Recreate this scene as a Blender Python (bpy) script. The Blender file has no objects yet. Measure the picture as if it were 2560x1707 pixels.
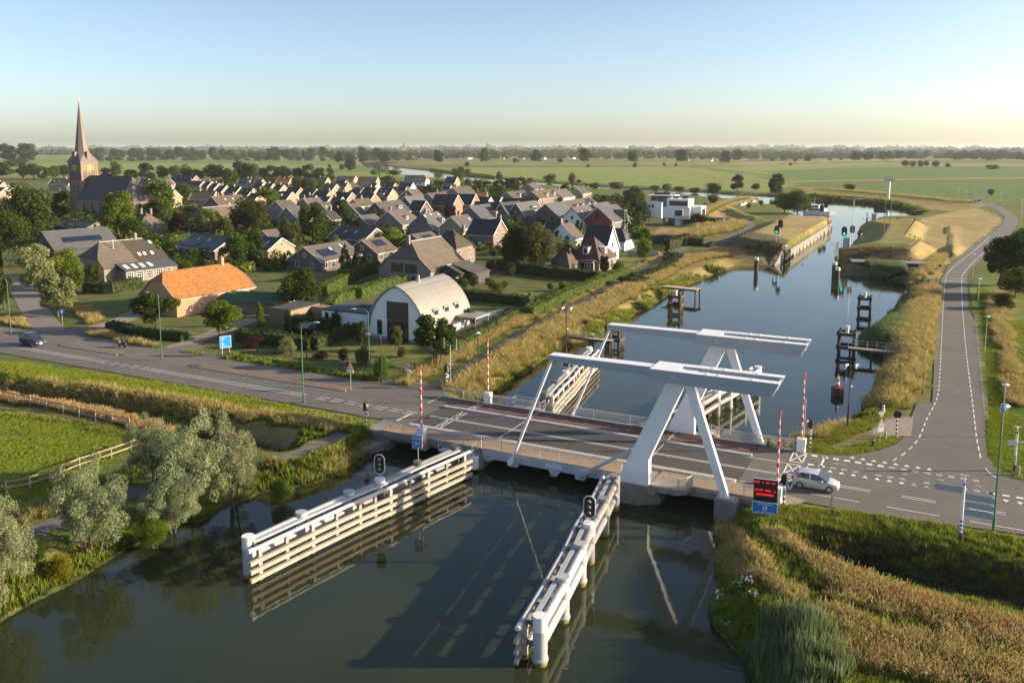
import bpy, bmesh, math, random
import numpy as np
from mathutils import Vector, Matrix
R = math.radians
rnd = random.Random(11)
nrs = np.random.RandomState(5)
scene = bpy.context.scene
COL = scene.collection
# ------------------------------------------------------------------ camera, sky, sun, exposure
FP, PCX, PCY, CAMH = 2124.0, 1280.0, 666.0, 30.0          # surveyed focal length / principal point (2560 px wide frame)
PITCH = math.atan((PCY - 372.0) / FP)
cam_d = bpy.data.cameras.new("camera")
cam = bpy.data.objects.new("camera", cam_d); COL.objects.link(cam)
cam_d.sensor_width = 36.0
cam_d.lens = 36.0 * FP / 2560.0
cam_d.shift_y = (PCY - 853.5) / 2560.0
cam_d.clip_start = 0.5; cam_d.clip_end = 60000.0
cam.location = (0, 0, CAMH); cam.rotation_euler = (math.pi / 2 - PITCH, 0, 0)
scene.camera = cam
SUN_EL, SUN_AZ = 15.5, 90.0                                 # degrees; azimuth measured clockwise from +Y
world = bpy.data.worlds.new("World"); scene.world = world; world.use_nodes = True
wn = world.node_tree; wn.nodes.clear()
sky = wn.nodes.new("ShaderNodeTexSky"); sky.sky_type = 'NISHITA'; sky.sun_disc = False
sky.sun_elevation = R(SUN_EL); sky.sun_rotation = R(SUN_AZ)
sky.altitude = 30; sky.air_density = 0.7; sky.dust_density = 1.25; sky.ozone_density = 0.8
bgn = wn.nodes.new("ShaderNodeBackground"); bgn.inputs['Strength'].default_value = 0.1
wo = wn.nodes.new("ShaderNodeOutputWorld")
wn.links.new(sky.outputs[0], bgn.inputs[0]); wn.links.new(bgn.outputs[0], wo.inputs[0])
sun_d = bpy.data.lights.new("sun", 'SUN'); sun_d.energy = 5.0; sun_d.angle = R(0.53); sun_d.color = (1.0, 0.80, 0.56)
sun = bpy.data.objects.new("sun", sun_d); COL.objects.link(sun)
_sd = Vector((math.sin(R(SUN_AZ)) * math.cos(R(SUN_EL)), math.cos(R(SUN_AZ)) * math.cos(R(SUN_EL)), math.sin(R(SUN_EL))))
sun.rotation_euler = _sd.to_track_quat('Z', 'Y').to_euler(); sun.location = (200, 0, 150)
scene.view_settings.view_transform = 'Standard'; scene.view_settings.look = 'None'
scene.view_settings.gamma = 1.0; scene.view_settings.use_curve_mapping = False
scene.view_settings.exposure = 1.2
scene.cycles.max_bounces = 6; scene.cycles.diffuse_bounces = 2; scene.cycles.glossy_bounces = 3
scene.cycles.transmission_bounces = 2; scene.cycles.transparent_max_bounces = 4; scene.cycles.volume_bounces = 1
# ------------------------------------------------------------------ survey helpers (photo measurements -> metres)
_c, _s = math.cos(PITCH), math.sin(PITCH)
def G(px, py, z=0.0):
 """ground point (at height z) seen at a surveyed position of the photograph"""
 u = (px - PCX) / FP; v = (py - PCY) / FP
 t = (z - CAMH) / (-_s - v * _c)
 return Vector((u * t, (_c - v * _s) * t, z))
def ZV(py, p):
 """height of a point seen at row py, standing straight above ground point p"""
 v = (py - PCY) / FP
 return CAMH + p[1] / (_c - v * _s) * (-_s - v * _c)
TL = {1: (0, 240, 3.564), 2: (560, 340, 3.564), 3: (1120, 340, 3.564), 4: (1600, 380, 3.564), 5: (0, 560, 3.564), 6: (560, 600, 3.564),
      'b1': (860, 880, 3.564), 'b2': (1320, 780, 3.0743), 'b3': (1880, 780, 3.337), 'b4': (1920, 340, 3.564), 'b5': (560, 1080, 3.0743),
      'b6': (1200, 1150, 2.8156), 7: (0, 950, 2.4125), 8: (1720, 1080, 2.501), 'A': (400, 420, 6.4), 'B': (680, 420, 6.4),
      'C': (960, 420, 6.4), 'D': (1280, 420, 6.4), 'E': (0, 420, 5.6), 'L': (1800, 520, 4.2), 'V': (1600, 460, 9.046), 'H': (840, 660, 5.2275), 'S': (0, 0, 1.0)}
def Q(t, x, y):
 o = TL[t]; return o[0] + x / o[2], o[1] + y / o[2]
def GQ(t, x, y, z=0.0): return G(*Q(t, x, y), z)
E1 = Vector((0.89107939, -0.45384746, 0)); E2 = Vector((0.45384746, 0.89107939, 0))   # along / across the road
A1 = math.atan2(E1.y, E1.x); A2 = math.atan2(E2.y, E2.x)
def RS(s, n, z=0.0): return E1 * s + E2 * n + Vector((0, 0, z))
HAZE = .00005
WL = -1.8                                                   # water level
# ------------------------------------------------------------------ mesh builder
class MB:
 def __init__(self): self.v = []; self.f = []; self.m = []; self.cur = 0
 def mat(self, i): self.cur = i; return self
 def face(self, pts):
  b = len(self.v); self.v += [tuple(p) for p in pts]; self.f.append(tuple(range(b, b + len(pts)))); self.m.append(self.cur)
 def raw(self, vs, fs):
  b = len(self.v); self.v += [tuple(p) for p in vs]
  for f in fs: self.f.append(tuple(b + i for i in f)); self.m.append(self.cur)
 def box(self, x0, x1, y0, y1, z0, z1):
  self.raw([(x0, y0, z0), (x1, y0, z0), (x1, y1, z0), (x0, y1, z0), (x0, y0, z1), (x1, y0, z1), (x1, y1, z1), (x0, y1, z1)],
                 [(3, 2, 1, 0), (4, 5, 6, 7), (0, 1, 5, 4), (1, 2, 6, 5), (2, 3, 7, 6), (3, 0, 4, 7)])
 def beam(self, p, q, w, h, up=(0, 0, 1)):
  p = Vector(p); q = Vector(q); d = (q - p).normalized(); up = Vector(up)
  if abs(d.dot(up)) > .99: up = Vector((1, 0, 0))
  sd = d.cross(up).normalized() * (w / 2); u = sd.cross(d).normalized() * (h / 2)
  self.raw([p - sd - u, p + sd - u, p + sd + u, p - sd + u, q - sd - u, q + sd - u, q + sd + u, q - sd + u],
                 [(3, 2, 1, 0), (4, 5, 6, 7), (0, 1, 5, 4), (1, 2, 6, 5), (2, 3, 7, 6), (3, 0, 4, 7)])
 def cyl(self, p, q, r0, r1=None, n=10, cap=True):
  p = Vector(p); q = Vector(q); r1 = r0 if r1 is None else r1
  d = (q - p).normalized(); up = Vector((0, 0, 1)) if abs(d.z) < .9 else Vector((1, 0, 0))
  a = d.cross(up).normalized(); b = d.cross(a).normalized()
  vs = []
  for (c, r) in ((p, r0), (q, r1)):
   for i in range(n):
    t = 2 * math.pi * i / n; vs.append(c + a * (r * math.cos(t)) + b * (r * math.sin(t)))
  fs = [(i, n + i, n + (i + 1) % n, (i + 1) % n) for i in range(n)]
  if cap: fs += [tuple(range(n)), tuple(range(2 * n - 1, n - 1, -1))]
  self.raw(vs, fs)
 def lathe(self, c, prof, n=12):
  """prof: (radius, z) bottom to top round a vertical axis at c"""
  vs = []; k = len(prof)
  for (r, z) in prof:
   for i in range(n):
    t = 2 * math.pi * i / n; vs.append((c[0] + r * math.cos(t), c[1] + r * math.sin(t), c[2] + z))
  fs = []
  for j in range(k - 1):
   for i in range(n):
    fs.append((j * n + i, j * n + (i + 1) % n, (j + 1) * n + (i + 1) % n, (j + 1) * n + i))
  fs += [tuple(range(n - 1, -1, -1)), tuple(range((k - 1) * n, k * n))]
  self.raw(vs, fs)
 def prism(self, poly, z0, z1):
  n = len(poly); ar = sum(poly[i][0] * poly[(i + 1) % n][1] - poly[(i + 1) % n][0] * poly[i][1] for i in range(n))
  if ar < 0: poly = poly[::-1]
  vs = [(x, y, z0) for x, y in poly] + [(x, y, z1) for x, y in poly]
  fs = [tuple(range(n - 1, -1, -1)), tuple(range(n, 2 * n))] + [(i, (i + 1) % n, n + (i + 1) % n, n + i) for i in range(n)]
  self.raw(vs, fs)
 def slab_xz(self, poly, y0, y1):
  """polygon in x-z extruded along y"""
  n = len(poly); ar = sum(poly[i][0] * poly[(i + 1) % n][1] - poly[(i + 1) % n][0] * poly[i][1] for i in range(n))
  if ar < 0: poly = poly[::-1]
  vs = [(x, y0, z) for x, z in poly] + [(x, y1, z) for x, z in poly]
  fs = [tuple(range(n)), tuple(range(2 * n - 1, n - 1, -1))] + [(i, n + i, n + (i + 1) % n, (i + 1) % n) for i in range(n)]
  self.raw(vs, fs)
 def slab3(self, pts, th):
  """planar polygon (ccw seen from outside) given a thickness inwards"""
  pts = [Vector(p) for p in pts]
  nn = Vector((0, 0, 0))
  for i in range(len(pts)):
   a, b = pts[i], pts[(i + 1) % len(pts)]
   nn += Vector(((a.y - b.y) * (a.z + b.z), (a.z - b.z) * (a.x + b.x), (a.x - b.x) * (a.y + b.y)))
  nn.normalize(); n = len(pts)
  vs = pts + [p - nn * th for p in pts]
  fs = [tuple(range(n)), tuple(range(2 * n - 1, n - 1, -1))] + [((i + 1) % n, i, n + i, n + (i + 1) % n) for i in range(n)]
  self.raw(vs, fs)
 def ball(self, c, r, n=10, m=6, sz=1.0):
  self.lathe((c[0], c[1], c[2]), [(max(.001, r * math.sin(math.pi * j / m)), -r * sz * math.cos(math.pi * j / m)) for j in range(m + 1)], n)
 def text(self, s, size, M):
  vs, fs = text_geo(s, size); self.raw([M @ Vector(v) for v in vs], fs)
 def mesh(self, name, mats, smooth=False):
  me = bpy.data.meshes.new(name); me.from_pydata(self.v, [], self.f)
  for m in (mats if isinstance(mats, (list, tuple)) else [mats]): me.materials.append(m)
  me.polygons.foreach_set('material_index', self.m)
  if smooth: smooth_mesh(me)
  me.update(); return me
 def build(self, name, mats, parent=None, smooth=False, loc=None, rz=0):
  return link(name, self.mesh(name, mats, smooth), parent, loc, rz)
def smooth_mesh(me, ang=40):
 me.polygons.foreach_set('use_smooth', [True] * len(me.polygons))
 bm = bmesh.new(); bm.from_mesh(me); bmesh.ops.remove_doubles(bm, verts=bm.verts, dist=1e-4)
 for e in bm.edges:
  if len(e.link_faces) == 2 and e.calc_face_angle(0) > R(ang): e.smooth = False
 bm.to_mesh(me); bm.free()
def link(name, me, parent=None, loc=None, rz=0):
 o = bpy.data.objects.new(name, me); COL.objects.link(o)
 if parent is not None: o.parent = parent
 if loc is not None: o.location = loc
 if rz: o.rotation_euler = (0, 0, rz)
 return o
_txt = {}
def text_geo(s, size):
 k = (s, size)
 if k not in _txt:
  cu = bpy.data.curves.new("lettering", 'FONT'); cu.body = s; cu.size = size; cu.align_x = 'CENTER'; cu.align_y = 'CENTER'; cu.resolution_u = 2
  o = bpy.data.objects.new("lettering", cu); COL.objects.link(o)
  bpy.context.view_layer.update()
  me = o.to_mesh(); _txt[k] = ([tuple(v.co) for v in me.vertices], [tuple(p.vertices) for p in me.polygons])
  o.to_mesh_clear(); bpy.data.objects.remove(o); bpy.data.curves.remove(cu)
 return _txt[k]
def tag(o, label=None, cat=None, group=None, kind=None):
 if label: o['label'] = label
 if cat: o['category'] = cat
 if group: o['group'] = group
 if kind: o['kind'] = kind
 return o
def thing(name, label, cat, loc=(0, 0, 0), rz=0, group=None):
 o = bpy.data.objects.new(name, None); COL.objects.link(o); o.empty_display_size = .3
 o.location = loc; o.rotation_euler = (0, 0, rz)
 return tag(o, label, cat, group)
def kids(o): return [c for c in bpy.data.objects if c.parent == o]
_kc = {}
def copy_tree(o, parent=None):
 c = o.copy(); COL.objects.link(c)
 if parent is not None: c.parent = parent
 if o.name not in _kc: _kc[o.name] = list(o.children)
 for ch in _kc[o.name]: copy_tree(ch, c)
 return c
# ------------------------------------------------------------------ materials
def _nt(name):
 m = bpy.data.materials.new(name); m.use_nodes = True; nt = m.node_tree; nt.nodes.clear()
 out = nt.nodes.new("ShaderNodeOutputMaterial"); b = nt.nodes.new("ShaderNodeBsdfPrincipled")
 nt.links.new(b.outputs[0], out.inputs[0]); return m, nt, b
def N(nt, t, **kw):
 n = nt.nodes.new("ShaderNode" + t)
 for k, v in kw.items():
  if k in n.inputs.keys(): n.inputs[k].default_value = v
  else: setattr(n, k, v)
 return n
def mixc(nt, fac, a, b, blend='MIX'):
 n = nt.nodes.new("ShaderNodeMix"); n.data_type = 'RGBA'; n.blend_type = blend
 for i, x in ((0, fac), (6, a), (7, b)):
  if hasattr(x, 'links'): nt.links.new(x, n.inputs[i])
  elif isinstance(x, (int, float)): n.inputs[i].default_value = x
  else: n.inputs[i].default_value = (*x, 1) if len(x) == 3 else x
 return n.outputs[2]
def ramp(nt, x, a, b, ca=0.0, cb=1.0):
 n = nt.nodes.new("ShaderNodeMapRange"); n.clamp = True
 nt.links.new(x, n.inputs[0])
 for i, v in ((1, a), (2, b), (3, ca), (4, cb)): n.inputs[i].default_value = v
 return n.outputs[0]
def mul(c, k): return tuple(min(1, x * k) for x in c)
def mat(name, col, rough=.75, metal=0., var=.18, sc=3., bump=0., bsc=30., spec=.5, obj=True, col2=None, big=0.0, rndo=0.0):
 """plain surface: two scales of colour wear, fine relief"""
 m, nt, b = _nt(name)
 tc = N(nt, "TexCoord"); vec = tc.outputs['Object']
 if not obj: vec = N(nt, "NewGeometry").outputs['Position']
 n1 = N(nt, "TexNoise", Scale=sc, Detail=5.0, Roughness=.65); nt.links.new(vec, n1.inputs['Vector'])
 f = ramp(nt, n1.outputs[0], .3, .7)
 c = mixc(nt, f, mul(col, 1 - var), col2 if col2 else mul(col, 1 + var))
 if big:
  n2 = N(nt, "TexNoise", Scale=sc * .17, Detail=3.0); nt.links.new(vec, n2.inputs['Vector'])
  c = mixc(nt, ramp(nt, n2.outputs[0], .35, .7, 0, big), c, mul(col, .55))
 if rndo:
  oi = N(nt, "ObjectInfo"); hs = N(nt, "HueSaturation"); nt.links.new(c, hs.inputs['Color'])
  nt.links.new(ramp(nt, oi.outputs['Random'], 0, 1, 1 - rndo, 1 + rndo), hs.inputs['Value']); c = hs.outputs[0]
 nt.links.new(c, b.inputs['Base Color'])
 b.inputs['Roughness'].default_value = rough; b.inputs['Metallic'].default_value = metal
 b.inputs['Specular IOR Level'].default_value = spec
 if bump:
  n3 = N(nt, "TexNoise", Scale=bsc, Detail=4.0); nt.links.new(vec, n3.inputs['Vector'])
  bp = N(nt, "Bump", Strength=bump, Distance=.05); nt.links.new(n3.outputs[0], bp.inputs['Height']); nt.links.new(bp.outputs[0], b.inputs['Normal'])
 return m
def mat_roof(name, col, row=.2, var=.2, rough=.65, moss=0.0):
 m, nt, b = _nt(name)
 tc = N(nt, "TexCoord"); sp = N(nt, "SeparateXYZ"); nt.links.new(tc.outputs['Object'], sp.inputs[0])
 cb = N(nt, "CombineXYZ"); nt.links.new(sp.outputs[0], cb.inputs[0]); nt.links.new(sp.outputs[2], cb.inputs[1])
 br = N(nt, "TexBrick"); br.inputs['Scale'].default_value = 1.0; br.inputs['Brick Width'].default_value = .3; br.inputs['Row Height'].default_value = row
 br.inputs['Mortar Size'].default_value = .025; br.inputs['Mortar Smooth'].default_value = 1.; br.inputs['Bias'].default_value = 0
 br.inputs['Color1'].default_value = (*mul(col, 1 - var), 1); br.inputs['Color2'].default_value = (*mul(col, 1 + var), 1); br.inputs['Mortar'].default_value = (*mul(col, .45), 1)
 nt.links.new(cb.outputs[0], br.inputs['Vector'])
 n1 = N(nt, "TexNoise", Scale=.8, Detail=5.0); nt.links.new(tc.outputs['Object'], n1.inputs['Vector'])
 c = mixc(nt, ramp(nt, n1.outputs[0], .35, .75, 0, .45), br.outputs[0], mul(col, .6))
 if moss:
  n2 = N(nt, "TexNoise", Scale=1.7, Detail=6.0); nt.links.new(tc.outputs['Object'], n2.inputs['Vector'])
  c = mixc(nt, ramp(nt, n2.outputs[0], .5, .7, 0, moss), c, (.22, .15, .05))
 oi = N(nt, "ObjectInfo"); hs = N(nt, "HueSaturation"); nt.links.new(c, hs.inputs['Color'])
 nt.links.new(ramp(nt, oi.outputs['Random'], 0, 1, .8, 1.2), hs.inputs['Value'])
 nt.links.new(hs.outputs[0], b.inputs['Base Color']); b.inputs['Roughness'].default_value = rough
 bp = N(nt, "Bump", Strength=.5, Distance=.06); nt.links.new(br.outputs['Fac'], bp.inputs['Height']); bp.invert = True; nt.links.new(bp.outputs[0], b.inputs['Normal'])
 return m
def mat_brick(name, col, var=.22, mort=(.32, .29, .25)):
 m, nt, b = _nt(name)
 tc = N(nt, "TexCoord"); sp = N(nt, "SeparateXYZ"); nt.links.new(tc.outputs['Object'], sp.inputs[0])
 ad = N(nt, "Math"); nt.links.new(sp.outputs[0], ad.inputs[0]); nt.links.new(sp.outputs[1], ad.inputs[1])
 cb = N(nt, "CombineXYZ"); nt.links.new(ad.outputs[0], cb.inputs[0]); nt.links.new(sp.outputs[2], cb.inputs[1])
 br = N(nt, "TexBrick"); br.inputs['Scale'].default_value = 1.0; br.inputs['Brick Width'].default_value = .21; br.inputs['Row Height'].default_value = .065
 br.inputs['Mortar Size'].default_value = .008; br.inputs['Color1'].default_value = (*mul(col, 1 - var), 1); br.inputs['Color2'].default_value = (*mul(col, 1 + var), 1)
 br.inputs['Mortar'].default_value = (*mort, 1); nt.links.new(cb.outputs[0], br.inputs['Vector'])
 n1 = N(nt, "TexNoise", Scale=1.3, Detail=5.0, Roughness=.7); nt.links.new(tc.outputs['Object'], n1.inputs['Vector'])
 c = mixc(nt, ramp(nt, n1.outputs[0], .35, .75, 0, .4), br.outputs[0], mul(col, .6))
 nt.links.new(c, b.inputs['Base Color']); b.inputs['Roughness'].default_value = .85
 return m
def mat_leaf(name, c1, c2, c3, tr=.35, val=.25, gloss=.0):
 """foliage: light and dark leaf colours in clumps, some light passing through"""
 m = bpy.data.materials.new(name); m.use_nodes = True; nt = m.node_tree; nt.nodes.clear()
 out = N(nt, "OutputMaterial"); geo = N(nt, "NewGeometry"); oi = N(nt, "ObjectInfo"); tc = N(nt, "TexCoord")
 n1 = N(nt, "TexNoise", Scale=.55, Detail=3.0); nt.links.new(tc.outputs['Object'], n1.inputs['Vector'])
 n2 = N(nt, "TexWhiteNoise"); nt.links.new(geo.outputs['Random Per Island'], n2.inputs[0]); n2.noise_dimensions = '1D'
 nt.links.new(geo.outputs['Random Per Island'], n2.inputs['W'])
 c = mixc(nt, ramp(nt, n1.outputs[0], .35, .65), c1, c2)
 c = mixc(nt, ramp(nt, n2.outputs[0], .55, 1.0, 0, .8), c, c3)
 hs = N(nt, "HueSaturation"); nt.links.new(c, hs.inputs['Color'])
 nt.links.new(ramp(nt, oi.outputs['Random'], 0, 1, 1 - val, 1 + val), hs.inputs['Value'])
 hm = N(nt, "Math", operation='MULTIPLY_ADD'); nt.links.new(oi.outputs['Random'], hm.inputs[0]); hm.inputs[1].default_value = 7.13; hm.inputs[2].default_value = 0
 fr = N(nt, "Math", operation='FRACT'); nt.links.new(hm.outputs[0], fr.inputs[0])
 nt.links.new(ramp(nt, fr.outputs[0], 0, 1, .478, .518), hs.inputs['Hue'])
 d = N(nt, "BsdfDiffuse"); t = N(nt, "BsdfTranslucent"); mx = N(nt, "MixShader"); mx.inputs[0].default_value = tr
 nt.links.new(hs.outputs[0], d.inputs[0]); nt.links.new(hs.outputs[0], t.inputs[0])
 nt.links.new(d.outputs[0], mx.inputs[1]); nt.links.new(t.outputs[0], mx.inputs[2])
 res = mx.outputs[0]
 if gloss:
  g = N(nt, "BsdfGlossy"); g.inputs['Roughness'].default_value = .45; g.inputs[0].default_value = (1, 1, 1, 1)
  m2 = N(nt, "MixShader"); m2.inputs[0].default_value = gloss; nt.links.new(res, m2.inputs[1]); nt.links.new(g.outputs[0], m2.inputs[2]); res = m2.outputs[0]
 nt.links.new(res, out.inputs[0]); return m
def mat_emit(name, col, st):
 m, nt, b = _nt(name); b.inputs['Base Color'].default_value = (*mul(col, .3), 1); b.inputs['Emission Color'].default_value = (*col, 1); b.inputs['Emission Strength'].default_value = st; return m
M = {}
M['asphalt'] = mat('asphalt', (.125, .118, .108), .9, var=.14, sc=.9, bump=.15, bsc=14, obj=False, big=.35)
M['deck_asphalt'] = mat('deck_asphalt', (.062, .058, .054), .9, var=.15, sc=.8, bump=.1, bsc=14, obj=False, big=.3)
M['path_asphalt'] = mat('path_asphalt', (.14, .13, .118), .92, var=.16, sc=1.2, bump=.12, bsc=14, obj=False, big=.35)
M['red_asphalt'] = mat('red_asphalt', (.125, .07, .055), .9, var=.12, sc=1., bump=.1, bsc=14, obj=False, big=.3)
M['paver'] = mat('paver', (.19, .165, .15), .9, var=.2, sc=1.5, bump=.2, bsc=10, obj=False)
M['pale_paving'] = mat('pale_paving', (.36, .34, .31), .9, var=.15, sc=1., obj=False)
M['gravel'] = mat('gravel', (.25, .215, .17), .95, var=.3, sc=2.2, bump=.4, bsc=9, obj=False)
M['verge_dead'] = mat('verge_dead', (.16, .105, .055), .95, var=.45, sc=3.5, bump=.9, bsc=6, obj=False, col2=(.30, .2, .11))
M['road_paint'] = mat('road_paint', (.66, .66, .63), .7, var=.2, sc=6, obj=False)
M['worn_paint'] = mat('worn_paint', (.3, .3, .285), .8, var=.35, sc=5, obj=False, col2=(.52, .52, .5))
M['concrete'] = mat('concrete', (.24, .225, .205), .85, var=.25, sc=1.3, bump=.1, bsc=9, big=.4)
M['kerb'] = mat('kerb', (.4, .385, .36), .8, var=.15, sc=2.)
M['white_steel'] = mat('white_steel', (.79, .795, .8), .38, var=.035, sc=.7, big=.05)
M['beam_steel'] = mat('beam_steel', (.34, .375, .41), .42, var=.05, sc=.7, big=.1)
M['leaf_steel'] = mat('leaf_steel', (.42, .46, .5), .5, var=.1, sc=.8)
M['rail_slat'] = mat('rail_slat', (.56, .54, .5), .5, var=.1, sc=2.)
M['pile_grey'] = mat('pile_grey', (.4, .42, .44), .45, var=.12, sc=1., big=.25)
M['pile_dark'] = mat('pile_dark', (.1, .105, .11), .5, var=.2, sc=1.)
M['pile_mid'] = mat('pile_mid', (.235, .235, .235), .55, var=.18, sc=1.2, big=.3)
M['pile_white'] = mat('pile_white', (.74, .74, .72), .5, var=.08, sc=2.)
M['algae'] = mat('algae', (.2, .17, .03), .8, var=.4, sc=5)
M['timber'] = mat('timber', (.4, .335, .27), .85, var=.2, sc=2.5, bump=.3, bsc=25, big=.35, rndo=.12)
M['timber_dark'] = mat('timber_dark', (.06, .045, .035), .8, var=.35, sc=2.)
M['fence_wood'] = mat('fence_wood', (.27, .22, .17), .9, var=.25, sc=4, rndo=.15)
M['galv'] = mat('galv', (.45, .46, .46), .45, metal=.4, var=.1, sc=3)
M['dark_metal'] = mat('dark_metal', (.03, .03, .032), .5, var=.2, sc=3)
M['green_post'] = mat('green_post', (.05, .15, .09), .45, var=.12, sc=2)
M['sign_blue'] = mat('sign_blue', (.01, .16, .55), .4, var=.03)
M['sign_white'] = mat('sign_white', (.75, .76, .77), .45, var=.03)
M['sign_back'] = mat('sign_back', (.33, .37, .41), .5, var=.06)
M['sign_red'] = mat('sign_red', (.6, .03, .025), .4, var=.05)
M['orange_red'] = mat('orange_red', (.68, .1, .03), .45, var=.05)
M['black'] = mat('black', (.012, .012, .013), .5, var=.2)
M['blue'] = mat('blue', (.02, .14, .42), .5, var=.05)
M['yellow'] = mat('yellow', (.75, .5, .04), .5, var=.08)
M['led_red'] = mat_emit('led_red', (1, .015, .01), 1.0)
M['lamp_green'] = mat_emit('lamp_green', (.0, 1, .42), 3.5)
M['lamp_red'] = mat_emit('lamp_red', (1, .04, .02), .06)
M['lens_dark'] = mat('lens_dark', (.2, .17, .14), .25, var=.1)
M['glass'] = mat('glass', (.022, .028, .035), .06, var=.5, sc=.6, spec=.8)
M['frame_white'] = mat('frame_white', (.72, .71, .68), .5, var=.06)
M['frame_dark'] = mat('frame_dark', (.03, .032, .035), .5, var=.1)
M['white_render'] = mat('white_render', (.76, .76, .75), .7, var=.05, sc=.5, big=.06)
M['zinc'] = mat('zinc', (.27, .262, .245), .5, metal=.1, var=.07, sc=.6)
M['solar'] = mat('solar', (.012, .02, .045), .25, var=.15)
M['tar_roof'] = mat('tar_roof', (.06, .065, .075), .8, var=.2, sc=.7)
M['slate_wall'] = mat('slate_wall', (.12, .125, .13), .7, var=.12)
M['wood_clad'] = mat('wood_clad', (.27, .19, .12), .8, var=.25, sc=3)
M['dark_clad'] = mat('dark_clad', (.045, .045, .047), .75, var=.2, sc=2)
M['thatch'] = mat('thatch', (.12, .1, .08), .95, var=.3, sc=1.6, bump=.7, bsc=7, big=.5)
M['thatch_dark'] = mat('thatch_dark', (.055, .046, .037), .95, var=.3, sc=1.6, bump=.7, bsc=7, big=.4)
M['roof_dark'] = mat_roof('roof_dark', (.032, .034, .038))
M['roof_grey'] = mat_roof('roof_grey', (.09, .083, .075), moss=.15)
M['roof_slate'] = mat_roof('roof_slate', (.085, .087, .095), row=.3)
M['roof_brown'] = mat_roof('roof_brown', (.095, .07, .052), moss=.25)
M['roof_orange'] = mat_roof('roof_orange', (.30, .12, .025), row=.22, var=.3, moss=.7)
M['roof_red'] = mat_roof('roof_red', (.075, .034, .026), row=.24)
M['roof_church'] = mat_roof('roof_church', (.05, .053, .062), row=.3)
M['spire_slate'] = mat('spire_slate', (.13, .11, .1), .6, var=.2, sc=1.2, big=.3)
M['brick_tan'] = mat_brick('brick_tan', (.36, .24, .135))
M['brick_red'] = mat_brick('brick_red', (.34, .145, .075))
M['brick_orange'] = mat_brick('brick_orange', (.46, .22, .095))
M['brick_brown'] = mat_brick('brick_brown', (.16, .105, .08))
M['brick_dark'] = mat_brick('brick_dark', (.05, .033, .032))
M['brick_taupe'] = mat_brick('brick_taupe', (.2, .165, .145))
M['brick_church'] = mat_brick('brick_church', (.2, .125, .068))
M['bark'] = mat('bark', (.1, .08, .06), .95, var=.35, sc=4, bump=.6, bsc=12)
M['rubber'] = mat('rubber', (.018, .018, .018), .8, var=.2)
M['chrome'] = mat('chrome', (.55, .56, .57), .3, metal=.8, var=.1)
M['plate_yellow'] = mat('plate_yellow', (.75, .52, .03), .5, var=.05)
M['tail_red'] = mat('tail_red', (.35, .01, .01), .25, var=.1)
M['headlamp'] = mat('headlamp', (.7, .72, .74), .1, var=.05, spec=.8)
def carpaint(n, c, metal=.3):
 m = mat(n, c, .25, metal, var=.03, sc=2); m.node_tree.nodes['Principled BSDF'].inputs['Coat Weight'].default_value = .6; return m
M['car_silver'] = carpaint('car_silver', (.58, .58, .57), .35); M['car_blue'] = carpaint('car_blue', (.035, .065, .12)); M['car_black'] = carpaint('car_black', (.012, .012, .014), .1); M['car_white'] = carpaint('car_white', (.7, .7, .69), .05)
# ------------------------------------------------------------------ terrain: outlines of water, banks, raised ground
def poly(t, pts, z=0.0): return np.array([tuple(GQ(t, x, y, z))[:2] for x, y in pts])
def polyS(pts, z=0.0): return poly('S', pts, z)
canal = polyS([(-900, 2600), (-600, 1780), (-180, 1625), (0, 1568), (83, 1518), (191, 1460), (257, 1422), (340, 1377), (414, 1344), (460, 1315), (510, 1306), (580, 1265), (640, 1253), (670, 1239), (788, 1212),
               (888, 1178), (944, 1142), (990, 1117), (1130, 1040), (1200, 1008), (1247, 989), (1275, 978), (1298, 950), (1337, 932), (1349, 912), (1408, 881), (1450, 858), (1522, 838), (1580, 808), (1600, 783), (1642, 765),
               (1684, 738), (1720, 716), (1757, 702), (1796, 685), (1841, 667), (1928, 667), (1950, 658), (1973, 645), (2077, 575), (2070, 556), (2040, 548), (2000, 548), (1990, 530), (2018, 500), (2100, 503), (2200, 512),
               (2257, 523), (2285, 535), (2283, 546), (2193, 549), (2165, 556), (2155, 575), (2130, 606), (2093, 640), (2088, 680), (2100, 690), (2180, 697), (2257, 704), (2259, 735), (2254, 772), (2213, 807),
               (2160, 838), (2139, 850), (2160, 872), (2204, 888), (2204, 921), (2180, 954), (2171, 975), (2153, 1017), (2140, 1045), (2060, 1068), (1979, 1098), (1925, 1112), (1850, 1180), (1793, 1278), (1758, 1399), (1752, 1505), (1754, 1551), (1800, 1605), (1839, 1647),
               (1854, 1704), (1880, 1790), (1930, 1900), (2100, 2600)], WL)
river = polyS([(900, 407), (925, 424), (998, 437), (1080, 446), (1200, 455), (1316, 463), (1400, 468), (1541, 477), (1692, 488), (1800, 499), (1880, 506), (1960, 520), (2000, 540), (2040, 520), (2018, 497), (1908, 489),
               (1800, 484), (1760, 480), (1614, 474), (1471, 464), (1316, 453), (1238, 446), (1162, 439), (1085, 428), (1020, 422), (975, 416), (958, 408), (930, 405)], WL)
arm1 = polyS([(1000, 410.5), (1300, 411.5), (1500, 412.5), (1760, 414), (1960, 412), (2060, 408.5), (2240, 405), (2330, 402.5), (2330, 399.5), (2200, 402), (2030, 405), (1900, 409), (1760, 411), (1400, 410), (1000, 409)], WL)
arm2 = polyS([(880, 404.5), (960, 405), (1040, 409), (1000, 411), (890, 407)], WL)
arm3 = polyS([(1830, 405), (1900, 402), (2100, 397), (2350, 394.5), (2350, 392.5), (2090, 394), (1880, 399)], WL)
ditchL = polyS([(-160, 960), (0, 988), (150, 1013), (345, 1046), (560, 1098), (720, 1132), (705, 1150), (540, 1114), (330, 1062), (140, 1028), (0, 1000), (-160, 975)], WL)
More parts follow.
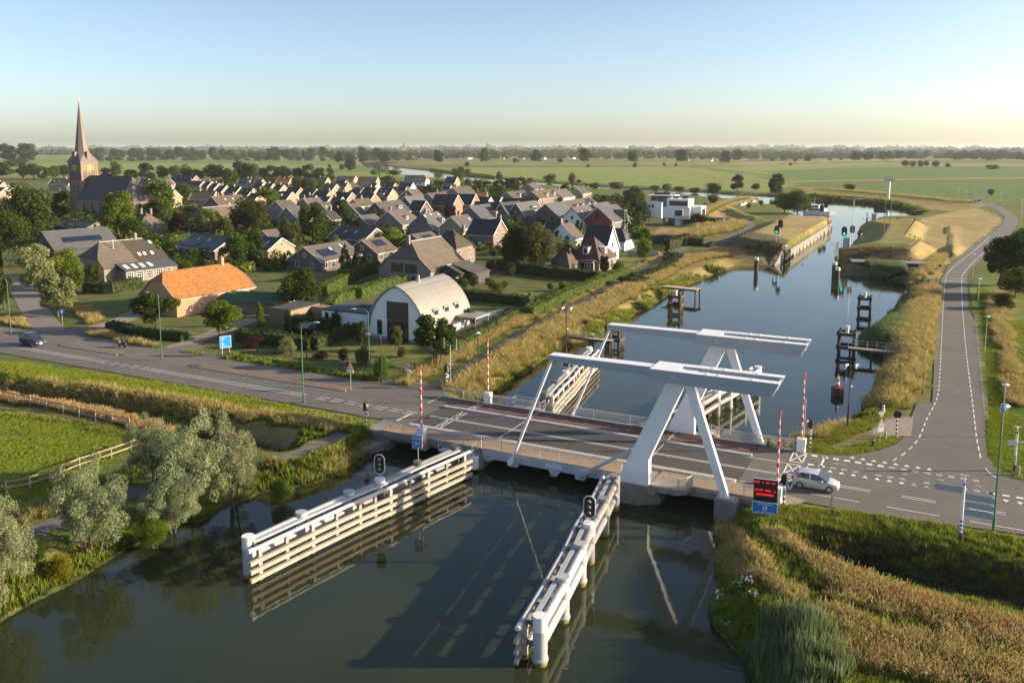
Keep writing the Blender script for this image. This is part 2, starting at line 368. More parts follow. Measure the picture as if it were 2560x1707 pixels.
ditchR = poly(8, [(860, 818), (960, 830), (1100, 830), (1400, 912), (1700, 982), (2101, 1062), (2400, 1120), (2400, 1235), (2101, 1165), (1700, 1075), (1400, 1005), (1100, 925), (950, 872)], WL)
waters = [(canal, 4.2), (river, 7.0), (arm1, 9.), (arm2, 9.), (arm3, 9.), (ditchL, 2.6), (ditchR, 3.4)]
platL = polyS([(1843, 591), (1948, 609), (1978, 621), (2062, 571), (2081, 549), (2060, 541), (2024, 540), (1967, 540), (1900, 572)], 2.6)
platR = polyS([(2093, 622), (2180, 625), (2274, 628), (2302, 602), (2259, 589), (2288, 551), (2193, 548), (2172, 553), (2225, 560), (2200, 600), (2133, 612)], 2.6)
dikeN = [polyS([(1740, 560), (1772, 526), (1838, 503), (1895, 492)], 2.0), polyS([(1880, 540), (1800, 512), (1840, 505)], 1.8)]
dikeR = [polyS([(2040, 474), (2200, 486), (2330, 500), (2420, 508)], 1.0)]
def sdist(P, poly, line=False):
 """signed distance to polygon (negative inside) or distance to a polyline"""
 n = len(poly); d2 = np.full(len(P), 1e18); ins = np.zeros(len(P), bool)
 for i in range(n - (1 if line else 0)):
  a = poly[i]; b = poly[(i + 1) % n]; ab = b - a; L = ab @ ab + 1e-12
  t = np.clip(((P - a) @ ab) / L, 0, 1); q = P - a - t[:, None] * ab
  d2 = np.minimum(d2, (q * q).sum(1))
  if not line:
   c = (a[1] > P[:, 1]) != (b[1] > P[:, 1])
   if c.any():
    xi = (b[0] - a[0]) * (P[:, 1] - a[1]) / (b[1] - a[1] + 1e-12) + a[0]
    ins ^= c & (P[:, 0] < xi)
 d = np.sqrt(d2)
 return d if line else np.where(ins, -d, d)
def near(P, poly, m):
 lo = poly.min(0) - m; hi = poly.max(0) + m
 return np.nonzero((P[:, 0] > lo[0]) & (P[:, 0] < hi[0]) & (P[:, 1] > lo[1]) & (P[:, 1] < hi[1]))[0]
def vnoise(P, s, seed=0):
 """cheap value noise"""
 x = P[:, 0] * s + seed * 17.3; y = P[:, 1] * s - seed * 9.1
 xi = np.floor(x).astype(np.int64); yi = np.floor(y).astype(np.int64); fx = x - xi; fy = y - yi
 fx = fx * fx * (3 - 2 * fx); fy = fy * fy * (3 - 2 * fy)
 def h(a, b):
  v = np.sin((a * 127.1 + b * 311.7 + seed * 74.7)) * 43758.5453; return v - np.floor(v)
 return (h(xi, yi) * (1 - fx) + h(xi + 1, yi) * fx) * (1 - fy) + (h(xi, yi + 1) * (1 - fx) + h(xi + 1, yi + 1) * fx) * fy
def smooth(t): t = np.clip(t, 0, 1); return t * t * (3 - 2 * t)
def rs2(s, n): v = RS(s, n); return (v.x, v.y)
road_main = np.array([rs2(-190, 75.3), rs2(-51.0, 75.3), rs2(-51.0, 82.2), rs2(-190, 82.3)])
road_mainR = np.array([rs2(-15.2, 74.8), rs2(-15.2, 85.9), rs2(60, 86.5), rs2(60, 74.4), rs2(7, 74.6), rs2(-4, 73.3), rs2(-9, 73.2)])
cyc = np.array([rs2(-190, 83.8), rs2(-51, 82.1), rs2(-51, 86.0), rs2(-53, 86.2), rs2(-57, 87.4), rs2(-190, 87.9)])
dike_road = np.concatenate([polyS([(2341, 798), (2336, 900), (2331, 1006), (2292, 1008), (2279, 1040), (2273, 1080), (2240, 1110), (2190, 1128), (2120, 1138), (2060, 1136), (2012, 1131)]),
       polyS([(2040, 1160), (2560, 1230), (2600, 1215), (2560, 1203), (2497, 1190), (2467, 1140), (2461, 1050), (2449, 930), (2437, 798), (2422, 778), (2417, 693), (2422, 677), (2445, 657), (2509, 601), (2543, 564), (2547, 548), (2529, 531), (2481, 508),
                                   (2447, 505), (2447, 510), (2487, 522), (2512, 542), (2506, 559), (2467, 592), (2425, 621), (2369, 668), (2352, 702), (2349, 778)])])
apron = polyS([(2170, 1080), (2200, 1050), (2285, 1042), (2277, 1090), (2210, 1090)])
tow_path = [polyS([(1065, 985), (1110, 955), (1180, 915), (1268, 858), (1350, 810), (1480, 745), (1575, 690), (1640, 655), (1700, 625), (1727, 612)]),
   ]
tow_w = [2.4]
lanesL = [(polyS([(35, 690), (60, 730), (95, 790), (130, 832)]), 4.6), (polyS([(130, 838), (190, 828), (270, 812), (330, 790), (380, 760)]), 4.2), (polyS([(430, 870), (480, 855), (540, 830), (600, 808), (640, 795)]), 3.6),
          (polyS([(820, 722), (870, 695), (930, 668), (965, 655)]), 5.0), (poly(7, [(80, 960), (250, 890), (480, 800), (880, 650)]), 2.2), (poly('b5', [(400, 215), (560, 175), (800, 80), (930, 10)]), 2.2),
          (poly(4, [(560, 830), (640, 790), (860, 730), (1010, 650), (960, 610)]), 3.0)]
def offset_line(pl, w):
 pl = np.asarray(pl); n = len(pl); out = []
 for i in range(n):
  d = pl[min(i + 1, n - 1)] - pl[max(i - 1, 0)]; d = d / (np.linalg.norm(d) + 1e-9); out.append(np.array([-d[1], d[0]]) * w / 2)
 out = np.array(out); return np.concatenate([pl + out, (pl - out)[::-1]])
def dens(pl, step=6.0):
 res = [pl[0]]
 for a, b in zip(pl[:-1], pl[1:]):
  k = max(1, int(np.linalg.norm(b - a) / step))
  for i in range(1, k + 1): res.append(a + (b - a) * i / k)
 return np.array(res)
def chaik(pl, it=2):
 pl = np.asarray(pl)
 for _ in range(it):
  q = [pl[0]]
  for a, b in zip(pl[:-1], pl[1:]): q += [a * .75 + b * .25, a * .25 + b * .75]
  q.append(pl[-1]); pl = np.array(q)
 return pl
paths = [(chaik(p), w) for p, w in zip(tow_path, tow_w)] + [(chaik(p), w) for p, w in lanesL]
path_polys = [offset_line(p, w) for p, w in paths]
hard = [road_main, road_mainR, cyc, dike_road]
def height(P):
 P = np.asarray(P, float); h = (vnoise(P, .12, 1) - .5) * .22 + (vnoise(P, .5, 2) - .5) * .08
 far = np.clip((P[:, 1] - 300) / 400, 0, 1); h *= 1 - far
 for wpoly, bw in waters:
  idx = near(P, wpoly, bw + 2)
  if len(idx) == 0: continue
  d = sdist(P[idx], wpoly) + (vnoise(P[idx], .35, 4) - .5) * np.minimum(1.3, bw * .25)
  t = smooth(d / bw)
  hw = np.where(d < 0, WL - .12 + np.maximum(d * .45, -1.6), WL - .12 + t * (-WL + .12 + h[idx]))
  h[idx] = np.minimum(h[idx], hw)
 wet = {}
 for pl, top in ((platL, 2.6), (platR, 2.6)):
  idx = near(P, pl, 26 if pl is platR else 9); d = sdist(P[idx], pl)
  dc = sdist(P[idx], canal)
  lazy = (dc > 30) & (pl is platR); hp = np.where(d < 0, top, top - np.maximum(d, 0) * np.where(lazy, .16, .55))
  ok = dc > 0.05
  h[idx] = np.where(ok & (d < np.where(lazy, 16, 7)), np.maximum(h[idx], hp), h[idx])
 for ln, top, sl in [(dikeN[0], 2.0, .28), (dikeN[1], 1.8, .3), (dikeR[0], 1.0, .06)]:
  idx = near(P, ln, 20); d = sdist(P[idx], ln, True); dc = np.minimum(sdist(P[idx], canal), sdist(P[idx], river))
  h[idx] = np.where(dc > 3, np.maximum(h[idx], top - d * sl), h[idx])
 for rp in hard:
  idx = near(P, rp, 4); d = sdist(P[idx], rp); k = smooth((d - .3) / 2.0)
  h[idx] = np.where(d < 2.3, h[idx] * k + (1 - k) * (-.06), h[idx])
 for rp in path_polys:
  idx = near(P, rp, 4); d = sdist(P[idx], rp); k = smooth((d - .2) / 1.2)
  h[idx] = np.where((d < 1.4) & (h[idx] > -1.0), h[idx] * k + (1 - k) * (-.05), h[idx])
 return h
def hz(x, y): return float(height(np.array([[x, y]]))[0])
C_MEADOW = (.135, .165, .035); C_LUSH = (.15, .215, .028); C_DRY = (.33, .25, .095); C_HAY = (.46, .345, .145); C_BANK = (.2, .185, .055); C_LAWN = (.17, .19, .045); C_VILL = (.12, .14, .045)
C_EARTH = (.11, .08, .05); C_FIELD1 = (.25, .31, .075); C_FIELD2 = (.15, .25, .05); C_FIELD3 = (.115, .205, .045); C_MUD = (.035, .03, .018); C_STRAW = (.135, .105, .055)
zones = [
 (polyS([(-300, 455), (560, 440), (1000, 452), (1300, 470), (1620, 492), (1760, 545), (1700, 640), (1480, 700), (1150, 900), (900, 930), (500, 870), (0, 760), (-500, 760)]), C_VILL),
 (polyS([(1085, 420), (1720, 417), (2000, 462), (1905, 484), (1614, 470), (1316, 449), (1162, 434)]), C_FIELD1),
 (polyS([(1725, 417), (1900, 440), (1965, 452), (1990, 462), (2040, 456), (2240, 450), (2240, 411), (2000, 415)]), C_FIELD2),
 (polyS([(1712, 419), (1965, 441), (2054, 451), (2240, 449), (2700, 442), (2700, 425), (2240, 420), (2000, 424)]), C_FIELD3),
 (polyS([(1760, 418), (1920, 436), (1965, 441), (1900, 428), (2000, 424), (2240, 411), (2000, 414)]), C_FIELD1),
 (polyS([(1980, 458), (2240, 453), (2800, 446), (2800, 500), (2450, 505), (2300, 492), (2100, 478), (2020, 470)]), C_FIELD3),
 (polyS([(1960, 453), (2240, 447), (2800, 440), (2800, 443.5), (2240, 451), (1960, 457)]), C_DRY),
 (polyS([(1560, 418), (1720, 427), (1909, 461), (1890, 464), (1700, 431), (1560, 421)]), C_DRY),
 (polyS([(1000, 408), (1800, 411), (2330, 398), (2330, 396), (1800, 408), (1000, 405)]), C_DRY),
 (polyS([(-100, 400), (1000, 405), (1060, 402), (600, 398), (-100, 394)]), C_DRY),
 (polyS([(80, 395), (600, 398), (900, 404), (860, 418), (500, 420), (0, 415)]), C_FIELD2),
 (polyS([(90, 408), (600, 410), (860, 414), (880, 420), (500, 426), (0, 424)]), C_FIELD1),
 (polyS([(1990, 466), (2200, 480), (2400, 500), (2480, 512), (2400, 530), (2300, 520), (2150, 492), (2010, 484)]), C_DRY),
 (polyS([(840, 585), (2300, 500)][:0] + [(1843, 590), (1948, 612), (1978, 624), (2066, 572), (2084, 546), (2024, 538), (1967, 538), (1900, 570)]), C_HAY),
 (polyS([(2093, 624), (2280, 632), (2306, 602), (2290, 546), (2170, 546), (2130, 610)]), (.3, .265, .085)),
 (polyS([(2300, 546), (2440, 520), (2505, 545), (2500, 560), (2440, 608), (2360, 668), (2345, 700), (2270, 690), (2200, 660), (2270, 640), (2310, 604), (2280, 590)]), C_HAY),
 (polyS([(2100, 640), (2260, 640), (2290, 670), (2270, 700), (2100, 695)]), C_STRAW),
 (polyS([(1790, 600), (1850, 596), (1950, 622), (1960, 650), (1900, 662), (1780, 650), (1740, 632)]), C_STRAW),
 (polyS([(1650, 560), (1760, 560), (1850, 540), (1870, 560), (1800, 590), (1720, 605), (1640, 595)]), C_DRY),
 (polyS([(1690, 560), (1740, 520), (1900, 484), (1910, 500), (1830, 520), (1880, 545), (1800, 560)]), C_DRY),
 (polyS([(1480, 590), (1530, 640), (1600, 610), (1600, 640), (1700, 625), (1560, 700), (1400, 790), (1270, 860), (1180, 920), (1100, 960), (1130, 990), (1250, 985), (1340, 915), (1450, 850), (1590, 790), (1690, 730), (1800, 680), (1930, 664), (1930, 650), (1700, 640), (1640, 640)]), C_DRY),
 (polyS([(2140, 1050), (2200, 930), (2220, 800), (2260, 700), (2350, 700), (2330, 1000), (2290, 1005), (2280, 1100), (2100, 1140), (1990, 1130)]), C_BANK),
 (polyS([(2265, 720), (2345, 700), (2335, 850), (2290, 1010), (2230, 1000), (2200, 900), (2230, 790)]), C_DRY),
 (polyS([(2430, 700), (2700, 700), (2900, 1300), (2560, 1210), (2470, 1140), (2440, 800)]), C_LUSH),
 (polyS([(2500, 720), (2530, 850), (2560, 1000), (2600, 1000), (2560, 850), (2530, 720)]), C_DRY),
 (polyS([(-300, 1020), (0, 1010), (330, 1075), (360, 1110), (200, 1200), (0, 1280), (-400, 1400)]), C_LUSH),
 (polyS([(-200, 905), (0, 905), (440, 965), (860, 1045), (900, 1062), (860, 1075), (560, 1030), (300, 985), (0, 945), (-200, 930)]), C_LUSH),
 (polyS([(-200, 930), (0, 945), (300, 985), (560, 1030), (860, 1075), (840, 1100), (700, 1120), (540, 1090), (330, 1045), (0, 985), (-200, 960)]), C_DRY),
 (polyS([(-200, 985), (0, 1003), (330, 1066), (500, 1110), (480, 1125), (300, 1085), (0, 1018), (-200, 995)]), C_DRY),
 (poly(8, [(150, 480), (430, 420), (900, 470), (1500, 570), (2200, 690), (2200, 800), (1750, 720), (1300, 650), (900, 600), (500, 560), (300, 700)]), C_LUSH),
 (poly(8, [(850, 620), (1300, 650), (1750, 740), (2200, 800), (2300, 1060), (1400, 905), (1000, 815), (850, 780), (600, 650)]), C_STRAW),
 (poly(8, [(300, 700), (560, 650), (900, 870), (1400, 1020), (2200, 1170), (2200, 1600), (600, 1600), (200, 1200), (120, 900)]), C_BANK),
 (polyS([(1240, 730), (1480, 725), (1400, 760), (1290, 780), (1230, 790)]), C_LAWN), (polyS([(1560, 640), (1660, 640), (1640, 660), (1590, 700), (1480, 690)]), C_LAWN),
 (polyS([(800, 860), (900, 845), (1080, 880), (1060, 900), (900, 900)]), C_LAWN),
 (polyS([(170, 760), (330, 740), (440, 800), (380, 815), (250, 800), (150, 790)]), C_MEADOW),
 (polyS([(2170, 1080), (2200, 1040), (2290, 1035), (2277, 1100), (2210, 1095)]), (.24, .21, .17)),
 (poly('b3', [(530, 1180), (700, 1090), (880, 920), (1000, 880), (1050, 900), (930, 960), (760, 1100), (600, 1190)]), (.27, .21, .11)),
]
far_field_rng = np.random.RandomState(3)
def ground_colour(P, h):
 n = len(P); c = np.tile(np.array(C_MEADOW), (n, 1))
 farm = P[:, 1] > 900
 k = np.floor(P[:, 1] / 170.0 + np.floor(P[:, 0] / 420.0) * .37).astype(int) % 5
 pal = np.array([C_FIELD1, C_FIELD2, C_FIELD3, C_MEADOW, C_DRY])
 c[farm] = pal[k[farm]] * .95
 for zp, col in zones:
  idx = near(P, zp, 3)
  if len(idx) == 0: continue
  sc = np.clip(P[idx, 1] / 140.0, .6, 12.0)
  d = sdist(P[idx], zp) + (vnoise(P[idx], .25, 7) - .5) * 2.2
  w = 1 - smooth((d + sc * .4) / (sc * .8))
  c[idx] = c[idx] * (1 - w[:, None]) + np.array(col) * w[:, None]
 for wpoly, bw in waters[:2] + waters[5:]:
  idx = near(P, wpoly, 4); d = sdist(P[idx], wpoly)
  w = (1 - smooth((h[idx] - WL + .1) / .45))
  c[idx] = c[idx] * (1 - w[:, None]) + np.array(C_MUD) * w[:, None]
 c *= (.8 + .4 * vnoise(P, .9, 11))[:, None] * (.86 + .28 * vnoise(P, .13, 12))[:, None]
 return c
rows = [27.0]
while rows[-1] < 11500: rows.append(rows[-1] * (1.0064 if rows[-1] < 420 else 1.011 if rows[-1] < 2500 else 1.03))
rows = np.array(rows); cols = np.linspace(-.95, .95, 470)
gx = rows[:, None] * cols[None, :]; gy = np.repeat(rows[:, None], len(cols), 1)
GP = np.stack([gx.ravel(), gy.ravel()], 1); GH = height(GP); GC = ground_colour(GP, GH)
nr, nc = len(rows), len(cols)
ii = np.arange(nr - 1)[:, None] * nc + np.arange(nc - 1)[None, :]
quads = np.stack([ii, ii + 1, ii + nc + 1, ii + nc], -1).reshape(-1, 4)
me = bpy.data.meshes.new("ground")
me.vertices.add(len(GP)); me.vertices.foreach_set('co', np.concatenate([GP, GH[:, None]], 1).ravel())
me.loops.add(quads.size); me.loops.foreach_set('vertex_index', quads.ravel().astype(np.int32))
me.polygons.add(len(quads)); me.polygons.foreach_set('loop_start', np.arange(0, quads.size, 4, dtype=np.int32)); me.polygons.foreach_set('loop_total', np.full(len(quads), 4, np.int32))
me.polygons.foreach_set('use_smooth', np.ones(len(quads), bool))
me.update(); me.validate()
at = me.color_attributes.new('soil', 'FLOAT_COLOR', 'POINT'); at.data.foreach_set('color', np.concatenate([GC, np.ones((len(GC), 1))], 1).ravel())
m, nt, b = _nt('ground_cover')
atn = N(nt, "Attribute"); atn.attribute_name = 'soil'; pos = N(nt, "NewGeometry").outputs['Position']
n1 = N(nt, "TexNoise", Scale=3.2, Detail=6.0, Roughness=.7); nt.links.new(pos, n1.inputs['Vector'])
mp = N(nt, "Mapping"); mp.inputs['Scale'].default_value = (.25, 1, 1); mp.inputs['Rotation'].default_value = (0, 0, .5); nt.links.new(pos, mp.inputs[0])
n2 = N(nt, "TexNoise", Scale=1.1, Detail=4.0); nt.links.new(mp.outputs[0], n2.inputs['Vector'])
c = mixc(nt, ramp(nt, n1.outputs[0], .3, .72, 0, .55), atn.outputs['Color'], (.035, .05, .012))
c = mixc(nt, ramp(nt, n2.outputs[0], .48, .8, 0, .45), c, (.36, .3, .12))
nt.links.new(c, b.inputs['Base Color']); b.inputs['Roughness'].default_value = .95; b.inputs['Specular IOR Level'].default_value = .15
n3 = N(nt, "TexNoise", Scale=5.0, Detail=5.0); nt.links.new(pos, n3.inputs['Vector'])
bp = N(nt, "Bump", Strength=.8, Distance=.25); nt.links.new(n3.outputs[0], bp.inputs['Height']); nt.links.new(bp.outputs[0], b.inputs['Normal'])
me.materials.append(m); ground = link("ground", me); tag(ground, kind='structure')
m, nt, b = _nt('water')
pos = N(nt, "NewGeometry").outputs['Position']
b.inputs['Base Color'].default_value = (.033, .046, .02, 1); b.inputs['Roughness'].default_value = .035; b.inputs['IOR'].default_value = 1.4; b.inputs['Specular IOR Level'].default_value = .5
nz = N(nt, "TexNoise", Scale=.06, Detail=2.0); nt.links.new(pos, nz.inputs['Vector'])
nt.links.new(mixc(nt, ramp(nt, nz.outputs[0], .35, .65), (.03, .038, .014), (.019, .027, .013)), b.inputs['Base Color'])
n1 = N(nt, "TexNoise", Scale=1.5, Detail=2.0, Distortion=.4); nt.links.new(pos, n1.inputs['Vector'])
n2 = N(nt, "TexNoise", Scale=.3, Detail=2.0); nt.links.new(pos, n2.inputs['Vector'])
am = N(nt, "Math", operation='MULTIPLY_ADD'); nt.links.new(n2.outputs[0], am.inputs[0]); am.inputs[1].default_value = 1.6; nt.links.new(n1.outputs[0], am.inputs[2])
n4 = N(nt, "TexNoise", Scale=.035, Detail=2.0); nt.links.new(pos, n4.inputs['Vector'])
bp = N(nt, "Bump", Distance=.03); nt.links.new(ramp(nt, n4.outputs[0], .4, .65, .12, .4), bp.inputs['Strength'])
nt.links.new(am.outputs[0], bp.inputs['Height']); nt.links.new(bp.outputs[0], b.inputs['Normal'])
wm = MB(); wm.face([(-2400, 20, WL), (2400, 20, WL), (2400, 5000, WL), (-2400, 5000, WL)])
tag(wm.build("canal_water", m), kind='structure')
def sheet(name, pl, m, z):
 mb = MB(); mb.face([(x, y, z) for x, y in pl]); o = mb.build(name, m)
 bm = bmesh.new(); bm.from_mesh(o.data); bmesh.ops.triangulate(bm, faces=bm.faces); bmesh.ops.recalc_face_normals(bm, faces=bm.faces)
 for f in bm.faces:
  if f.normal.z < 0: f.normal_flip()
 bm.to_mesh(o.data); bm.free(); return tag(o, kind='structure')
sheet("main_road", road_main, M['asphalt'], .010); sheet("main_road", road_mainR, M['asphalt'], .010)
sheet("dike_road", dike_road, M['asphalt'], .014); sheet("cycle_path", cyc, M['path_asphalt'], .006)
sheet("gravel_apron", apron, M['gravel'], .02)
road_names = ["towpath", "village_lane", "farm_drive", "driveway", "courtyard_drive", "bank_path", "bank_path", "dike_path"]
road_m = ['path_asphalt', 'paver', 'gravel', 'gravel', 'paver', 'path_asphalt', 'path_asphalt', 'path_asphalt']
for (p, w), nm, mm in zip(paths, road_names, road_m):
 q = dens(p, 3.0); of = offset_line(q, w); k = len(q); mb = MB()
 z = [hz(x, y) for x, y in q]
 for i in range(k - 1):
  a, b_, c_, d_ = of[i], of[i + 1], of[2 * k - 2 - i], of[2 * k - 1 - i]
  z0, z1 = max(z[i], -.1) + .03, max(z[i + 1], -.1) + .03
  mb.face([(*d_, z0), (*c_, z1), (*b_, z1), (*a, z0)])
 tag(mb.build(nm, M[mm]), kind='structure')
sheet("lane_mouth", np.array([rs2(-128, 87.6), rs2(-108, 87.6), rs2(-113, 93), rs2(-122, 96), rs2(-131, 93)]), M['path_asphalt'], .018)
sheet("driveway_mouth", np.array([rs2(-106, 82.0), rs2(-93, 82.0), rs2(-91, 88.5), rs2(-97, 94), rs2(-103, 92)]), M['path_asphalt'], .022)
sheet("driveway_mouth", np.array([rs2(-135, 82.0), rs2(-121, 82.0), rs2(-121, 88.2), rs2(-135, 88.2)]), M['path_asphalt'], .022)
sheet("junction_mouth", np.array([rs2(-64.3, 82.0), rs2(-51.1, 82.0), rs2(-51.1, 86.0), rs2(-56, 88.4), rs2(-60, 91.5), rs2(-66, 88)]), M['asphalt'], .022)
sheet("terrace_paving", poly('H', [(1650, 890), (1560, 860), (1640, 700), (1880, 640), (2091, 660), (2091, 720)]), M['pale_paving'], .12)
sheet("shoulder_gravel", polyS([(2437, 798), (2449, 930), (2461, 1050), (2472, 1050), (2466, 930), (2452, 798), (2440, 720), (2424, 720)]), M['gravel'], .02)
sheet("shoulder_gravel", poly(8, [(560, 385), (640, 400), (740, 425), (720, 440), (640, 470), (560, 440)]), M['gravel'], .03)
def verge(s0, s1):
 mb = MB(); k = int(abs(s1 - s0) / 1.2); top = []
 prof = [(82.32, 0), (82.4, .13), (83.05, .22), (83.7, .13), (83.78, 0)]
 pr = random.Random(int(s0 * 10))
 for i in range(k + 1):
  s = s0 + (s1 - s0) * i / k; e = min(1, min(i, k - i) / 1.5)
  top.append([RS(s + pr.uniform(-.1, .1), 83.05 + (n - 83.05) * (.25 + .75 * e), z * e * pr.uniform(.75, 1.25)) for n, z in prof])
 for a, b_ in zip(top[:-1], top[1:]):
  for j in range(4): mb.face([a[j], b_[j], b_[j + 1], a[j + 1]])
 tag(mb.build("road_verge", M['verge_dead'], smooth=True), kind='structure')
 kb = MB(); kb.beam(RS(s0 + 1, 82.3, .03), RS(s1 - 1, 82.3, .03), .12, .2); tag(kb.build("verge_kerb", M['kerb']), kind='structure')
verge(-93, -64.2); verge(-121, -106); verge(-160, -134)
mk = MB(); wk = MB()
def strip(mb, s0, n0, s1, n1, w, z=.030):
 a = RS(s0, n0); b_ = RS(s1, n1); d = (b_ - a).normalized(); p = Vector((-d.y, d.x, 0)) * (w / 2)
 mb.face([(*(a - p)[:2], z), (*(b_ - p)[:2], z), (*(b_ + p)[:2], z), (*(a + p)[:2], z)])
for n in (78.28, 79.0):
 strip(mk, -190, n, -104.5, n, .13); strip(mk, -96, n, -68.5, n, .13)
 for k in range(4): strip(mk, -103.5 + k * 2.0, n, -102.4 + k * 2.0, n, .13)
 for k in range(7): strip(mk, -66.5 + k * 2.1, n, -65.0 + k * 2.1, n, .13)
for k in range(14):
 for n in (78.1, 78.5): strip(mk, -7 + k * 5.2, n, -4.3 + k * 5.2, n, .1)
for k in range(9): strip(mk, -9.0 + k * 6.2, 75.35, -5 + k * 6.2, 75.35, .11)
strip(mk, -52.9, 75.6, -52.9, 78.6, .3); strip(mk, -53.4, 82.7, -53.4, 85.7, .16)
def tri(mb, s, n, up, z=.031, a=.27, h=.62):
 q = [RS(s - a, n), RS(s + a, n), RS(s, n + h * up)]
 mb.face([(v.x, v.y, z) for v in (q if up > 0 else q[::-1])])
for k in range(11): tri(mk if k < 9 else wk, -10.1 + k * 1.02, 81.35, 1)
for k in range(8): tri(mk, -6.55 + k * .97, 86.15, 1)
for k in range(15):
 (mk if k in (0, 1, 2, 3, 4, 5) else wk)
 strip(mk if k < 7 else wk, -10.2 + k * 1.0, 85.25, -9.65 + k * 1.0, 85.25, .5)
for k in range(16):
 if k not in (5, 9): strip(wk if k > 1 else mk, -10.2 + k * 1.0, 82.6, -9.65 + k * 1.0, 82.6, .45)
for k in range(7): tri(mk, 5.2 + k * 1.05, 81.6, -1); strip(mk, 5 + k * 1.05, 82.6, 5.55 + k * 1.05, 82.6, .4)
strip(mk, -9.0, 82.4, -9.0, 85.6, .2)
for k in range(5): strip(mk, -8 + k * 3.0, 84.0, -7.5 + k * 3.0, 84.0, .1)
def pxline(pts, on, off, w, mb=mk, z=.032):
 pl = dens(chaik(polyS(pts), 2), .4); acc = 0.; i = 0
 segs = []; cur = None
 L = np.r_[0, np.cumsum(np.linalg.norm(np.diff(pl, axis=0), axis=1))]
 t = 0.
 while t < L[-1]:
  xs = [np.interp(u, L, pl[:, 0]) for u in np.linspace(t, min(t + on, L[-1]), 4)]; ys = [np.interp(u, L, pl[:, 1]) for u in np.linspace(t, min(t + on, L[-1]), 4)]
  for j in range(3):
   a = Vector((xs[j], ys[j], 0)); b_ = Vector((xs[j + 1], ys[j + 1], 0)); d = (b_ - a)
   if d.length < 1e-4: continue
   d.normalize(); p = Vector((-d.y, d.x, 0)) * (w / 2)
   mb.face([(*(a - p)[:2], z), (*(b_ - p)[:2], z), (*(b_ + p)[:2], z), (*(a + p)[:2], z)])
  t += on + off
pxline([(2365, 690), (2358, 760), (2354, 850), (2350, 930), (2347, 985), (2335, 1015), (2315, 1050), (2298, 1098), (2270, 1128), (2232, 1152)], 1.25, 1.0, .13)
pxline([(2404, 690), (2405, 760), (2412, 850), (2421, 930), (2433, 1020), (2440, 1090), (2452, 1148)], 1.5, .8, .13)
pxline([(2463, 1170), (2476, 1185), (2490, 1194)], 9, 1, .12)
pxline([(2366, 688), (2385, 665), (2440, 625), (2475, 590)], 40, 1, .13); pxline([(2404, 692), (2420, 668), (2470, 622), (2500, 590)], 40, 1, .13)
for y in (697, 703):
 for k in range(11):
  a = G(2354 + k * 5.6, y); mk.face([(a.x - .1, a.y - .25, .031), (a.x + .25, a.y - .25, .031), (a.x + .25, a.y + .25, .031), (a.x - .1, a.y + .25, .031)])
tag(mk.build("road_marking", M['road_paint']), kind='structure'); tag(wk.build("worn_road_marking", M['worn_paint']), kind='structure')
# ------------------------------------------------------------------ drawbridge
BS, BN = -28.0, 78.7
bridge = thing("drawbridge", "white steel drawbridge with two balance beams carrying the road over the canal", "bridge", RS(BS, BN, 0), A1)
def L(s, n, z=0.0): return (s - BS, n - BN, z)
def bbox(mb, s0, s1, n0, n1, z0, z1): mb.box(s0 - BS, s1 - BS, n0 - BN, n1 - BN, z0, z1)
def part(name, f, m, smooth=False, parent=bridge):
 mb = MB(); f(mb); return mb.build(name, m, parent, smooth)
part("bridge_leaf", lambda b: (bbox(b, -40.05, -24.2, 72.0, 86.0, -.4, -.004), [bbox(b, -39.6 + k * 2.2, -39.3 + k * 2.2, 72.3, 85.7, -.85, -.4) for k in range(7)]), M['leaf_steel'])
def gird(b):
 b.slab_xz([(-40.0 - BS, -.02), (-24.3 - BS, -.02), (-24.3 - BS, -.75), (-38.6 - BS, -.75), (-39.2 - BS, -1.05), (-40.0 - BS, -1.05)], 71.8 - BN, 71.995 - BN)
part("edge_girder", gird, M['leaf_steel'])
part("edge_girder", lambda b: b.slab_xz([(-40.0 - BS, -.02), (-24.3 - BS, -.02), (-24.3 - BS, -.75), (-40.0 - BS, -.75)], 86.005 - BN, 86.2 - BN), M['leaf_steel'])
part("approach_span", lambda b: (bbox(b, -54.5, -40.15, 71.9, 86.2, -.75, -.01), bbox(b, -54.6, -40.15, 71.7, 71.9, -.45, .0), bbox(b, -54.6, -40.15, 86.2, 86.4, -.45, .0)), M['concrete'])
part("approach_span", lambda b: (bbox(b, -24.1, -12.0, 71.9, 86.2, -.75, -.01), bbox(b, -18.2, -11.9, 71.7, 71.9, -.5, .0), bbox(b, -24.1, -11.9, 86.2, 86.4, -.45, .0)), M['concrete'])
part("carriageway", lambda b: bbox(b, -51.0, -15.2, 75.3, 82.1, -.005, .018), M['deck_asphalt'])
part("cycle_deck", lambda b: (bbox(b, -50.8, -24.15, 82.55, 85.95, -.004, .03), bbox(b, -24.0, -15.2, 82.55, 85.95, -.004, .03)), M['red_asphalt'])
part("footway", lambda b: (bbox(b, -52.5, -24.15, 72.05, 74.72, -.004, .06), bbox(b, -22.1, -12.0, 72.0, 74.72, -.004, .06)), M['wood_clad'])
def pod(b): b.prism([(-22.15 - BS, 72.0 - BN), (-22.15 - BS, 70.5 - BN), (-19.6 - BS, 70.5 - BN), (-18.9 - BS, 71.0 - BN), (-18.5 - BS, 72.0 - BN)], -.42, .05)
part("viewing_bay", pod, M['concrete'])
for n0, n1 in ((74.72, 75.3), (82.1, 82.55)):
 for s0, s1 in ((-50.8, -40.12), (-40.02, -24.25), (-24.1, -15.4)):
  part("kerb", lambda b: bbox(b, s0, s1, n0, n1, -.003, .2), M['kerb'])
mk2 = MB()
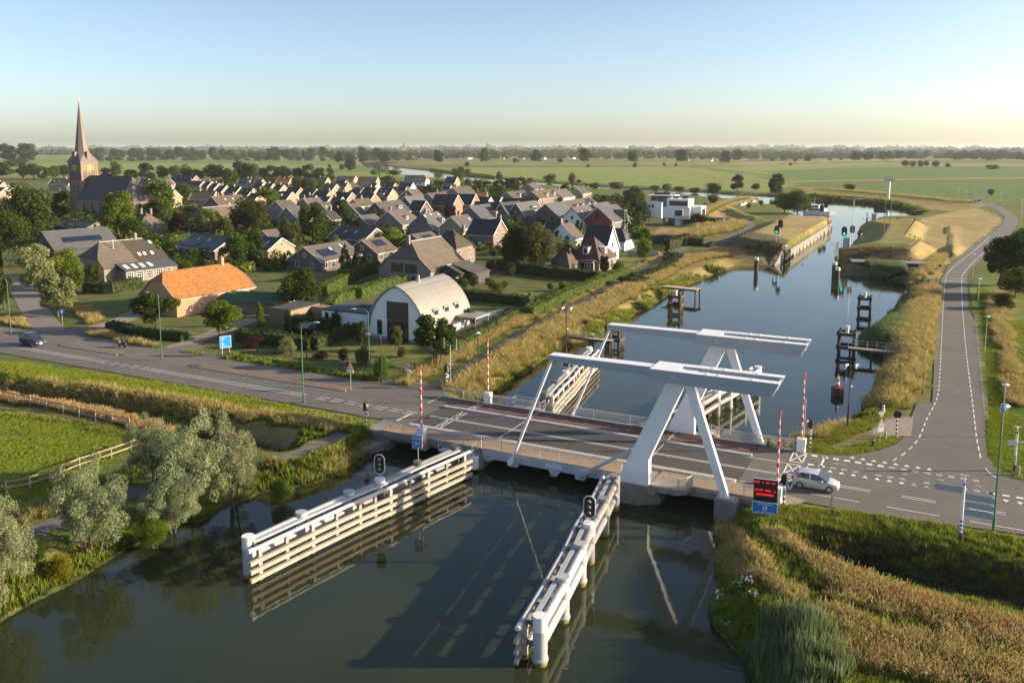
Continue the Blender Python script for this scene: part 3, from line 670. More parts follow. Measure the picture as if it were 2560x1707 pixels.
def bstrip(s0, n0, s1, n1, w, z=.024):
 a = Vector(L(s0, n0, z)); c = Vector(L(s1, n1, z)); d = (c - a).normalized(); p = Vector((-d.y, d.x, 0)) * w / 2
 mk2.face([a - p, c - p, c + p, a + p])
bstrip(-50.5, 78.62, -15.3, 78.62, .1); bstrip(-50.5, 78.9, -15.3, 78.9, .1); bstrip(-50.5, 75.5, -15.3, 75.5, .11); bstrip(-50.5, 81.9, -15.3, 81.9, .11)
for s0 in (-48.0, -47.3): bstrip(s0, 75.6, s0, 81.8, .09)
for k in range(2):
 a, c = 75.6 + k * 3.1, 78.7 + k * 3.1
 bstrip(-48.0, a, -47.3, c, .08); bstrip(-47.3, a, -48.0, c, .08)
z_ = .036
for s0 in (-48.0, -47.3): bstrip(s0, 82.7, s0, 85.8, .08, z_)
bstrip(-48.0, 82.7, -47.3, 85.8, .07, z_); bstrip(-47.3, 82.7, -48.0, 85.8, .07, z_)
for k in range(13): bstrip(-46 + k * 2.4, 84.25, -45.4 + k * 2.4, 84.25, .09, z_)
mk2.build("lane_marking", M['road_paint'], bridge)
mj = MB()
for s0 in (-40.1, -24.17): mj.box(s0 - .06 - BS, s0 + .06 - BS, 72.1 - BN, 85.9 - BN, .0, .039)
mj.build("expansion_joint", M['galv'], bridge)
mk3 = MB()
for n0, n1 in ((75.5, 78.4), (79.0, 81.9), (82.6, 85.6)):
 for q in ((-11.9, n0, -10.7, n0), (-11.9, n1, -10.7, n1), (-11.9, n0, -11.9, n1), (-10.7, n0, -10.7, n1), (-11.9, n0, -10.7, n1), (-10.7, n0, -11.9, n1)): strip(mk3, *q, .16)
for n in (78.62, 78.9): strip(mk3, -15.2, n, -11.9, n, .1)
strip(mk3, -15.2, 75.45, -11.9, 75.45, .11); strip(mk3, -15.2, 81.95, -11.9, 81.95, .11)
tag(mk3.build("road_marking", M['road_paint']), kind='structure')
def whiten_sunlit_faces(b):  # grazing sun put into the colour: beam tops and ends white, sides grey
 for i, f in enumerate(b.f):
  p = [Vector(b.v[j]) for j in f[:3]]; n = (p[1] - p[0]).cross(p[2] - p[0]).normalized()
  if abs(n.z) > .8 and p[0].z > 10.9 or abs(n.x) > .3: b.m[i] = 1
def pier(b, s0, s1, n0, n1, nose):
 b.prism([(s0 - BS, n0 + nose - BN), (s0 + .5 * (s1 - s0) - .8 - BS, n0 - BN), (s0 + .5 * (s1 - s0) + .8 - BS, n0 - BN), (s1 - BS, n0 + nose - BN), (s1 - BS, n1 - nose - BN), (s0 + .5 * (s1 - s0) + .8 - BS, n1 - BN), (s0 + .5 * (s1 - s0) - .8 - BS, n1 - BN), (s0 - BS, n1 - nose - BN)], -4, -.76)
part("pier", lambda b: pier(b, -42.2, -39.7, 70.6, 87.0, 1.2), M['concrete'])
part("pier", lambda b: (pier(b, -26.6, -21.3, 70.0, 87.6, 1.2), bbox(b, -26.4, -21.5, 70.35, 87.2, -.76, -.05)), M['concrete'])
part("pier_head", lambda b: (bbox(b, -42.0, -39.9, 70.8, 71.9, -.76, -.25), bbox(b, -42.0, -39.9, 86.2, 87.1, -.76, -.25)), M['concrete'])
part("abutment", lambda b: (bbox(b, -57, -51.2, 71.4, 86.6, -4, -.76), b.prism([(-56 - BS, 71.35 - BN), (-51.6 - BS, 71.35 - BN), (-53.6 - BS, 66.5 - BN), (-54.2 - BS, 66.8 - BN)], -4, -.9)), M['concrete'])
part("abutment", lambda b: (bbox(b, -16.3, -10.5, 71.4, 86.6, -4, -.76), bbox(b, -16.2, -14.3, 70.3, 71.85, -4, .02), bbox(b, -16.2, -14.3, 86.2, 87.6, -4, .02)), M['concrete'])
part("fender_plate", lambda b: b.cyl(L(-40.4, 70.65, -1.5), L(-40.4, 70.65, -.3), .62, n=14), M['white_steel'], True)
for n0 in (70.6, 86.05):
 n1 = n0 + .75; y0, y1 = n0 - BN, n1 - BN; yc = (y0 + y1) / 2; x = lambda s: s - BS
 fr = thing("portal_frame", None, None); fr.parent = bridge
 MB_ = MB(); MB_.slab_xz([(x(-25.2), -.05), (x(-22.2), -.05), (x(-22.22), 2.4), (x(-18.95), 10.25), (x(-20.55), 10.25)], y0, y1); MB_.build("main_leg", M['white_steel'], fr)
 MB_ = MB(); MB_.slab_xz([(x(-15.72), .1), (x(-15.05), .1), (x(-18.55), 10.25), (x(-19.45), 10.25)], y0 + .12, y1 - .12); MB_.build("stay_leg", M['white_steel'], fr)
 MB_ = MB(); MB_.box(x(-16.1), x(-14.65), y0 - .05, y1 + .05, .02, .1)
 for sx in (-16.0, -15.86, -14.9, -14.76):
  for sy in (y0 + .1, y1 - .1): MB_.cyl((x(sx), sy, .1), (x(sx), sy, .22), .05, n=6)
 MB_.build("base_plate", M['galv'], fr)
 MB_ = MB(); MB_.cyl((x(-23.3), y0 - .012, 2.6), (x(-23.3), y0, 2.6), .22, n=18); MB_.build("leg_hatch", M['white_steel'], fr)
 bm_ = thing("balance_beam", None, None); bm_.parent = bridge
 w = 1.5
 top, Ls, Lt = 11.0, -22.0, -32.1
 MB_ = MB(); MB_.slab_xz([(x(Lt), 10.42), (x(Lt) + .12, 11.0), (x(Ls), 11.03), (x(Ls), 10.2)], yc - .62, yc + .62); whiten_sunlit_faces(MB_); MB_.build("beam_arm", [M['beam_steel'], M['white_steel']], bm_)
 MB_ = MB(); MB_.slab_xz([(x(-22.35), 10.2), (x(-22.0), 11.1), (x(-19.6), 11.1), (x(-19.6), 10.0), (x(-20.5), 10.02)], yc - w, yc + w)
 for sy in (-1, 1):
  a, c = sorted((yc + sy * w, yc + sy * (w - .85)))
  MB_.slab_xz([(x(-19.6), 11.1), (x(-11.05), 11.1), (x(-11.65), 9.85), (x(-19.6), 10.0)], a, c)
 MB_.slab_xz([(x(-11.7), 10.05), (x(-11.2), 10.95), (x(-11.32), 10.95), (x(-11.82), 10.05)], yc - .65, yc + .65)
 whiten_sunlit_faces(MB_); MB_.build("counterweight_arm", [M['beam_steel'], M['white_steel']], bm_)
 MB_ = MB(); MB_.box(x(-19.6), x(-18.2), yc - .62, yc + .62, 10.55, 10.9); MB_.build("pivot_box", M['white_steel'], bm_)
 MB_ = MB(); MB_.cyl((x(-19.85), yc - w - .02, 10.55), (x(-19.85), yc - w, 10.55), .26, n=20); MB_.cyl((x(-19.85), yc - w - .03, 10.55), (x(-19.85), yc - w - .02, 10.55), .18, n=20); MB_.build("pivot_cap", M['leaf_steel'], bm_)
 MB_ = MB()
 for sx in (-17.0, -16.0, -13.2):
  for sy in (-1.1, 1.1):
   MB_.beam((x(sx), yc + sy - .2, 11.16), (x(sx), yc + sy + .2, 11.16), .04, .04); MB_.beam((x(sx), yc + sy - .2, 11.1), (x(sx), yc + sy - .2, 11.16), .04, .04); MB_.beam((x(sx), yc + sy + .2, 11.1), (x(sx), yc + sy + .2, 11.16), .04, .04)
 MB_.build("lifting_eye", M['white_steel'], bm_)
 ysl = (71.45 if n0 < 78 else 86.35) - BN
 MB_ = MB(); MB_.cyl((x(-31.95), yc, 10.45), (x(-36.45), ysl, -.45), .15, n=10); MB_.cyl((x(-36.5), ysl - .3, -.5), (x(-36.5), ysl + .22, -.5), .3, n=14); MB_.build("hanger_rod", M['white_steel'], bridge, True)
 MB_ = MB(); MB_.slab_xz([(x(-37.1), -.1), (x(-35.5), -.1), (x(-35.9), -1.05), (x(-36.9), -1.05)], ysl + .1, ysl + .4); MB_.build("hanger_bracket", M['leaf_steel'], bridge)
 MB_ = MB(); MB_.beam((x(-24.0), yc - .1, 2.95), (x(-28.2), ysl, .05), .28, .3); MB_.build("drive_strut", M['leaf_steel'], bridge)
 MB_ = MB(); MB_.beam((x(-28.1), ysl, .1), (x(-29.2), ysl, -.5), .42, .42); MB_.cyl((x(-29.3), ysl - .32, -.55), (x(-29.3), ysl + .3, -.55), .26, n=12); MB_.slab_xz([(x(-29.9), -.1), (x(-28.3), -.1), (x(-28.8), -1.1), (x(-29.7), -1.1)], ysl + .1, ysl + .4); MB_.build("strut_joint", M['leaf_steel'], bridge)
 MB_ = MB(); MB_.beam((x(-27.0), ysl, .95), (x(-26.7), ysl, .1), .06, .06); MB_.build("strut_stay", M['white_steel'], bridge)
pl = MB(); pl.box(-32.9 - BS, -31.2 - BS, 71.74 - BN, 71.795 - BN, -.5, -.18); pl.build("name_plate", M['sign_white'], bridge)
tx = MB(); tx.text("Macharense brug", .17, Matrix.Translation(L(-32.05, 71.73, -.34)) @ Matrix.Rotation(math.pi / 2, 4, 'X')); tx.build("plate_lettering", M['dark_metal'], bridge)
nb = MB(); nb.slab_xz([(-32.6 - BS, -.7), (-31.3 - BS, -.7), (-31.75 - BS, -1.3), (-32.25 - BS, -1.3)], 71.7 - BN, 71.78 - BN); nb.build("light_bracket", M['leaf_steel'], bridge)
nl = MB(); nl.cyl(L(-32.3, 71.5, -1.2), L(-32.3, 71.68, -1.2), .1, n=10); nl.build("clearance_light", M['orange_red'], bridge)
def railing(pts, group_slats=True, h=1.05, z0=.05, pitch=.115):
 rl = MB(); sl = MB()
 tot = 0.
 for (a, b_) in zip(pts[:-1], pts[1:]):
  A = Vector(L(*a, z0)); B = Vector(L(*b_, z0)); d = (B - A); Ln = d.length; d.normalize(); p = Vector((-d.y, d.x, 0))
  rl.beam(A + Vector((0, 0, h)), B + Vector((0, 0, h)), .075, .05); rl.beam(A + Vector((0, 0, .06)), B + Vector((0, 0, .06)), .05, .05)
  k = max(1, int(Ln / 2.0))
  for i in range(k + 1): q = A + d * (Ln * i / k); rl.beam(q + Vector((0, 0, -.15)), q + Vector((0, 0, h)), .05, .05)
  kk = int(Ln / pitch)
  e = (d * .5 - p * .86) * .036
  for i in range(kk):
   q = A + d * ((i + .5) * Ln / kk); u = Vector((0, 0, h - .03)); f = Vector((0, 0, .03)); t = p * .008
   tw = (d * .8 - p * .55) * .036
   sl.face([q - e + f, q + e + f, q + tw + u, q - tw + u])
 o = rl.build("railing", M['rail_slat'], bridge); tag(sl.build("slat", M['rail_slat'], o), kind='stuff'); return o
railing([(-53.8, 72.1), (-47.6, 72.1)]); railing([(-46.5, 72.1), (-40.2, 72.1)]); railing([(-40.0, 72.1), (-25.3, 72.1)])
railing([(-22.1, 70.75), (-19.5, 70.75), (-18.9, 71.2), (-18.6, 72.1), (-11.8, 72.1)])
railing([(-53.1, 85.98), (-47.6, 85.98)]); railing([(-46.5, 85.98), (-40.2, 85.98)]); railing([(-40.0, 85.98), (-25.0, 85.98)]); railing([(-21.8, 86.3), (-20.6, 86.9), (-20.0, 86.4), (-19.4, 85.98), (-12.0, 85.98)])
for nn, sg in ((71.3, -1), (86.8, 1)):
 lg = MB(); a0, a1 = -44.2, -40.3
 lg.box(a0 - BS, a1 - BS, min(nn, nn + sg * 1.0) - BN, max(nn, nn + sg * 1.0) - BN, -.3, -.22)
 for s_ in (a0, (a0 + a1) / 2 + .6, a1):
  lg.beam(L(s_, nn + sg * .95, -.25), L(s_, nn + sg * .95, .85), .05, .05)
 for zz in (.3, .85): lg.beam(L(a0, nn + sg * .95, zz), L(-41.4, nn + sg * .95, zz), .04, .04); lg.beam(L(a0, nn, zz), L(a0, nn + sg * .95, zz), .04, .04); lg.beam(L(a1, nn, zz), L(a1, nn + sg * .95, zz), .04, .04)
 lg.build("service_landing", M['galv'], bridge)
# ------------------------------------------------------------------ guide fenders of piles and timbers
PILE_N = [44.6, 49.7, 54.75, 58.2, 63.2, 68.3]; PILE_X = [3.8, 3.1, 2.3, 1.6, .9, 0.0]
def fender(side, rear, label):
 """side -1 = left of the channel, +1 = right; posts face the channel"""
 f = thing("guide_fender", label, "fender", RS(BS, BN, WL), A1, "guide fenders leading to the bridge opening")
 ch = -side
 def P(i, off=0., z=0.):
  n = PILE_N[i]; n = 157.4 - n if rear else n
  s_ = (-24.55 + PILE_X[i]) if side > 0 else (-41.05 - PILE_X[i])
  return Vector((s_ + ch * off - BS, n - BN, z - WL))
 for i in range(6):
  pm = ('pile_grey', 'pile_grey', 'pile_grey', 'pile_mid', 'pile_mid', 'pile_mid')[i] if side > 0 else ('pile_grey', 'pile_grey', 'pile_grey', 'pile_dark', 'pile_dark', 'pile_dark')[i]
  if rear and side < 0: pm = 'pile_dark'
  b = MB(); t = 1.42
  b.mat(2); b.cyl(P(i, 0, -3.6), P(i, 0, WL + .28), .47, n=16)
  if i < 3 and side > 0: b.mat(0); b.cyl(P(i, 0, WL + .28), P(i, 0, WL + .42), .53, n=16)
  b.mat(0); b.cyl(P(i, 0, WL + .28), P(i, 0, t - (.95 if i in (0, 3) else .0)), .46, n=16)
  if i in (0, 3): b.mat(1); b.cyl(P(i, 0, t - .95), P(i, 0, t), .465, n=16)
  b.build("pile", [M[pm], M['pile_white'], M['algae']], f, True)
 tb = MB(); dm = M['pile_grey' if side > 0 else 'pile_mid']
 for i in range(5):
  for z in (.85, -.35):
   tb = MB(); a, c = P(i, -.12, z), P(i + 1, -.12, z); d = (c - a).normalized()
   tb.cyl(a + d * .3, c - d * .3, .31, n=12); tb.build("tube_beam", M['pile_grey'] if (i < 2 and not (rear and side < 0)) else M['pile_mid'], f, True)
 ends = [0.0]
 for i in range(6):
  b = MB(); q = P(i, 1.05); b.mat(1); b.box(q.x - .14, q.x + .14, q.y - .17, q.y + .17, -1.5, .32); b.mat(0); b.box(q.x - .14, q.x + .14, q.y - .17, q.y + .17, .32, 2.55)
  b.build("timber_post", [M['timber'], M['algae']], f)
  b = MB(); b.beam(P(i, .4, .75), P(i, .95, .75), .22, .22); b.beam(P(i, .4, -.6), P(i, .95, -.6), .22, .22); b.build("bracket", M['pile_dark'], f)
 sgn = 1 if not rear else -1
 d0 = (P(0, 1.05) - P(1, 1.05)).normalized(); d5 = (P(5, 1.05) - P(4, 1.05)).normalized()
 for zi, z in enumerate((-.12, -.8, -1.45)):
  pts = [P(0, 1.3, z) + d0 * 1.1] + [P(i, 1.3, z) for i in range(6)] + [P(5, 1.3, z) + d5 * .8]
  for k in ((0, 2), (2, 3), (3, 4), (4, 5), (5, 7)):
   b = MB(); a, c = pts[k[0]], pts[k[1]]
   b.beam(a, c, .26, .3)
   b.build("timber_wale", M['timber'], f)
  bb = MB()
  for i in range(6):
   for dd in (-.22, .22):
    q = P(i, 1.3, z) + d0 * dd; bb.cyl(q, q + Vector((ch * .15, 0, 0)), .035, n=6)
  tag(bb.build("bolt", M['dark_metal'], f), kind='stuff')
 for i in range(5):
  q = (P(i, 1.05) + P(i + 1, 1.05)) / 2; b = MB(); b.box(q.x - .1, q.x + .1, q.y - .16, q.y + .16, .3, 2.4); b.build("intermediate_post", M['pile_mid'], f)
 b = MB(); pts = [P(0, 1.2, .82) + d0 * 1.1] + [P(i, 1.2, .82) for i in range(6)] + [P(5, 1.2, .82) + d5 * .7]
 b.mat(1); b.cyl(pts[0], pts[0] * .55 + pts[1] * .45, .17, n=10); b.mat(0); b.cyl(pts[0] * .55 + pts[1] * .45, pts[1], .165, n=10)
 for a, c in zip(pts[1:-1], pts[2:]): b.cyl(a, c, .165, n=10)
 b.build("rubbing_tube", [M['pile_grey'], M['pile_white']], f, True)
 b = MB()
 for i in range(5): b.beam(P(i, .45, 1.0), P(i + 1, .45, 1.0), .35, .16)
 b.build("walkway_beam", M['pile_grey'], f)
 return P, f
P_l, f_l = fender(-1, False, "timber and steel guide fender left of the channel in front of the bridge")
P_r, f_r = fender(1, False, "grey steel pile guide fender right of the channel in front of the bridge")
P_lr, f_lr = fender(-1, True, "guide fender left of the channel behind the bridge under the beam tips")
P_rr, f_rr = fender(1, True, "guide fender right of the channel behind the bridge legs")
def fw(P, i, off, z): return bridge_m @ P(i, off, z)
bridge_m = Matrix.Translation(RS(BS, BN, WL)) @ Matrix.Rotation(A1, 4, 'Z')
# ------------------------------------------------------------------ signals, signs, lamps
def stadium(w, h, k=10):
 r = w / 2; pts = []
 for i in range(k + 1): t = math.pi * i / k; pts.append((r * math.cos(t), h / 2 - r + r * math.sin(t)))
 for i in range(k + 1): t = math.pi + math.pi * i / k; pts.append((r * math.cos(t), -(h / 2 - r) + r * math.sin(t)))
 return pts
def ship_signal(loc, rz, label, lit=None, post=.35, group="ship signals", cz=1.0, plain=False):
 """front faces local -y"""
 t = thing("ship_signal", label, "signal light", loc, rz, group)
 b = MB(); b.cyl((0, .1, 0), (0, .1, post + .4), .05, n=8); b.build("post", M['galv'], t)
 b = MB(); z = post + .92; b.slab_xz([(x, y + z) for x, y in stadium(.98, 1.84)], .0, .05); b.build("rim", M['sign_white'] if not plain else M['black'], t)
 b = MB(); b.slab_xz([(x, y + z) for x, y in stadium(.84, 1.7)], -.03, .0); b.slab_xz([(x, y + z) for x, y in stadium(.84, 1.7)], .05, .07); b.build("backboard", M['black'], t)
 for k in range(3):
  zz = z + .45 - .45 * k; b = MB(); b.mat(0); b.cyl((0, -.09, zz), (0, -.03, zz), .14, n=14)
  b.mat(1)
  for i in range(7):
   a0, a1 = math.pi * i / 7, math.pi * (i + 1) / 7
   b.face([(.16 * math.cos(a0), -.04, zz + .16 * math.sin(a0)), (.16 * math.cos(a1), -.04, zz + .16 * math.sin(a1)), (.16 * math.cos(a1), -.27, zz + .15 * math.sin(a1)), (.16 * math.cos(a0), -.27, zz + .15 * math.sin(a0))])
  lm = M['lens_dark']
  if lit == 'red' and k == 0: lm = M['lamp_red']
  if lit == 'green' and k == 2: lm = M['lamp_green']
  b.build("lamp", [lm, M['timber_dark'] if lit != 'red' else M['pile_mid']], t)
 return t
ship_signal(fw(P_l, 3, 0, 1.42), A1 + .25, "black ship signal with white rim on the left fender pile", 'red')
ship_signal(fw(P_r, 3, 0, 1.42), A1 + .1, "black ship signal with white rim on the right fender pile", 'red')
ship_signal(fw(P_lr, 3, 0, 1.42), A1 + math.pi, "back of a ship signal on the fender beyond the bridge, left of the beam tip", None)
ship_signal(fw(P_rr, 3, 0, 1.42), A1 + math.pi, "back of a ship signal on the pale fender behind the bridge legs", None)
def board(b, w, h, z, y0, y1): b.box(-w / 2, w / 2, y0, y1, z - h / 2, z + h / 2)
def txt(b, s, size, x, y, z): b.text(s, size, Matrix.Translation((x, y, z)) @ Matrix.Rotation(math.pi / 2, 4, 'X'))
t = thing("channel_sign", "small blue VHF 84 sign on a fender pile before the bridge", "sign", fw(P_l, 4, 0, 1.42), A1 + .1)
b = MB(); b.cyl((0, .06, 0), (0, .06, 2.2), .035, n=8); b.build("post", M['galv'], t)
b = MB(); board(b, .98, 1.2, 1.9, -.03, 0); b.build("rim", M['sign_white'], t)
b = MB(); board(b, .9, 1.12, 1.9, -.036, -.03); b.build("panel", M['sign_blue'], t)
b = MB(); txt(b, "VHF", .44, 0, -.04, 2.15); txt(b, "84", .56, 0, -.04, 1.68); b.build("lettering", M['sign_white'], t)
b = MB(); b.cyl((.28, .09, 1.8), (.28, .12, 1.8), .42, n=20); b.build("round_plate", M['sign_red'], t)
def barrier(loc, label, rz=A1):
 t = thing("bridge_barrier", label, "barrier", loc, rz, "raised red and white barriers of the bridge")
 b = MB(); b.slab_xz([(-.42, -.05), (.42, -.05), (.36, .45), (.42, .8), (.42, 1.35), (-.42, 1.35)], -.35, .35); b.build("housing", M['white_steel'], t)
 b = MB(); k = 15
 for i in range(k):
  b.mat(i % 2); b.cyl((0, 0, 1.35 + i * 6.4 / k), (0, 0, 1.35 + (i + 1) * 6.4 / k), .095 - .003 * i, .092 - .003 * i, n=10)
 b.build("boom", [M['orange_red'], M['sign_white']], t, True)
 b = MB(); b.lathe((0, 0, 7.74), [(.06, 0), (.12, .05), (.1, .18), (.05, .25)], 10)
 for z in (3.2, 5.2): b.box(-.1, .1, -.12, .12, z, z + .22)
 b.build("boom_lamp", M['sign_red'], t)
 return t
barrier(RS(-47.05, 71.65), "raised barrier on a concrete bracket, front railing left of the bridge"); barrier(RS(-47.0, 86.0), "raised barrier at the rear railing left of the bridge")
barrier(RS(-11.3, 72.2), "raised barrier behind the black text board"); barrier(RS(-11.3, 86.0), "raised barrier on the grass bank at the cycle path end")
b = MB(); b.box(-47.9 - BS, -46.2 - BS, 71.0 - BN, 72.3 - BN, -.9, -.06); b.build("barrier_bracket", M['concrete'], bridge)
def striped_post(b, h, r=.09, n=9):
 for i in range(n): b.mat(i % 2); b.cyl((0, 0, h * i / n), (0, 0, h * (i + 1) / n), r, n=10)
def road_signal(loc, rz, label, disc=False):
 t = thing("warning_signal", label, "signal", loc, rz, "bridge warning signals on striped posts")
 b = MB(); striped_post(b, 2.0); b.build("striped_post", [M['sign_white'], M['black']], t)
 if disc:
  b = MB(); b.cyl((0, -.02, 2.35), (0, .06, 2.35), .42, n=22); b.build("disc", M['black'], t)
 else:
  b = MB(); b.box(-.22, .22, -.16, .16, 2.0, 2.95); b.build("housing", M['black'], t)
  b = MB()
  for z in (2.25, 2.6):
   b.cyl((-.02, -.3, z + .04), (-.02, -.16, z), .17, n=12)
  b.build("hood", M['black'], t)
  b = MB(); b.box(.1, .32, -.14, .14, 1.35, 1.75); b.build("control_box", M['pile_grey'], t)
 return t
road_signal(GQ('b1', 197, 682), A1 + 1.4, "black warning signal on a striped post at the footpath left of the bridge")
road_signal(GQ('b1', 912, 320), A1 + 1.4, "black warning signal on a striped post beside the towpath entrance")
road_signal(GQ('b3', 485, 1130), A1 - 1.6, "black warning signal on a striped post on the bank behind the rear right barrier")
road_signal(GQ(8, 597, 470), A1 - 1.5, "black warning signal on a striped post beside the text board")
road_signal(GQ('b3', 1203, 1035), A1 + .4, "round black signal disc on a striped post on the gravel apron", True)
def lamp_post(base, h, rz, label, colour='green_post', arm=1.6, head='sign_back', group="green street lamps along the road"):
 t = thing("street_lamp", label, "street lamp", base, rz, group)
 b = MB(); b.cyl((0, 0, -.1), (0, 0, 1.2), .11, n=10); b.cyl((0, 0, 1.2), (0, 0, h - .5), .075, .055, n=10)
 pts = [(0, 0, h - .5), (.12, 0, h - .15), (.45, 0, h), (arm, 0, h + .12)]
 for a, c in zip(pts[:-1], pts[1:]): b.cyl(a, c, .05, n=8)
 b.build("pole", M[colour], t, True)
 b = MB(); b.lathe((0, 0, 0), [(.02, -.12), (.16, -.1), (.2, .0), (.13, .09), (.02, .11)], 10)
 for i, v in enumerate(b.v): b.v[i] = (arm + .3 + v[0] * 2.2, v[1], h + .13 + v[2] * .8)
 b.build("lamp_head", M[head], t, True); return t
LN = "tall green street lamp "
lamp_post(G(404.6, 899.5), 9.6, math.pi - .3, LN + "at the driveway mouth, right of the orange barn wall"); lamp_post(G(759, 1007), 9.7, math.pi + A1 + 3.5, LN + "on the near verge, left of the triangular warning sign")
lamp_post(G(27.5, 836), 9.2, math.pi, LN + "by the lane at the far left edge"); lamp_post(GQ('H', 440, 1510), 9.3, math.pi, LN + "in front of the white arched house")
lamp_post(G(2483, 1328), 10.0, 0.6, LN + "behind the white signpost at the junction", arm=.25, head='sign_white')
lamp_post(GQ('H', 600, 1555), 6.3, math.pi - .1, "dark lamp post with a flat arm beside the light green shrub", 'dark_metal', 1.4, 'galv', "dark lamp posts")
def post_top(base, h, label, group, colour='galv', twin=False):
 t = thing("post_lamp", label, "street lamp", base, rnd.uniform(-.3, .3), group)
 b = MB(); b.cyl((0, 0, -.1), (0, 0, h), .06, .04, n=8)
 if twin: b.beam((-.5, 0, h), (.5, 0, h), .05, .05)
 b.build("pole", M[colour], t)
 b = MB()
 for x in ((-.5, .5) if twin else (0,)):
  if twin: b.ball((x, 0, h + .2), .16, 8, 5)
  else: b.lathe((x, 0, h), [(.04, 0), (.38, .02), (.3, .1), (.05, .16)], 12)
 b.build("lamp_head", M['sign_white'], t, True); return t
GD = "post top lamps along the dike road"
post_top(GQ('b3', 1940, 350), 5.6, "white hooded lamp on the dike road verge, third from the junction", GD); post_top(GQ('b3', 2080, 1040), 5.6, "white hooded lamp behind the square blue sign", GD)
post_top(GQ('b4', 1866, 1545), 5.8, "white hooded lamp on the verge beside the lone dark tree", GD); post_top(GQ('b4', 1822, 1275), 5.8, "white hooded lamp at the road crossing before the bend", GD); post_top(GQ('b4', 1944, 1008), 6.0, "white hooded lamp in the bend of the dike road", GD)
post_top(GQ('b4', 2248, 820), 10.5, "tall thin lamp at the right end of the road bend", GD); post_top(GQ('b4', 1835, 585), 6.0, "thin lamp beside the far white van", GD); post_top(GQ('b4', 2075, 580), 4.0, "low white lamp in the field beyond the bend", GD)
post_top(GQ('H', 1855, 1390), 5.2, "dark lamp with a white bulb on the towpath bend", "dark lamps on the towpath", 'dark_metal')
post_top(G(1142.5, 752), 4.6, "dark lamp in the hedge beside the courtyard drive", "dark lamps on the towpath", 'dark_metal')
post_top(GQ('b4', 1693, 560), 6, "thin grey pole left of the far white van", "poles by the far dike"), post_top(GQ('b4', 1762, 575), 5, "thin grey pole close behind the far white van", "poles by the far dike")
def cctv(base, h, label, dark=True):
 t = thing("camera_mast", label, "camera mast", base, A1 + .4, "camera masts by the bridge")
 b = MB(); b.cyl((0, 0, -.2), (0, 0, h * .4), .12, n=10); b.cyl((0, 0, h * .4), (0, 0, h), .06, n=8); b.beam((-.55, 0, h), (.6, 0, h), .05, .05); b.build("mast", M['dark_metal' if dark else 'galv'], t)
 for x, r in ((-.5, .5), (.55, -.4)):
  b = MB(); b.cyl((x, 0, h), (x, 0, h + .3), .07, n=8); b.beam((x - .1, -.1, h + .38), (x + .25, .15, h + .42), .16, .16); b.build("camera", M['sign_white'], t)
 b = MB(); b.ball((.14, 0, h * .7), .13, 8, 6); b.build("loudspeaker", M['sign_white'], t)
cctv(GQ('b3', 797, 965), 6.6, "dark mast with two white cameras on the right bank beyond the bridge")
cctv(fw(P_lr, 3, 0, 1.3), 8.0, "tall dark mast with two white cameras rising from the far left fender")
def antenna(base, h, label):
 t = thing("antenna_mast", label, "mast", base, A1, "antenna masts")
 b = MB(); b.cyl((0, 0, 0), (0, 0, h), .05, n=8); b.build("pole", M['galv'], t)
 b = MB(); b.beam((-.9, 0, h), (.9, 0, h), .05, .05); b.beam((-.9, 0, h - .5), (-.9, 0, h + .9), .05, .05); b.beam((.9, 0, h - .5), (.9, 0, h + .9), .05, .05); b.build("aerial", M['galv'], t)
 b = MB(); b.ball((-.15, 0, h * .56), .17, 8, 6); b.beam((-.3, 0, h * .56), (.35, 0, h * .56), .08, .08); b.build("speaker", M['sign_white'], t)
antenna(GQ('b1', 950, 325), 5.6, "grey mast with forked aerials beside the towpath entrance")
t = thing("speaker_pole", "thin grey pole with a speaker behind the rear right barrier", "pole", GQ('b3', 432, 1100), 0); b = MB(); b.cyl((0, 0, 0), (0, 0, 4.8), .045, n=8); b.build("pole", M['galv'], t); b = MB(); b.ball((.25, 0, 2.4), .14, 8, 6); b.build("speaker", M['sign_white'], t)
bx = GQ(8, 478, 530); t = thing("text_board", "black text board with red letters above a blue sign on one post", "sign", bx, A1 + .12)
H0 = ZV(Q(8, 0, 433)[1], bx); H1 = ZV(Q(8, 0, 297)[1], bx); B0 = ZV(Q(8, 0, 510)[1], bx); B1 = ZV(Q(8, 0, 437)[1], bx)
b = MB(); b.cyl((0, .12, -.6), (0, .12, H1 - .3), .09, n=10); b.build("post", M['dark_metal'], t)
b = MB(); b.box(-.95, .95, -.06, .1, H0, H1); b.build("cabinet", M['black'], t); b = MB(); b.box(-.97, .97, -.06, .11, H1 + .002, H1 + .05); b.build("cabinet_top", M['galv'], t)
b = MB()
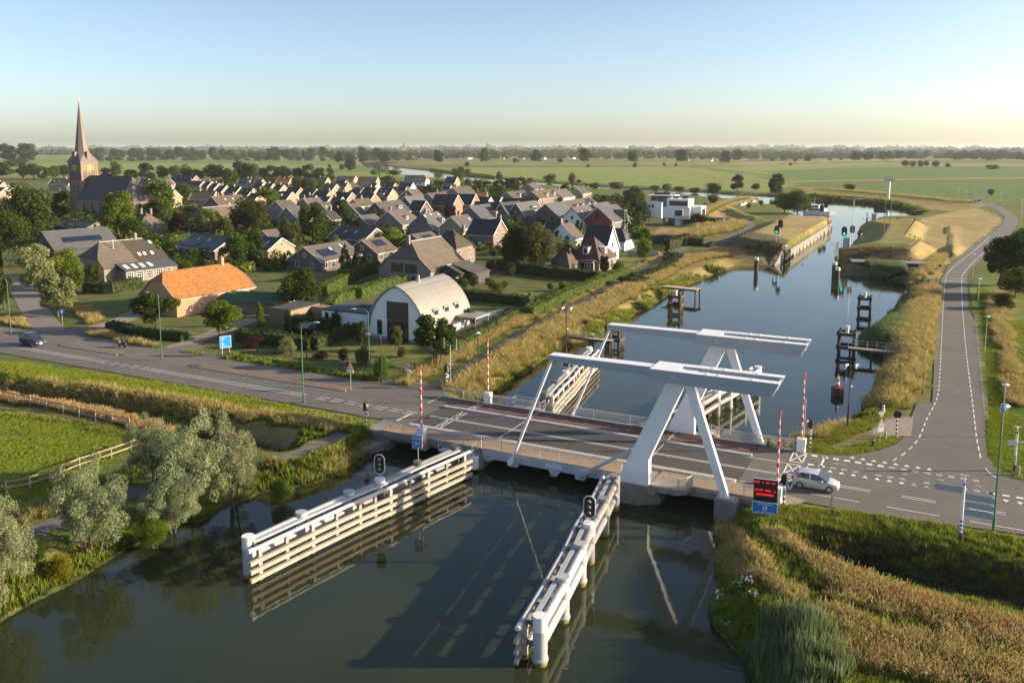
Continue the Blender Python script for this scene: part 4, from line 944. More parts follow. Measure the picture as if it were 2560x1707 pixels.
FONT = {'M': ["1001", "1111", "1001", "1001", "1001"], 'A': ["0110", "1001", "1111", "1001", "1001"], 'C': ["0111", "1000", "1000", "1000", "0111"], 'H': ["1001", "1001", "1111", "1001", "1001"], 'R': ["1110", "1001", "1110", "1010", "1001"], 'E': ["1111", "1000", "1110", "1000", "1111"],
  'N': ["1001", "1101", "1011", "1001", "1001"], 'S': ["0111", "1000", "0110", "0001", "1110"], 'B': ["1110", "1001", "1110", "1001", "1110"], 'U': ["1001", "1001", "1001", "1001", "0110"], 'G': ["0111", "1000", "1011", "1001", "0111"], 'O': ["0110", "1001", "1001", "1001", "0110"],
  'I': ["0110", "0110", "0110", "0110", "0110"], 'J': ["0001", "0001", "0001", "1001", "0110"], 'D': ["1110", "1001", "1001", "1001", "1110"], 'V': ["1001", "1001", "1001", "0110", "0110"], 'L': ["1000", "1000", "1000", "1000", "1111"], 'T': ["1111", "0110", "0110", "0110", "0110"], '0': ["0110", "1001", "1001", "1001", "0110"],
  '1': ["0010", "0110", "0010", "0010", "0111"], '6': ["0110", "1000", "1110", "1001", "0110"], ':': ["0000", "0110", "0000", "0110", "0000"], ' ': ["0000"] * 5}
def led(s, x, z, px=.034):
 for ch in s:
  for r_, row in enumerate(FONT[ch]):
   for c, bit in enumerate(row):
    if bit == '1': b.box(x + c * px, x + c * px + px * .8, -.068, -.06, z + (4 - r_) * px, z + (4 - r_) * px + px * .8)
  x += 5.0 * px
hh = H1 - H0
led("MAC 1 SO 06", -.9, H1 - .3, .03); led("LIJN VOL L", -.9, H0 + hh * .48, .035); led("BEGONNEN", -.72, H0 + hh * .28, .035)
b.build("red_lettering", M['led_red'], t)
b = MB(); board(b, 1.98, B1 - B0, (B0 + B1) / 2, -.02, .04); b.build("sign_rim", M['sign_white'], t)
b = MB(); board(b, 1.9, B1 - B0 - .08, (B0 + B1) / 2, -.028, -.02); b.build("sign_panel", M['sign_blue'], t)
b = MB(); zc = (B0 + B1) / 2; txt(b, "afmelden", .33, 0, -.032, zc + .36); txt(b, "oss.nl/haven", .32, 0, -.032, zc - .37); b.build("sign_lettering", M['sign_white'], t)
b = MB(); board(b, .32, .32, zc, -.034, -.028); b.build("phone_symbol_plate", M['sign_white'], t); b = MB(); board(b, .11, .22, zc, -.038, -.034); b.build("phone_symbol", M['black'], t)
def signpost(base, top_py, label, arms, h, rz, nm="signpost", stripes=(M['sign_blue'], M['sign_white'])):
 t = thing(nm, label, "signpost", base, rz)
 b = MB(); b.mat(2); b.cyl((0, 0, -.1), (0, 0, h * .13), .12, n=10)
 for i in range(7): b.mat(i % 2); b.cyl((0, 0, h * .13 + i * h * .03), (0, 0, h * .13 + (i + 1) * h * .03), .115, n=10)
 b.mat(1); b.cyl((0, 0, h * .34), (0, 0, h * .86), .11, n=10); b.mat(0); b.cyl((0, 0, h * .86), (0, 0, h * .89), .13, n=10); b.mat(1); b.cyl((0, 0, h * .89), (0, 0, h), .05, n=8); b.box(-.3, .3, -.04, .04, h - .03, h + .03)
 b.build("post", [stripes[0], stripes[1], M['black']], t)
 for (z, x0, x1, hh_) in arms:
  b = MB(); r = hh_ / 2; sx = 1 if x1 > x0 else -1; pts = [(x0, -r), (x1 - sx * r, -r)] + [(x1 - sx * r + sx * r * math.cos(a), r * math.sin(a)) for a in [(-.5 + k / 8) * math.pi for k in range(1, 8)]] + [(x1 - sx * r, r), (x0, r)]
  b.slab_xz([(px_, pz + z) for px_, pz in pts], -.17, -.12); b.build("sign_arm", M['sign_back'], t)
 return t
sb = GQ(8, 1700, 690); sh = ZV(Q(8, 0, 270)[1], sb); zz = lambda y: ZV(Q(8, 0, y)[1], sb)
signpost(sb, 0, "tall white signpost with four blank sign backs on the near verge", [(zz(360), -.1, -2.05, .5), (zz(392), .1, 2.1, .52), (zz(442), .1, 2.1, .52), (zz(490), .1, 2.1, .52)], sh, A1 - .02)
sb2 = GQ('b3', 2187, 1325); signpost(sb2, 0, "small fingerpost with red tipped arms on the grass right of the junction", [(2.95, -.1, -1.0, .22), (2.7, -.1, -1.0, .22), (2.85, .1, 1.3, .22)], 4.3, .05, "fingerpost", (M['green_post'], M['sign_white']))
def post(b, h, r=.035, x=0, y=.05): b.cyl((x, y, -.2), (x, y, h), r, n=8)
def tri_sign(base, rz, label, h=2.4, back=False, inv=False, sub=True, sz=.9):
 t = thing("triangular_sign", label, "traffic sign", base, rz)
 b = MB(); post(b, h + .4); b.build("post", M['galv'], t)
 s_ = -1 if inv else 1; T = lambda k: [(-k * .5, h - s_ * k * .29), (k * .5, h - s_ * k * .29), (0, h + s_ * k * .577)]
 b = MB(); b.slab_xz(T(sz), -.02, .02); b.build("plate", M['pile_mid' if back else 'sign_red'], t)
 if not back:
  b = MB(); b.slab_xz(T(sz * .66), -.03, -.02); b.build("field", M['sign_white'], t)
  b = MB(); b.slab_xz([(-.13, h - .12), (.13, h - .12), (.15, h + .02), (.04, h + .04), (.0, h + .16), (-.05, h + .03), (-.14, h - .02)], -.035, -.03); b.build("symbol", M['black'], t)
 if sub and not back:
  b = MB(); b.box(-sz / 2, sz / 2, -.02, .02, h - sz * .29 - .42, h - sz * .29 - .06); b.build("sub_plate", M['sign_white'], t)
  b = MB(); txt(b, "BRUG OPEN", .13, 0, -.024, h - sz * .29 - .24); b.build("lettering", M['black'], t)
 return t
tri_sign(GQ(6, 1128, 1345), A1 - .1, "red triangular warning sign with a white plate at the verge end", 3.1, sz=1.1)
t = tri_sign(GQ('b3', 1068, 1090), A1 + .9, "grey backs of two triangular signs on a post at the gravel apron", 2.0, back=True, sub=False, sz=1.1)
b = MB(); b.slab_xz([(-.55, 3.35), (.55, 3.35), (0, 2.65)], -.02, .02); b.build("upper_plate", M['pile_mid'], t); b = MB(); b.box(-.4, .4, -.02, .02, 1.2, 1.65); b.build("lower_plate", M['sign_back'], t)
t = thing("round_sign", "round red rimmed no cars sign with a white plate at the towpath", "traffic sign", GQ(6, 1637, 1292), A1 - .05)
b = MB(); post(b, 2.9); b.build("post", M['galv'], t); b = MB(); b.cyl((0, .02, 2.55), (0, -.02, 2.55), .38, n=24); b.build("rim", M['sign_red'], t); b = MB(); b.cyl((0, -.02, 2.55), (0, -.03, 2.55), .29, n=24); b.build("field", M['sign_white'], t)
b = MB(); b.slab_xz([(-.2, 2.45), (.2, 2.45), (.2, 2.54), (.1, 2.57), (.05, 2.65), (-.09, 2.65), (-.13, 2.57), (-.2, 2.54)], -.035, -.03); b.build("car_symbol", M['black'], t)
b = MB(); b.box(-.35, .35, -.02, .02, 1.85, 2.1); b.build("sub_plate", M['sign_white'], t)
t = thing("path_sign", "round blue path sign beside the pale linden trunk", "traffic sign", GQ(5, 558, 900), .1); b = MB(); post(b, 2.6); b.build("post", M['galv'], t); b = MB(); b.cyl((0, .02, 2.4), (0, -.02, 2.4), .45, n=24); b.build("disc", M['sign_blue'], t)
b = MB(); b.slab_xz([(-.2, 2.15), (.2, 2.15), (.1, 2.4), (.05, 2.65), (-.05, 2.65), (-.1, 2.4)], -.03, -.02); b.build("symbol", M['sign_white'], t)
t = thing("dead_end_sign", "square blue dead end sign on the lamp post verge", "traffic sign", GQ('b3', 2085, 1042), .1); b = MB(); post(b, 3.4); b.build("post", M['galv'], t); b = MB(); b.box(-.4, .4, -.02, .02, 2.75, 3.6); b.build("rim", M['sign_white'], t); b = MB(); b.box(-.37, .37, -.03, -.02, 2.78, 3.57); b.build("panel", M['sign_blue'], t)
b = MB(); b.mat(0); b.box(-.07, .07, -.036, -.03, 2.9, 3.3); b.mat(1); b.box(-.22, .22, -.037, -.03, 3.0, 3.12); b.build("symbol", [M['sign_white'], M['sign_red']], t)
ds = GQ(5, 2015, 1178); t = thing("direction_sign", "blue direction sign on four grey legs by the driveway", "traffic sign", ds, .55)
zt = lambda y: ZV(Q(5, 0, y)[1], ds)
za, zb = zt(1103), zt(997)
b = MB()
for x in (-.5, .5): b.cyl((x, .08, -.1), (x, .08, zb - .2), .05, n=8)
b.cyl((-.5, .1, zb - .6), (-1.3, 1.9, 0), .04, n=6); b.cyl((.2, .1, zb - .8), (-.4, 1.9, 0), .04, n=6); b.build("leg", M['galv'], t)
b = MB(); b.box(-.8, .8, -.02, .03, za, zb); b.build("rim", M['sign_white'], t); b = MB(); b.box(-.75, .75, -.03, -.02, za + .05, zb - .05); b.build("panel", mat('sign_sky_blue', (.01, .27, .75), .4, var=.03), t)
b = MB(); txt(b, "Megen", .24, -.3, -.035, zb - .28); txt(b, "Oss", .24, -.42, -.035, zb - .56); b.box(-.5, -.42, -.036, -.03, za + .12, zb - .78); b.beam((-.45, -.033, za + .45), (-.15, -.033, za + .6), .01, .08); txt(b, "Macharen", .2, .2, -.035, za + .25); b.build("lettering", M['sign_white'], t)
for px_, lab in ((('b3', 1010, 1118), "short dark bollard on the grass by the gravel apron"), (('b3', 2220, 1357), "short wooden post below the fingerpost"), (('b3', 1110, 1058), "square wooden post on the gravel apron"), (('b2', 1845, 1030), "dark round bin at the end of the rear railing"), (('b3', 1095, 838), "white marker stone on the bank grass")):
 t = thing("bollard", lab, "bollard", GQ(*px_), .3); b = MB(); b.lathe((0, 0, -.1), [(.13, 0), (.13, .85), (.1, .98), (.02, 1.0)], 10); b.build("stub", M['dark_metal'] if 'dark' in lab else M['timber'] if 'wood' in lab else M['sign_white'], t, True)
 b = MB(); b.lathe((0, 0, .62), [(.135, 0), (.135, .12)], 10); b.build("band", M['galv'], t)
t = thing("boundary_post", "leaning wooden post on the verge beside the silver car", "post", GQ(8, 880, 520), .2); t.rotation_euler = (0, .12, 0); b = MB(); b.beam((0, 0, -.3), (0, 0, 1.9), .12, .12); b.build("stake", M['timber'], t)
# ------------------------------------------------------------------ houses
_win = {}
def win_mesh(w, h, dark=False, mull=1, trans=0):
 """window: frame proud of the wall (faces -y), pane recessed; returns (frame, pane)"""
 k = (round(w, 2), round(h, 2), dark, mull, trans)
 if k not in _win:
  f = MB(); t = .08
  f.box(-w / 2, w / 2, -.05, .02, -h / 2, -h / 2 + t); f.box(-w / 2, w / 2, -.05, .02, h / 2 - t, h / 2)
  f.box(-w / 2, -w / 2 + t, -.05, .02, -h / 2 + t, h / 2 - t); f.box(w / 2 - t, w / 2, -.05, .02, -h / 2 + t, h / 2 - t)
  for i in range(mull): x = -w / 2 + w * (i + 1) / (mull + 1); f.box(x - .03, x + .03, -.045, .02, -h / 2 + t, h / 2 - t)
  for i in range(trans): z = -h / 2 + h * (i + 1) / (trans + 1); f.box(-w / 2 + t, w / 2 - t, -.043, .02, z - .03, z + .03)
  p = MB(); p.box(-w / 2 + .05, w / 2 - .05, -.02, .01, -h / 2 + .05, h / 2 - .05)
  _win[k] = (f.mesh("window", M['frame_dark'] if dark else M['frame_white']), p.mesh("pane", M['glass']))
 return _win[k]
def window(parent, loc, rz, w, h, dark=False, mull=1, trans=0, name="window"):
 fm, pm = win_mesh(w, h, dark, mull, trans)
 o = link(name, fm, parent, loc, rz); link("pane", pm, o); return o
def door(parent, loc, rz, w=1.0, h=2.15, m='frame_dark'):
 b = MB(); b.box(-w / 2, w / 2, -.05, .02, 0, h); o = b.build("door", M[m], parent, loc=loc, rz=rz)
 b = MB(); b.box(w / 2 - .2, w / 2 - .1, -.1, -.05, 1.0, 1.1); b.build("handle", M['galv'], o); return o
def house(label, A, B, hr, he, W, roof='roof_dark', wall='brick_tan', zhL=None, zhR=None, ang=None, chim=(), sky=(), dorm=(), solar=(), wins=True, name="brick_house", cat="house", oh=.35, og=.25, trim=True, group=None, gw=1, wd=False, Wb=None, ridge_m=None, front_h=None, wkw={}):
 """A, B: ridge ends (points at ridge height). front slope faces the camera. ang: heading of the ridge if known"""
 A = Vector(A); B = Vector(B)
 if ang is not None:
  d = Vector((math.cos(ang), math.sin(ang), 0)); k = B.x / max(B.y, 1)
  t = (B.x - A.x * 1.0 + 0) ;
  den = d.x - k * d.y; t = (k * A.y - A.x) / den if abs(den) > .05 else (B - A).length
  t = min(max(abs(t), 5.0), 40.0); B = A + d * t
 d = (B - A); Ln = d.length; rz = math.atan2(d.y, d.x); mid = (A + B) / 2
 root = thing(name, label, cat, (mid.x, mid.y, 0), rz, group)
 Wf = W / 2; Wk = (Wb if Wb else W / 2)                    # front / back half widths
 x0, x1 = -Ln / 2, Ln / 2; sf = (hr - he) / Wf; sb_ = sf if Wb is None else (hr - he) / Wk
 zl = hr if zhL is None else zhL; zr = hr if zhR is None else zhR
 iL = (hr - zl) / 1.3; iR = (hr - zr) / 1.3              # ridge insets of hipped ends
 b = MB()
 def gab(x, z):
  yf = -(hr - z) / sf; yb = (hr - z) / sb_
  pts = [(x, -Wf, -.3), (x, Wk, -.3), (x, Wk, he)]
  pts += [(x, yb, z), (x, yf, z)] if z < hr - .01 else [(x, 0, hr)]
  pts += [(x, -Wf, he)]; return [(p[0], p[1], p[2] - (.12 if p[2] > 0 else 0)) for p in pts]
 gl, gr = gab(x0, zl), gab(x1, zr)
 b.face(gl[::-1]); b.face(gr)
 b.face([(x0, -Wf, -.3), (x1, -Wf, -.3), (x1, -Wf, he - .12), (x0, -Wf, he - .12)]); b.face([(x1, Wk, -.3), (x0, Wk, -.3), (x0, Wk, he - .12), (x1, Wk, he - .12)])
 wall_o = b.build("wall", M[wall], root)
 b = MB(); g0, g1 = x0 - og, x1 + og; ef = he - oh * sf; eb = he - oh * sb_; th = .16 if not roof.startswith('thatch') else .4
 def side(sg, w, e, s_):
  P = []
  zl_, zr_ = min(zl, hr), min(zr, hr)
  P.append((g0, sg * (w + oh), e)); P.append((g1, sg * (w + oh), e))
  if zr_ < hr - .01:
   if zr_ > he + .05: P.append((g1, sg * (hr - zr_) / s_, zr_))
   P.append((x1 - iR, 0, hr))
  else: P.append((g1, 0, hr))
  if zl_ < hr - .01:
   P.append((x0 + iL, 0, hr))
   if zl_ > he + .05: P.append((g0, sg * (hr - zl_) / s_, zl_))
  else: P.append((g0, 0, hr))
  up = [(p[0], p[1], p[2] + .02) for p in P]
  b.slab3(up if sg < 0 else up[::-1], th)
 side(-1, Wf, ef, sf); side(1, Wk, eb, sb_)
 for z, g, i, xe, sg in ((zl, g0, iL, x0, -1), (zr, g1, iR, x1, 1)):
  if z < hr - .01:
   e = z if z > he + .05 else he - oh * 1.0; zz_ = max(z, he)
   yf, yb = ((hr - z) / sf, (hr - z) / sb_) if z > he + .05 else (Wf + oh, Wk + oh)
   zf = z + .02 if z > he + .05 else ef + .02
   P = [(g, -yf, zf), (g, yb, zf), (xe - sg * i, 0, hr + .02)]
   b.slab3(P if sg > 0 else P[::-1], th)
 roof_o = b.build("roof", M[roof], root)
 b = MB(); b.beam((x0 + iL - (og if iL < .01 else 0), 0, hr + .03), (x1 - iR + (og if iR < .01 else 0), 0, hr + .03), .3, .14); b.build("ridge_cap", M[ridge_m or ('pile_mid' if roof.startswith('thatch') else roof)], roof_o)
 if trim:
  b = MB(); b.beam((g0, -(Wf + oh + .06), ef), (g1, -(Wf + oh + .06), ef), .12, .12); b.build("gutter", M['frame_white' if trim is True else trim], root)
  for z, g in ((zl, g0), (zr, g1)):
   if z > he + .5:
    b = MB(); s_ = .05 if g > 0 else -.05
    yt = (hr - z) / sf
    b.beam((g + s_, -Wf - oh, ef - .04), (g + s_, -yt, z - .04), .06, .24); b.beam((g + s_, Wk + oh, eb - .04), (g + s_, yt, z - .04), .06, .24); b.build("bargeboard", M['frame_white' if trim is True else trim], root)
 on = lambda t, v, sg=-1: (x0 + Ln * t, sg * (Wf if sg < 0 else Wk) * (1 - v), he + (hr - he) * v)
 for t in chim:
  cw, cl, chh = (.75, .6, 1.3); b = MB(); x = x0 + Ln * t
  b.mat(0); b.box(x - cl / 2, x + cl / 2, -cw / 2, cw / 2, hr - .6, hr + chh); b.mat(1); b.box(x - cl / 2 - .06, x + cl / 2 + .06, -cw / 2 - .06, cw / 2 + .06, hr + chh, hr + chh + .1)
  b.mat(0); b.cyl((x, 0, hr + chh + .1), (x, 0, hr + chh + .35), .13, n=8)
  b.build("chimney", [M[wall if wall.startswith('brick') else 'brick_tan'], M['concrete']], roof_o)
 pf = math.atan(sf)
 def onslope(o, t, v, up=.12): x, y, z = on(t, v); o.location = (x, y - math.sin(pf) * up, z + math.cos(pf) * up); o.rotation_euler = (pf, 0, 0)
 for (t, v) in sky:
  b = MB(); b.mat(0); b.box(-.45, .45, -.65, .65, -.05, .05); b.mat(1); b.box(-.36, .36, -.56, .56, .05, .058); o = b.build("skylight", [M['frame_dark'], M['skylight_glass']], roof_o); onslope(o, t, v, .1)
 for (t0, t1, v0, v1) in solar:
  nx = max(1, int(Ln * (t1 - t0) / 1.05)); sl = math.hypot(Wf, hr - he); ny = max(1, int(sl * (v1 - v0) / 1.65))
  for i in range(nx):
   for j in range(ny):
    b = _solar(); o = link("solar_panel", b, roof_o); onslope(o, t0 + (t1 - t0) * (i + .5) / nx, v0 + (v1 - v0) * (j + .5) / ny, .1); o.scale = (Ln * (t1 - t0) / nx / 1.05 * .99, sl * (v1 - v0) / ny / 1.65 * .985, 1)
 for (t, w, vb, hgt) in dorm:
  x, y, z = on(t, vb); yb = -(hr - (z + hgt)) / sf
  b = MB(); b.mat(0); b.box(x - w / 2, x + w / 2, y, min(0, max(yb, y + .5)) + .3, z - .25, z + hgt); b.mat(1); b.box(x - w / 2 - .15, x + w / 2 + .15, y - .2, min(0, yb) + .5, z + hgt, z + hgt + .16)
  o = b.build("dormer", [M['frame_white' if not wd else 'frame_dark'], M['tar_roof']], root)
  k = max(1, round(w / 1.3)); window(o, (x, y - .02, z + hgt * .5), 0, w - .25, hgt - .35, wd, k - 1 if k > 1 else 0)
 if wins:
  fh = he if front_h is None else front_h; rs = random.Random(int(abs(mid.x * 13 + mid.y * 7)))
  rows_ = [1.5] if fh < 4.2 else [1.5, 4.1]
  k = max(2, int(Ln / 2.6))
  for zi, z in enumerate(rows_):
   if z + .75 > he: continue
   for i in range(k):
    x = x0 + Ln * (i + .5) / k
    if zi == 0 and i == k // 2: door(root, (x, -Wf, -.0), 0, 1.0, 2.1, rs.choice(['frame_dark', 'frame_white', 'green_post'])); continue
    if rs.random() < .12: continue
    window(root, (x, -Wf, z), 0, rs.choice((1.1, 1.5, 1.8)), 1.35 if z > 2 else 1.55, wd, rs.choice((1, 1, 2)))
  for x, rzz, use, z_ in ((x0, -math.pi / 2, gw in (1, 'L'), zl), (x1, math.pi / 2, gw in (1, 'R'), zr)):
   if not use: continue
   for y in ((-.24 * W, .22 * W) if W > 5 else (0,)):
    window(root, (x, y, 1.5), rzz, 1.4, 1.4, wd, 1)
    if he > 4.2: window(root, (x, y, 4.1), rzz, 1.1, 1.25, wd, 1)
   if z_ > he + 2.2: window(root, (x, 0, min(he + 1.1, z_ - 1.2) if he < 4.2 else he + 1.0), rzz, .95, 1.2, wd, 1)
 root['dims'] = (Ln, W); return root
_sp = []
def _solar():
 if not _sp:
  b = MB(); b.mat(1); b.box(-.525, .525, -.825, .825, 0, .035); b.mat(0); b.box(-.5, .5, -.8, .8, .035, .04); _sp.append(b.mesh("solar_panel", [M['solar'], M['dark_metal']]))
 return _sp[0]
M['skylight_glass'] = mat('skylight_glass', (.55, .6, .64), .12, var=.1, spec=.9)
AA = R(-27.0); AB = R(62.5)
def H(label, t, a, b_, hr, he, W, roof='roof_dark', wall='brick_tan', o='a', **k):
 A = GQ(t, *a, hr); B = GQ(t, *b_, hr)
 ang = {'a': AA, 'b': AB, 'f': None}[o] if not isinstance(o, float) else o
 return house(label, A, B, hr, he, W, roof, wall, ang=ang, **k)
D, GY, BR, SL, OR = 'roof_dark', 'roof_grey', 'roof_brown', 'roof_slate', 'roof_orange'
gT = "terraced gable houses stepping across the village"
H("first house of left stepped row, solar strips, by the round bush", 'A', (740, 215), (815, 222), 8.5, 5, 9, D, 'brick_red', group=gT, solar=((.1, .9, .3, .9),), chim=(.6,))
H("second house of the left stepped row, with a blue-white solar roof", 'A', (850, 243), (930, 262), 8.5, 5, 9, D, 'brick_tan', group=gT, solar=((.2, .8, .3, .9),), chim=(.5,))
H("third house of the left stepped row, tan gable and a chimney in front of the trees", 'A', (960, 280), (1065, 300), 8.5, 5, 9, D, 'brick_tan', group=gT, sky=((.4, .6),), chim=(.4,))
H("fourth house of the left stepped row, plain roof", 'A', (1110, 300), (1285, 308), 8.5, 5, 9, D, 'brick_tan', group=gT, chim=(.45,))
H("fifth house of the left stepped row, two skylights, above the pale chestnut crown", 'A', (1310, 325), (1490, 338), 8.5, 5, 9, D, 'brick_tan', group=gT, sky=((.2, .6), (.7, .6)))
H("small dark roofed house just in front of the left stepped row", 'A', (1460, 405), (1600, 415), 8, 5, 8, D, 'brick_tan', chim=(.1,))
H("white edged gable house with pale solar strip before the brown dormer house", 'A', (1540, 225), (1665, 236), 8.5, 5, 9, D, 'brick_tan', group=gT, solar=((.1, .5, .3, .9),))
H("dark roofed tan gable house between two solar roofs in the upper row", 'A', (1700, 250), (1815, 257), 8.5, 5, 9, D, 'brick_tan', group=gT, chim=(.4,))
H("tan gable house with a wide pale solar strip, below the orange roof", 'B', (68, 270), (188, 288), 8.5, 5, 9, D, 'brick_tan', group=gT, solar=((.1, .55, .3, .95),), chim=(.6,))
H("red gable house, leftmost of the four plain dark roofs in the middle row", 'B', (270, 315), (455, 326), 8.5, 5, 9, D, 'brick_red', group=gT)
H("red gable house, second of the four plain dark roofs in the middle row", 'B', (520, 335), (710, 350), 8.5, 5, 9, D, 'brick_red', group=gT)
H("red gable house, third of the four plain dark roofs in the middle row", 'B', (715, 360), (930, 376), 8.5, 5, 9, D, 'brick_red', group=gT, chim=(.92,))
H("red gable house with chimney, fourth plain dark roof in the middle row", 'B', (1040, 385), (1275, 395), 8.8, 5, 9.5, D, 'brick_red', group=gT, chim=(.55,))
H("largest bare red brick gable house, right end of the middle row", 'B', (1395, 405), (1640, 421), 9.2, 5.3, 10, D, 'brick_red', group=gT, gw=0)
H("white edged tan gable with solar dormer left of the dark tree", 'B', (110, 378), (320, 390), 8.2, 4.6, 9, D, 'brick_tan', dorm=((.35, 2.6, .35, 1.3),))
H("low dark house with solar roof behind the dark leafy tree", 'B', (810, 455), (945, 456), 7.5, 4.5, 9, D, 'brick_tan', solar=((.2, .7, .35, .9),))
H("small tan gable house with a lone chimney among the middle row", 'B', (985, 462), (1070, 464), 7.8, 4.5, 7.5, D, 'brick_tan', chim=(.2,))
H("small white trimmed gable left of the dark leafy tree top", 'B', (560, 440), (700, 442), 7.6, 4.5, 7, D, 'brick_tan', chim=(.3,))
H("big plain dark roofed house with four bright skylights, right of the church", 'A', (215, 115), (575, 115), 9.5, 4.5, 11, D, 'brick_brown', sky=((.2, .62), (.42, .62), (.62, .62), (.85, .62)))
H("low dark row house in front of the four skylight roof", 'A', (480, 205), (700, 209), 8, 5, 8, D, 'brick_brown', chim=(.1, .7))
H("brown roofed house with white windows beside the church tree", 'A', (0, 187), (163, 190), 8.5, 5, 9, BR, 'brick_tan', 'b', chim=(.95,))
H("wide brown house with a white dormer and tan front, above the stepped row", 'A', (1275, 176), (1645, 176), 8.5, 5, 9, BR, 'brick_tan', AA + .25, chim=(.35, .5), dorm=((.45, 2.8, .3, 1.3),), sky=((.2, .6), (.7, .6)))
H("orange tiled house half hidden by trees", 'B', (95, 171), (300, 171), 8, 4.8, 9, OR, 'brick_tan', AA + .25, chim=(.5,))
H("long grey roofed house behind the hazel coloured trees", 'B', (510, 150), (890, 155), 8.5, 5, 9, GY, 'brick_tan', AA + .22, chim=(.68,))
H("long red-brown roof below the sandy river bank", 'B', (1045, 131), (1335, 131), 7.5, 4.5, 9, BR, 'brick_tan', AA + .25, chim=(.5,))
H("brown roofed tan house left of the white fronted riverside house", 'B', (1400, 141), (1690, 146), 8.8, 5.2, 10, BR, 'brick_tan', AA + .3, chim=(.5,))
H("small house with solar roof before the long red-brown roof", 'B', (1050, 200), (1185, 202), 7, 4.2, 8, D, 'white_render', solar=((.1, .7, .2, .9),))
H("tan gable house, leftmost of three side by side below the brown roofs", 'B', (860, 256), (1030, 262), 8.6, 5, 9, BR, 'brick_tan')
H("middle tan gable house of three, with a skylight", 'B', (1090, 237), (1215, 246), 9.2, 5, 9, GY, 'brick_tan', sky=((.5, .4),), chim=(.9,))
H("brown hipped roof right behind the three tan gables", 'B', (1220, 232), (1345, 232), 8.2, 4.6, 9, BR, 'brick_tan', 'b', zhR=5)
H("dark roofed house with two skylights beside the three tan gables", 'B', (1310, 308), (1460, 312), 8.6, 5, 9, D, 'brick_tan', sky=((.2, .8), (.8, .8)))
H("dark roofed house with one skylight, left of the white dormer house", 'B', (1490, 310), (1680, 325), 8.6, 5, 9, D, 'brick_tan', sky=((.75, .5),), chim=(.5,))
H("dark roofed tan house with a white dormer strip and two skylights", 'B', (1730, 330), (1930, 346), 8.8, 4.8, 9.5, D, 'brick_tan', sky=((.25, .7), (.6, .7)), dorm=((.45, 3.2, .12, 1.3),))
H("brown gable house before the copper tree, white walls", 'B', (1580, 243), (1690, 246), 8, 4.8, 9, BR, 'white_render')
H("small dark gable house in front of the willow crown", 'B', (1835, 241), (1970, 246), 8, 4.8, 8, D, 'brick_tan')
H("grey roof with two dark solar fields and a chimney, behind the white dormer house", 'B', (1890, 300), (2150, 298), 8, 4.5, 9, GY, 'brick_tan', AA + .3, chim=(.45,), solar=((.15, .45, .3, .9), (.6, .95, .3, .9)))
H("dark steep gable house in front of the long grey riverside roof", 'C', (265, 235), (460, 245), 8.8, 4.6, 9, D, 'white_render')
H("long grey roofed riverside house with a white end and brown hipped wing", 'C', (345, 118), (690, 113), 10, 5, 12, GY, 'white_render', AA + .28, zhR=7.5, chim=(.8,), sky=((.55, .35), (.75, .35)))
H("tall plain tan gable house standing alone before the river", 'C', (1010, 140), (1170, 146), 10, 5.6, 10, D, 'brick_tan', AA + .1)
H("small solar roofed house below the lone tan gable", 'C', (945, 275), (1040, 275), 7.4, 4.4, 8, BR, 'white_render', AA + .3, solar=((.1, .9, .2, .8),))
H("grey roofed house with a timbered gable left of the dark conifers", 'C', (1095, 307), (1345, 300), 8.8, 4.6, 10, GY, 'brick_taupe', 'b', chim=(.2,))
H("small bright orange roof between two dark roofs", 'C', (1490, 385), (1645, 381), 8, 5.4, 7, OR, 'brick_tan', AA + .35, chim=(.05, .85))
H("red-brown roof left of the white edged terrace gables", 'C', (695, 405), (965, 405), 8, 4.6, 9, BR, 'brick_brown', 'b', chim=(.55,))
gW = "white edged red gable houses"
H("red gable with white bargeboards and arched window, left of the pair", 'C', (830, 420), (1180, 431), 9.8, 5.4, 9, D, 'brick_red', group=gW); H("red gable with white bargeboards, right of the pair, by the orange roof", 'C', (1190, 415), (1462, 426), 9.6, 5.4, 8.5, D, 'brick_red', group=gW)
H("small white gable under the orange roof", 'C', (1500, 460), (1700, 466), 8, 5, 7, D, 'white_render', gw=0); H("smallest white gable right of the orange roof", 'C', (1730, 460), (1822, 465), 7.6, 5, 6.5, D, 'brick_tan', gw=0)
H("brown roofed house with two white dormers, left of the red brick dormer house", 'C', (1965, 385), (2230, 370), 8.4, 4.8, 10, BR, 'brick_taupe', 'b', dorm=((.45, 2.0, .25, 1.4), (.8, 2.0, .25, 1.4)))
H("long dark roof ending in an orange brick gable in the new estate", 'D', (-130, 480), (430, 500), 9.2, 5.2, 9, D, 'brick_red')
H("grey roofed house with one chimney before the river, left", 'D', (262, 258), (392, 256), 8, 4.8, 9, GY, 'brick_taupe', 'b', chim=(.9,))
H("brown house with a dark gable, chimney and two white dormers", 'D', (310, 368), (640, 358), 8.6, 4.8, 10, BR, 'brick_brown', 'b', chim=(.4,), dorm=((.45, 2.2, .2, 1.4), (.8, 2.2, .2, 1.4)))
H("pale gabled house with a tall chimney above the blue tarpaulin", 'D', (668, 352), (860, 345), 8.2, 4.2, 11, GY, 'white_render', 'b', chim=(.4,))
H("tan house with two chimneys beside the small round tree by the river", 'D', (1030, 322), (1170, 320), 7.8, 4.8, 8, GY, 'brick_tan', 'b', zhR=5, chim=(.1, .8))
H("long brown house with four white dormers in a row", 'D', (800, 530), (1245, 487), 9, 4.8, 11, BR, 'brick_taupe', 'b', dorm=((.22, 1.8, .22, 1.5), (.42, 1.8, .22, 1.5), (.64, 1.8, .22, 1.5), (.86, 1.8, .22, 1.5)), solar=((.72, .95, .6, .9),))
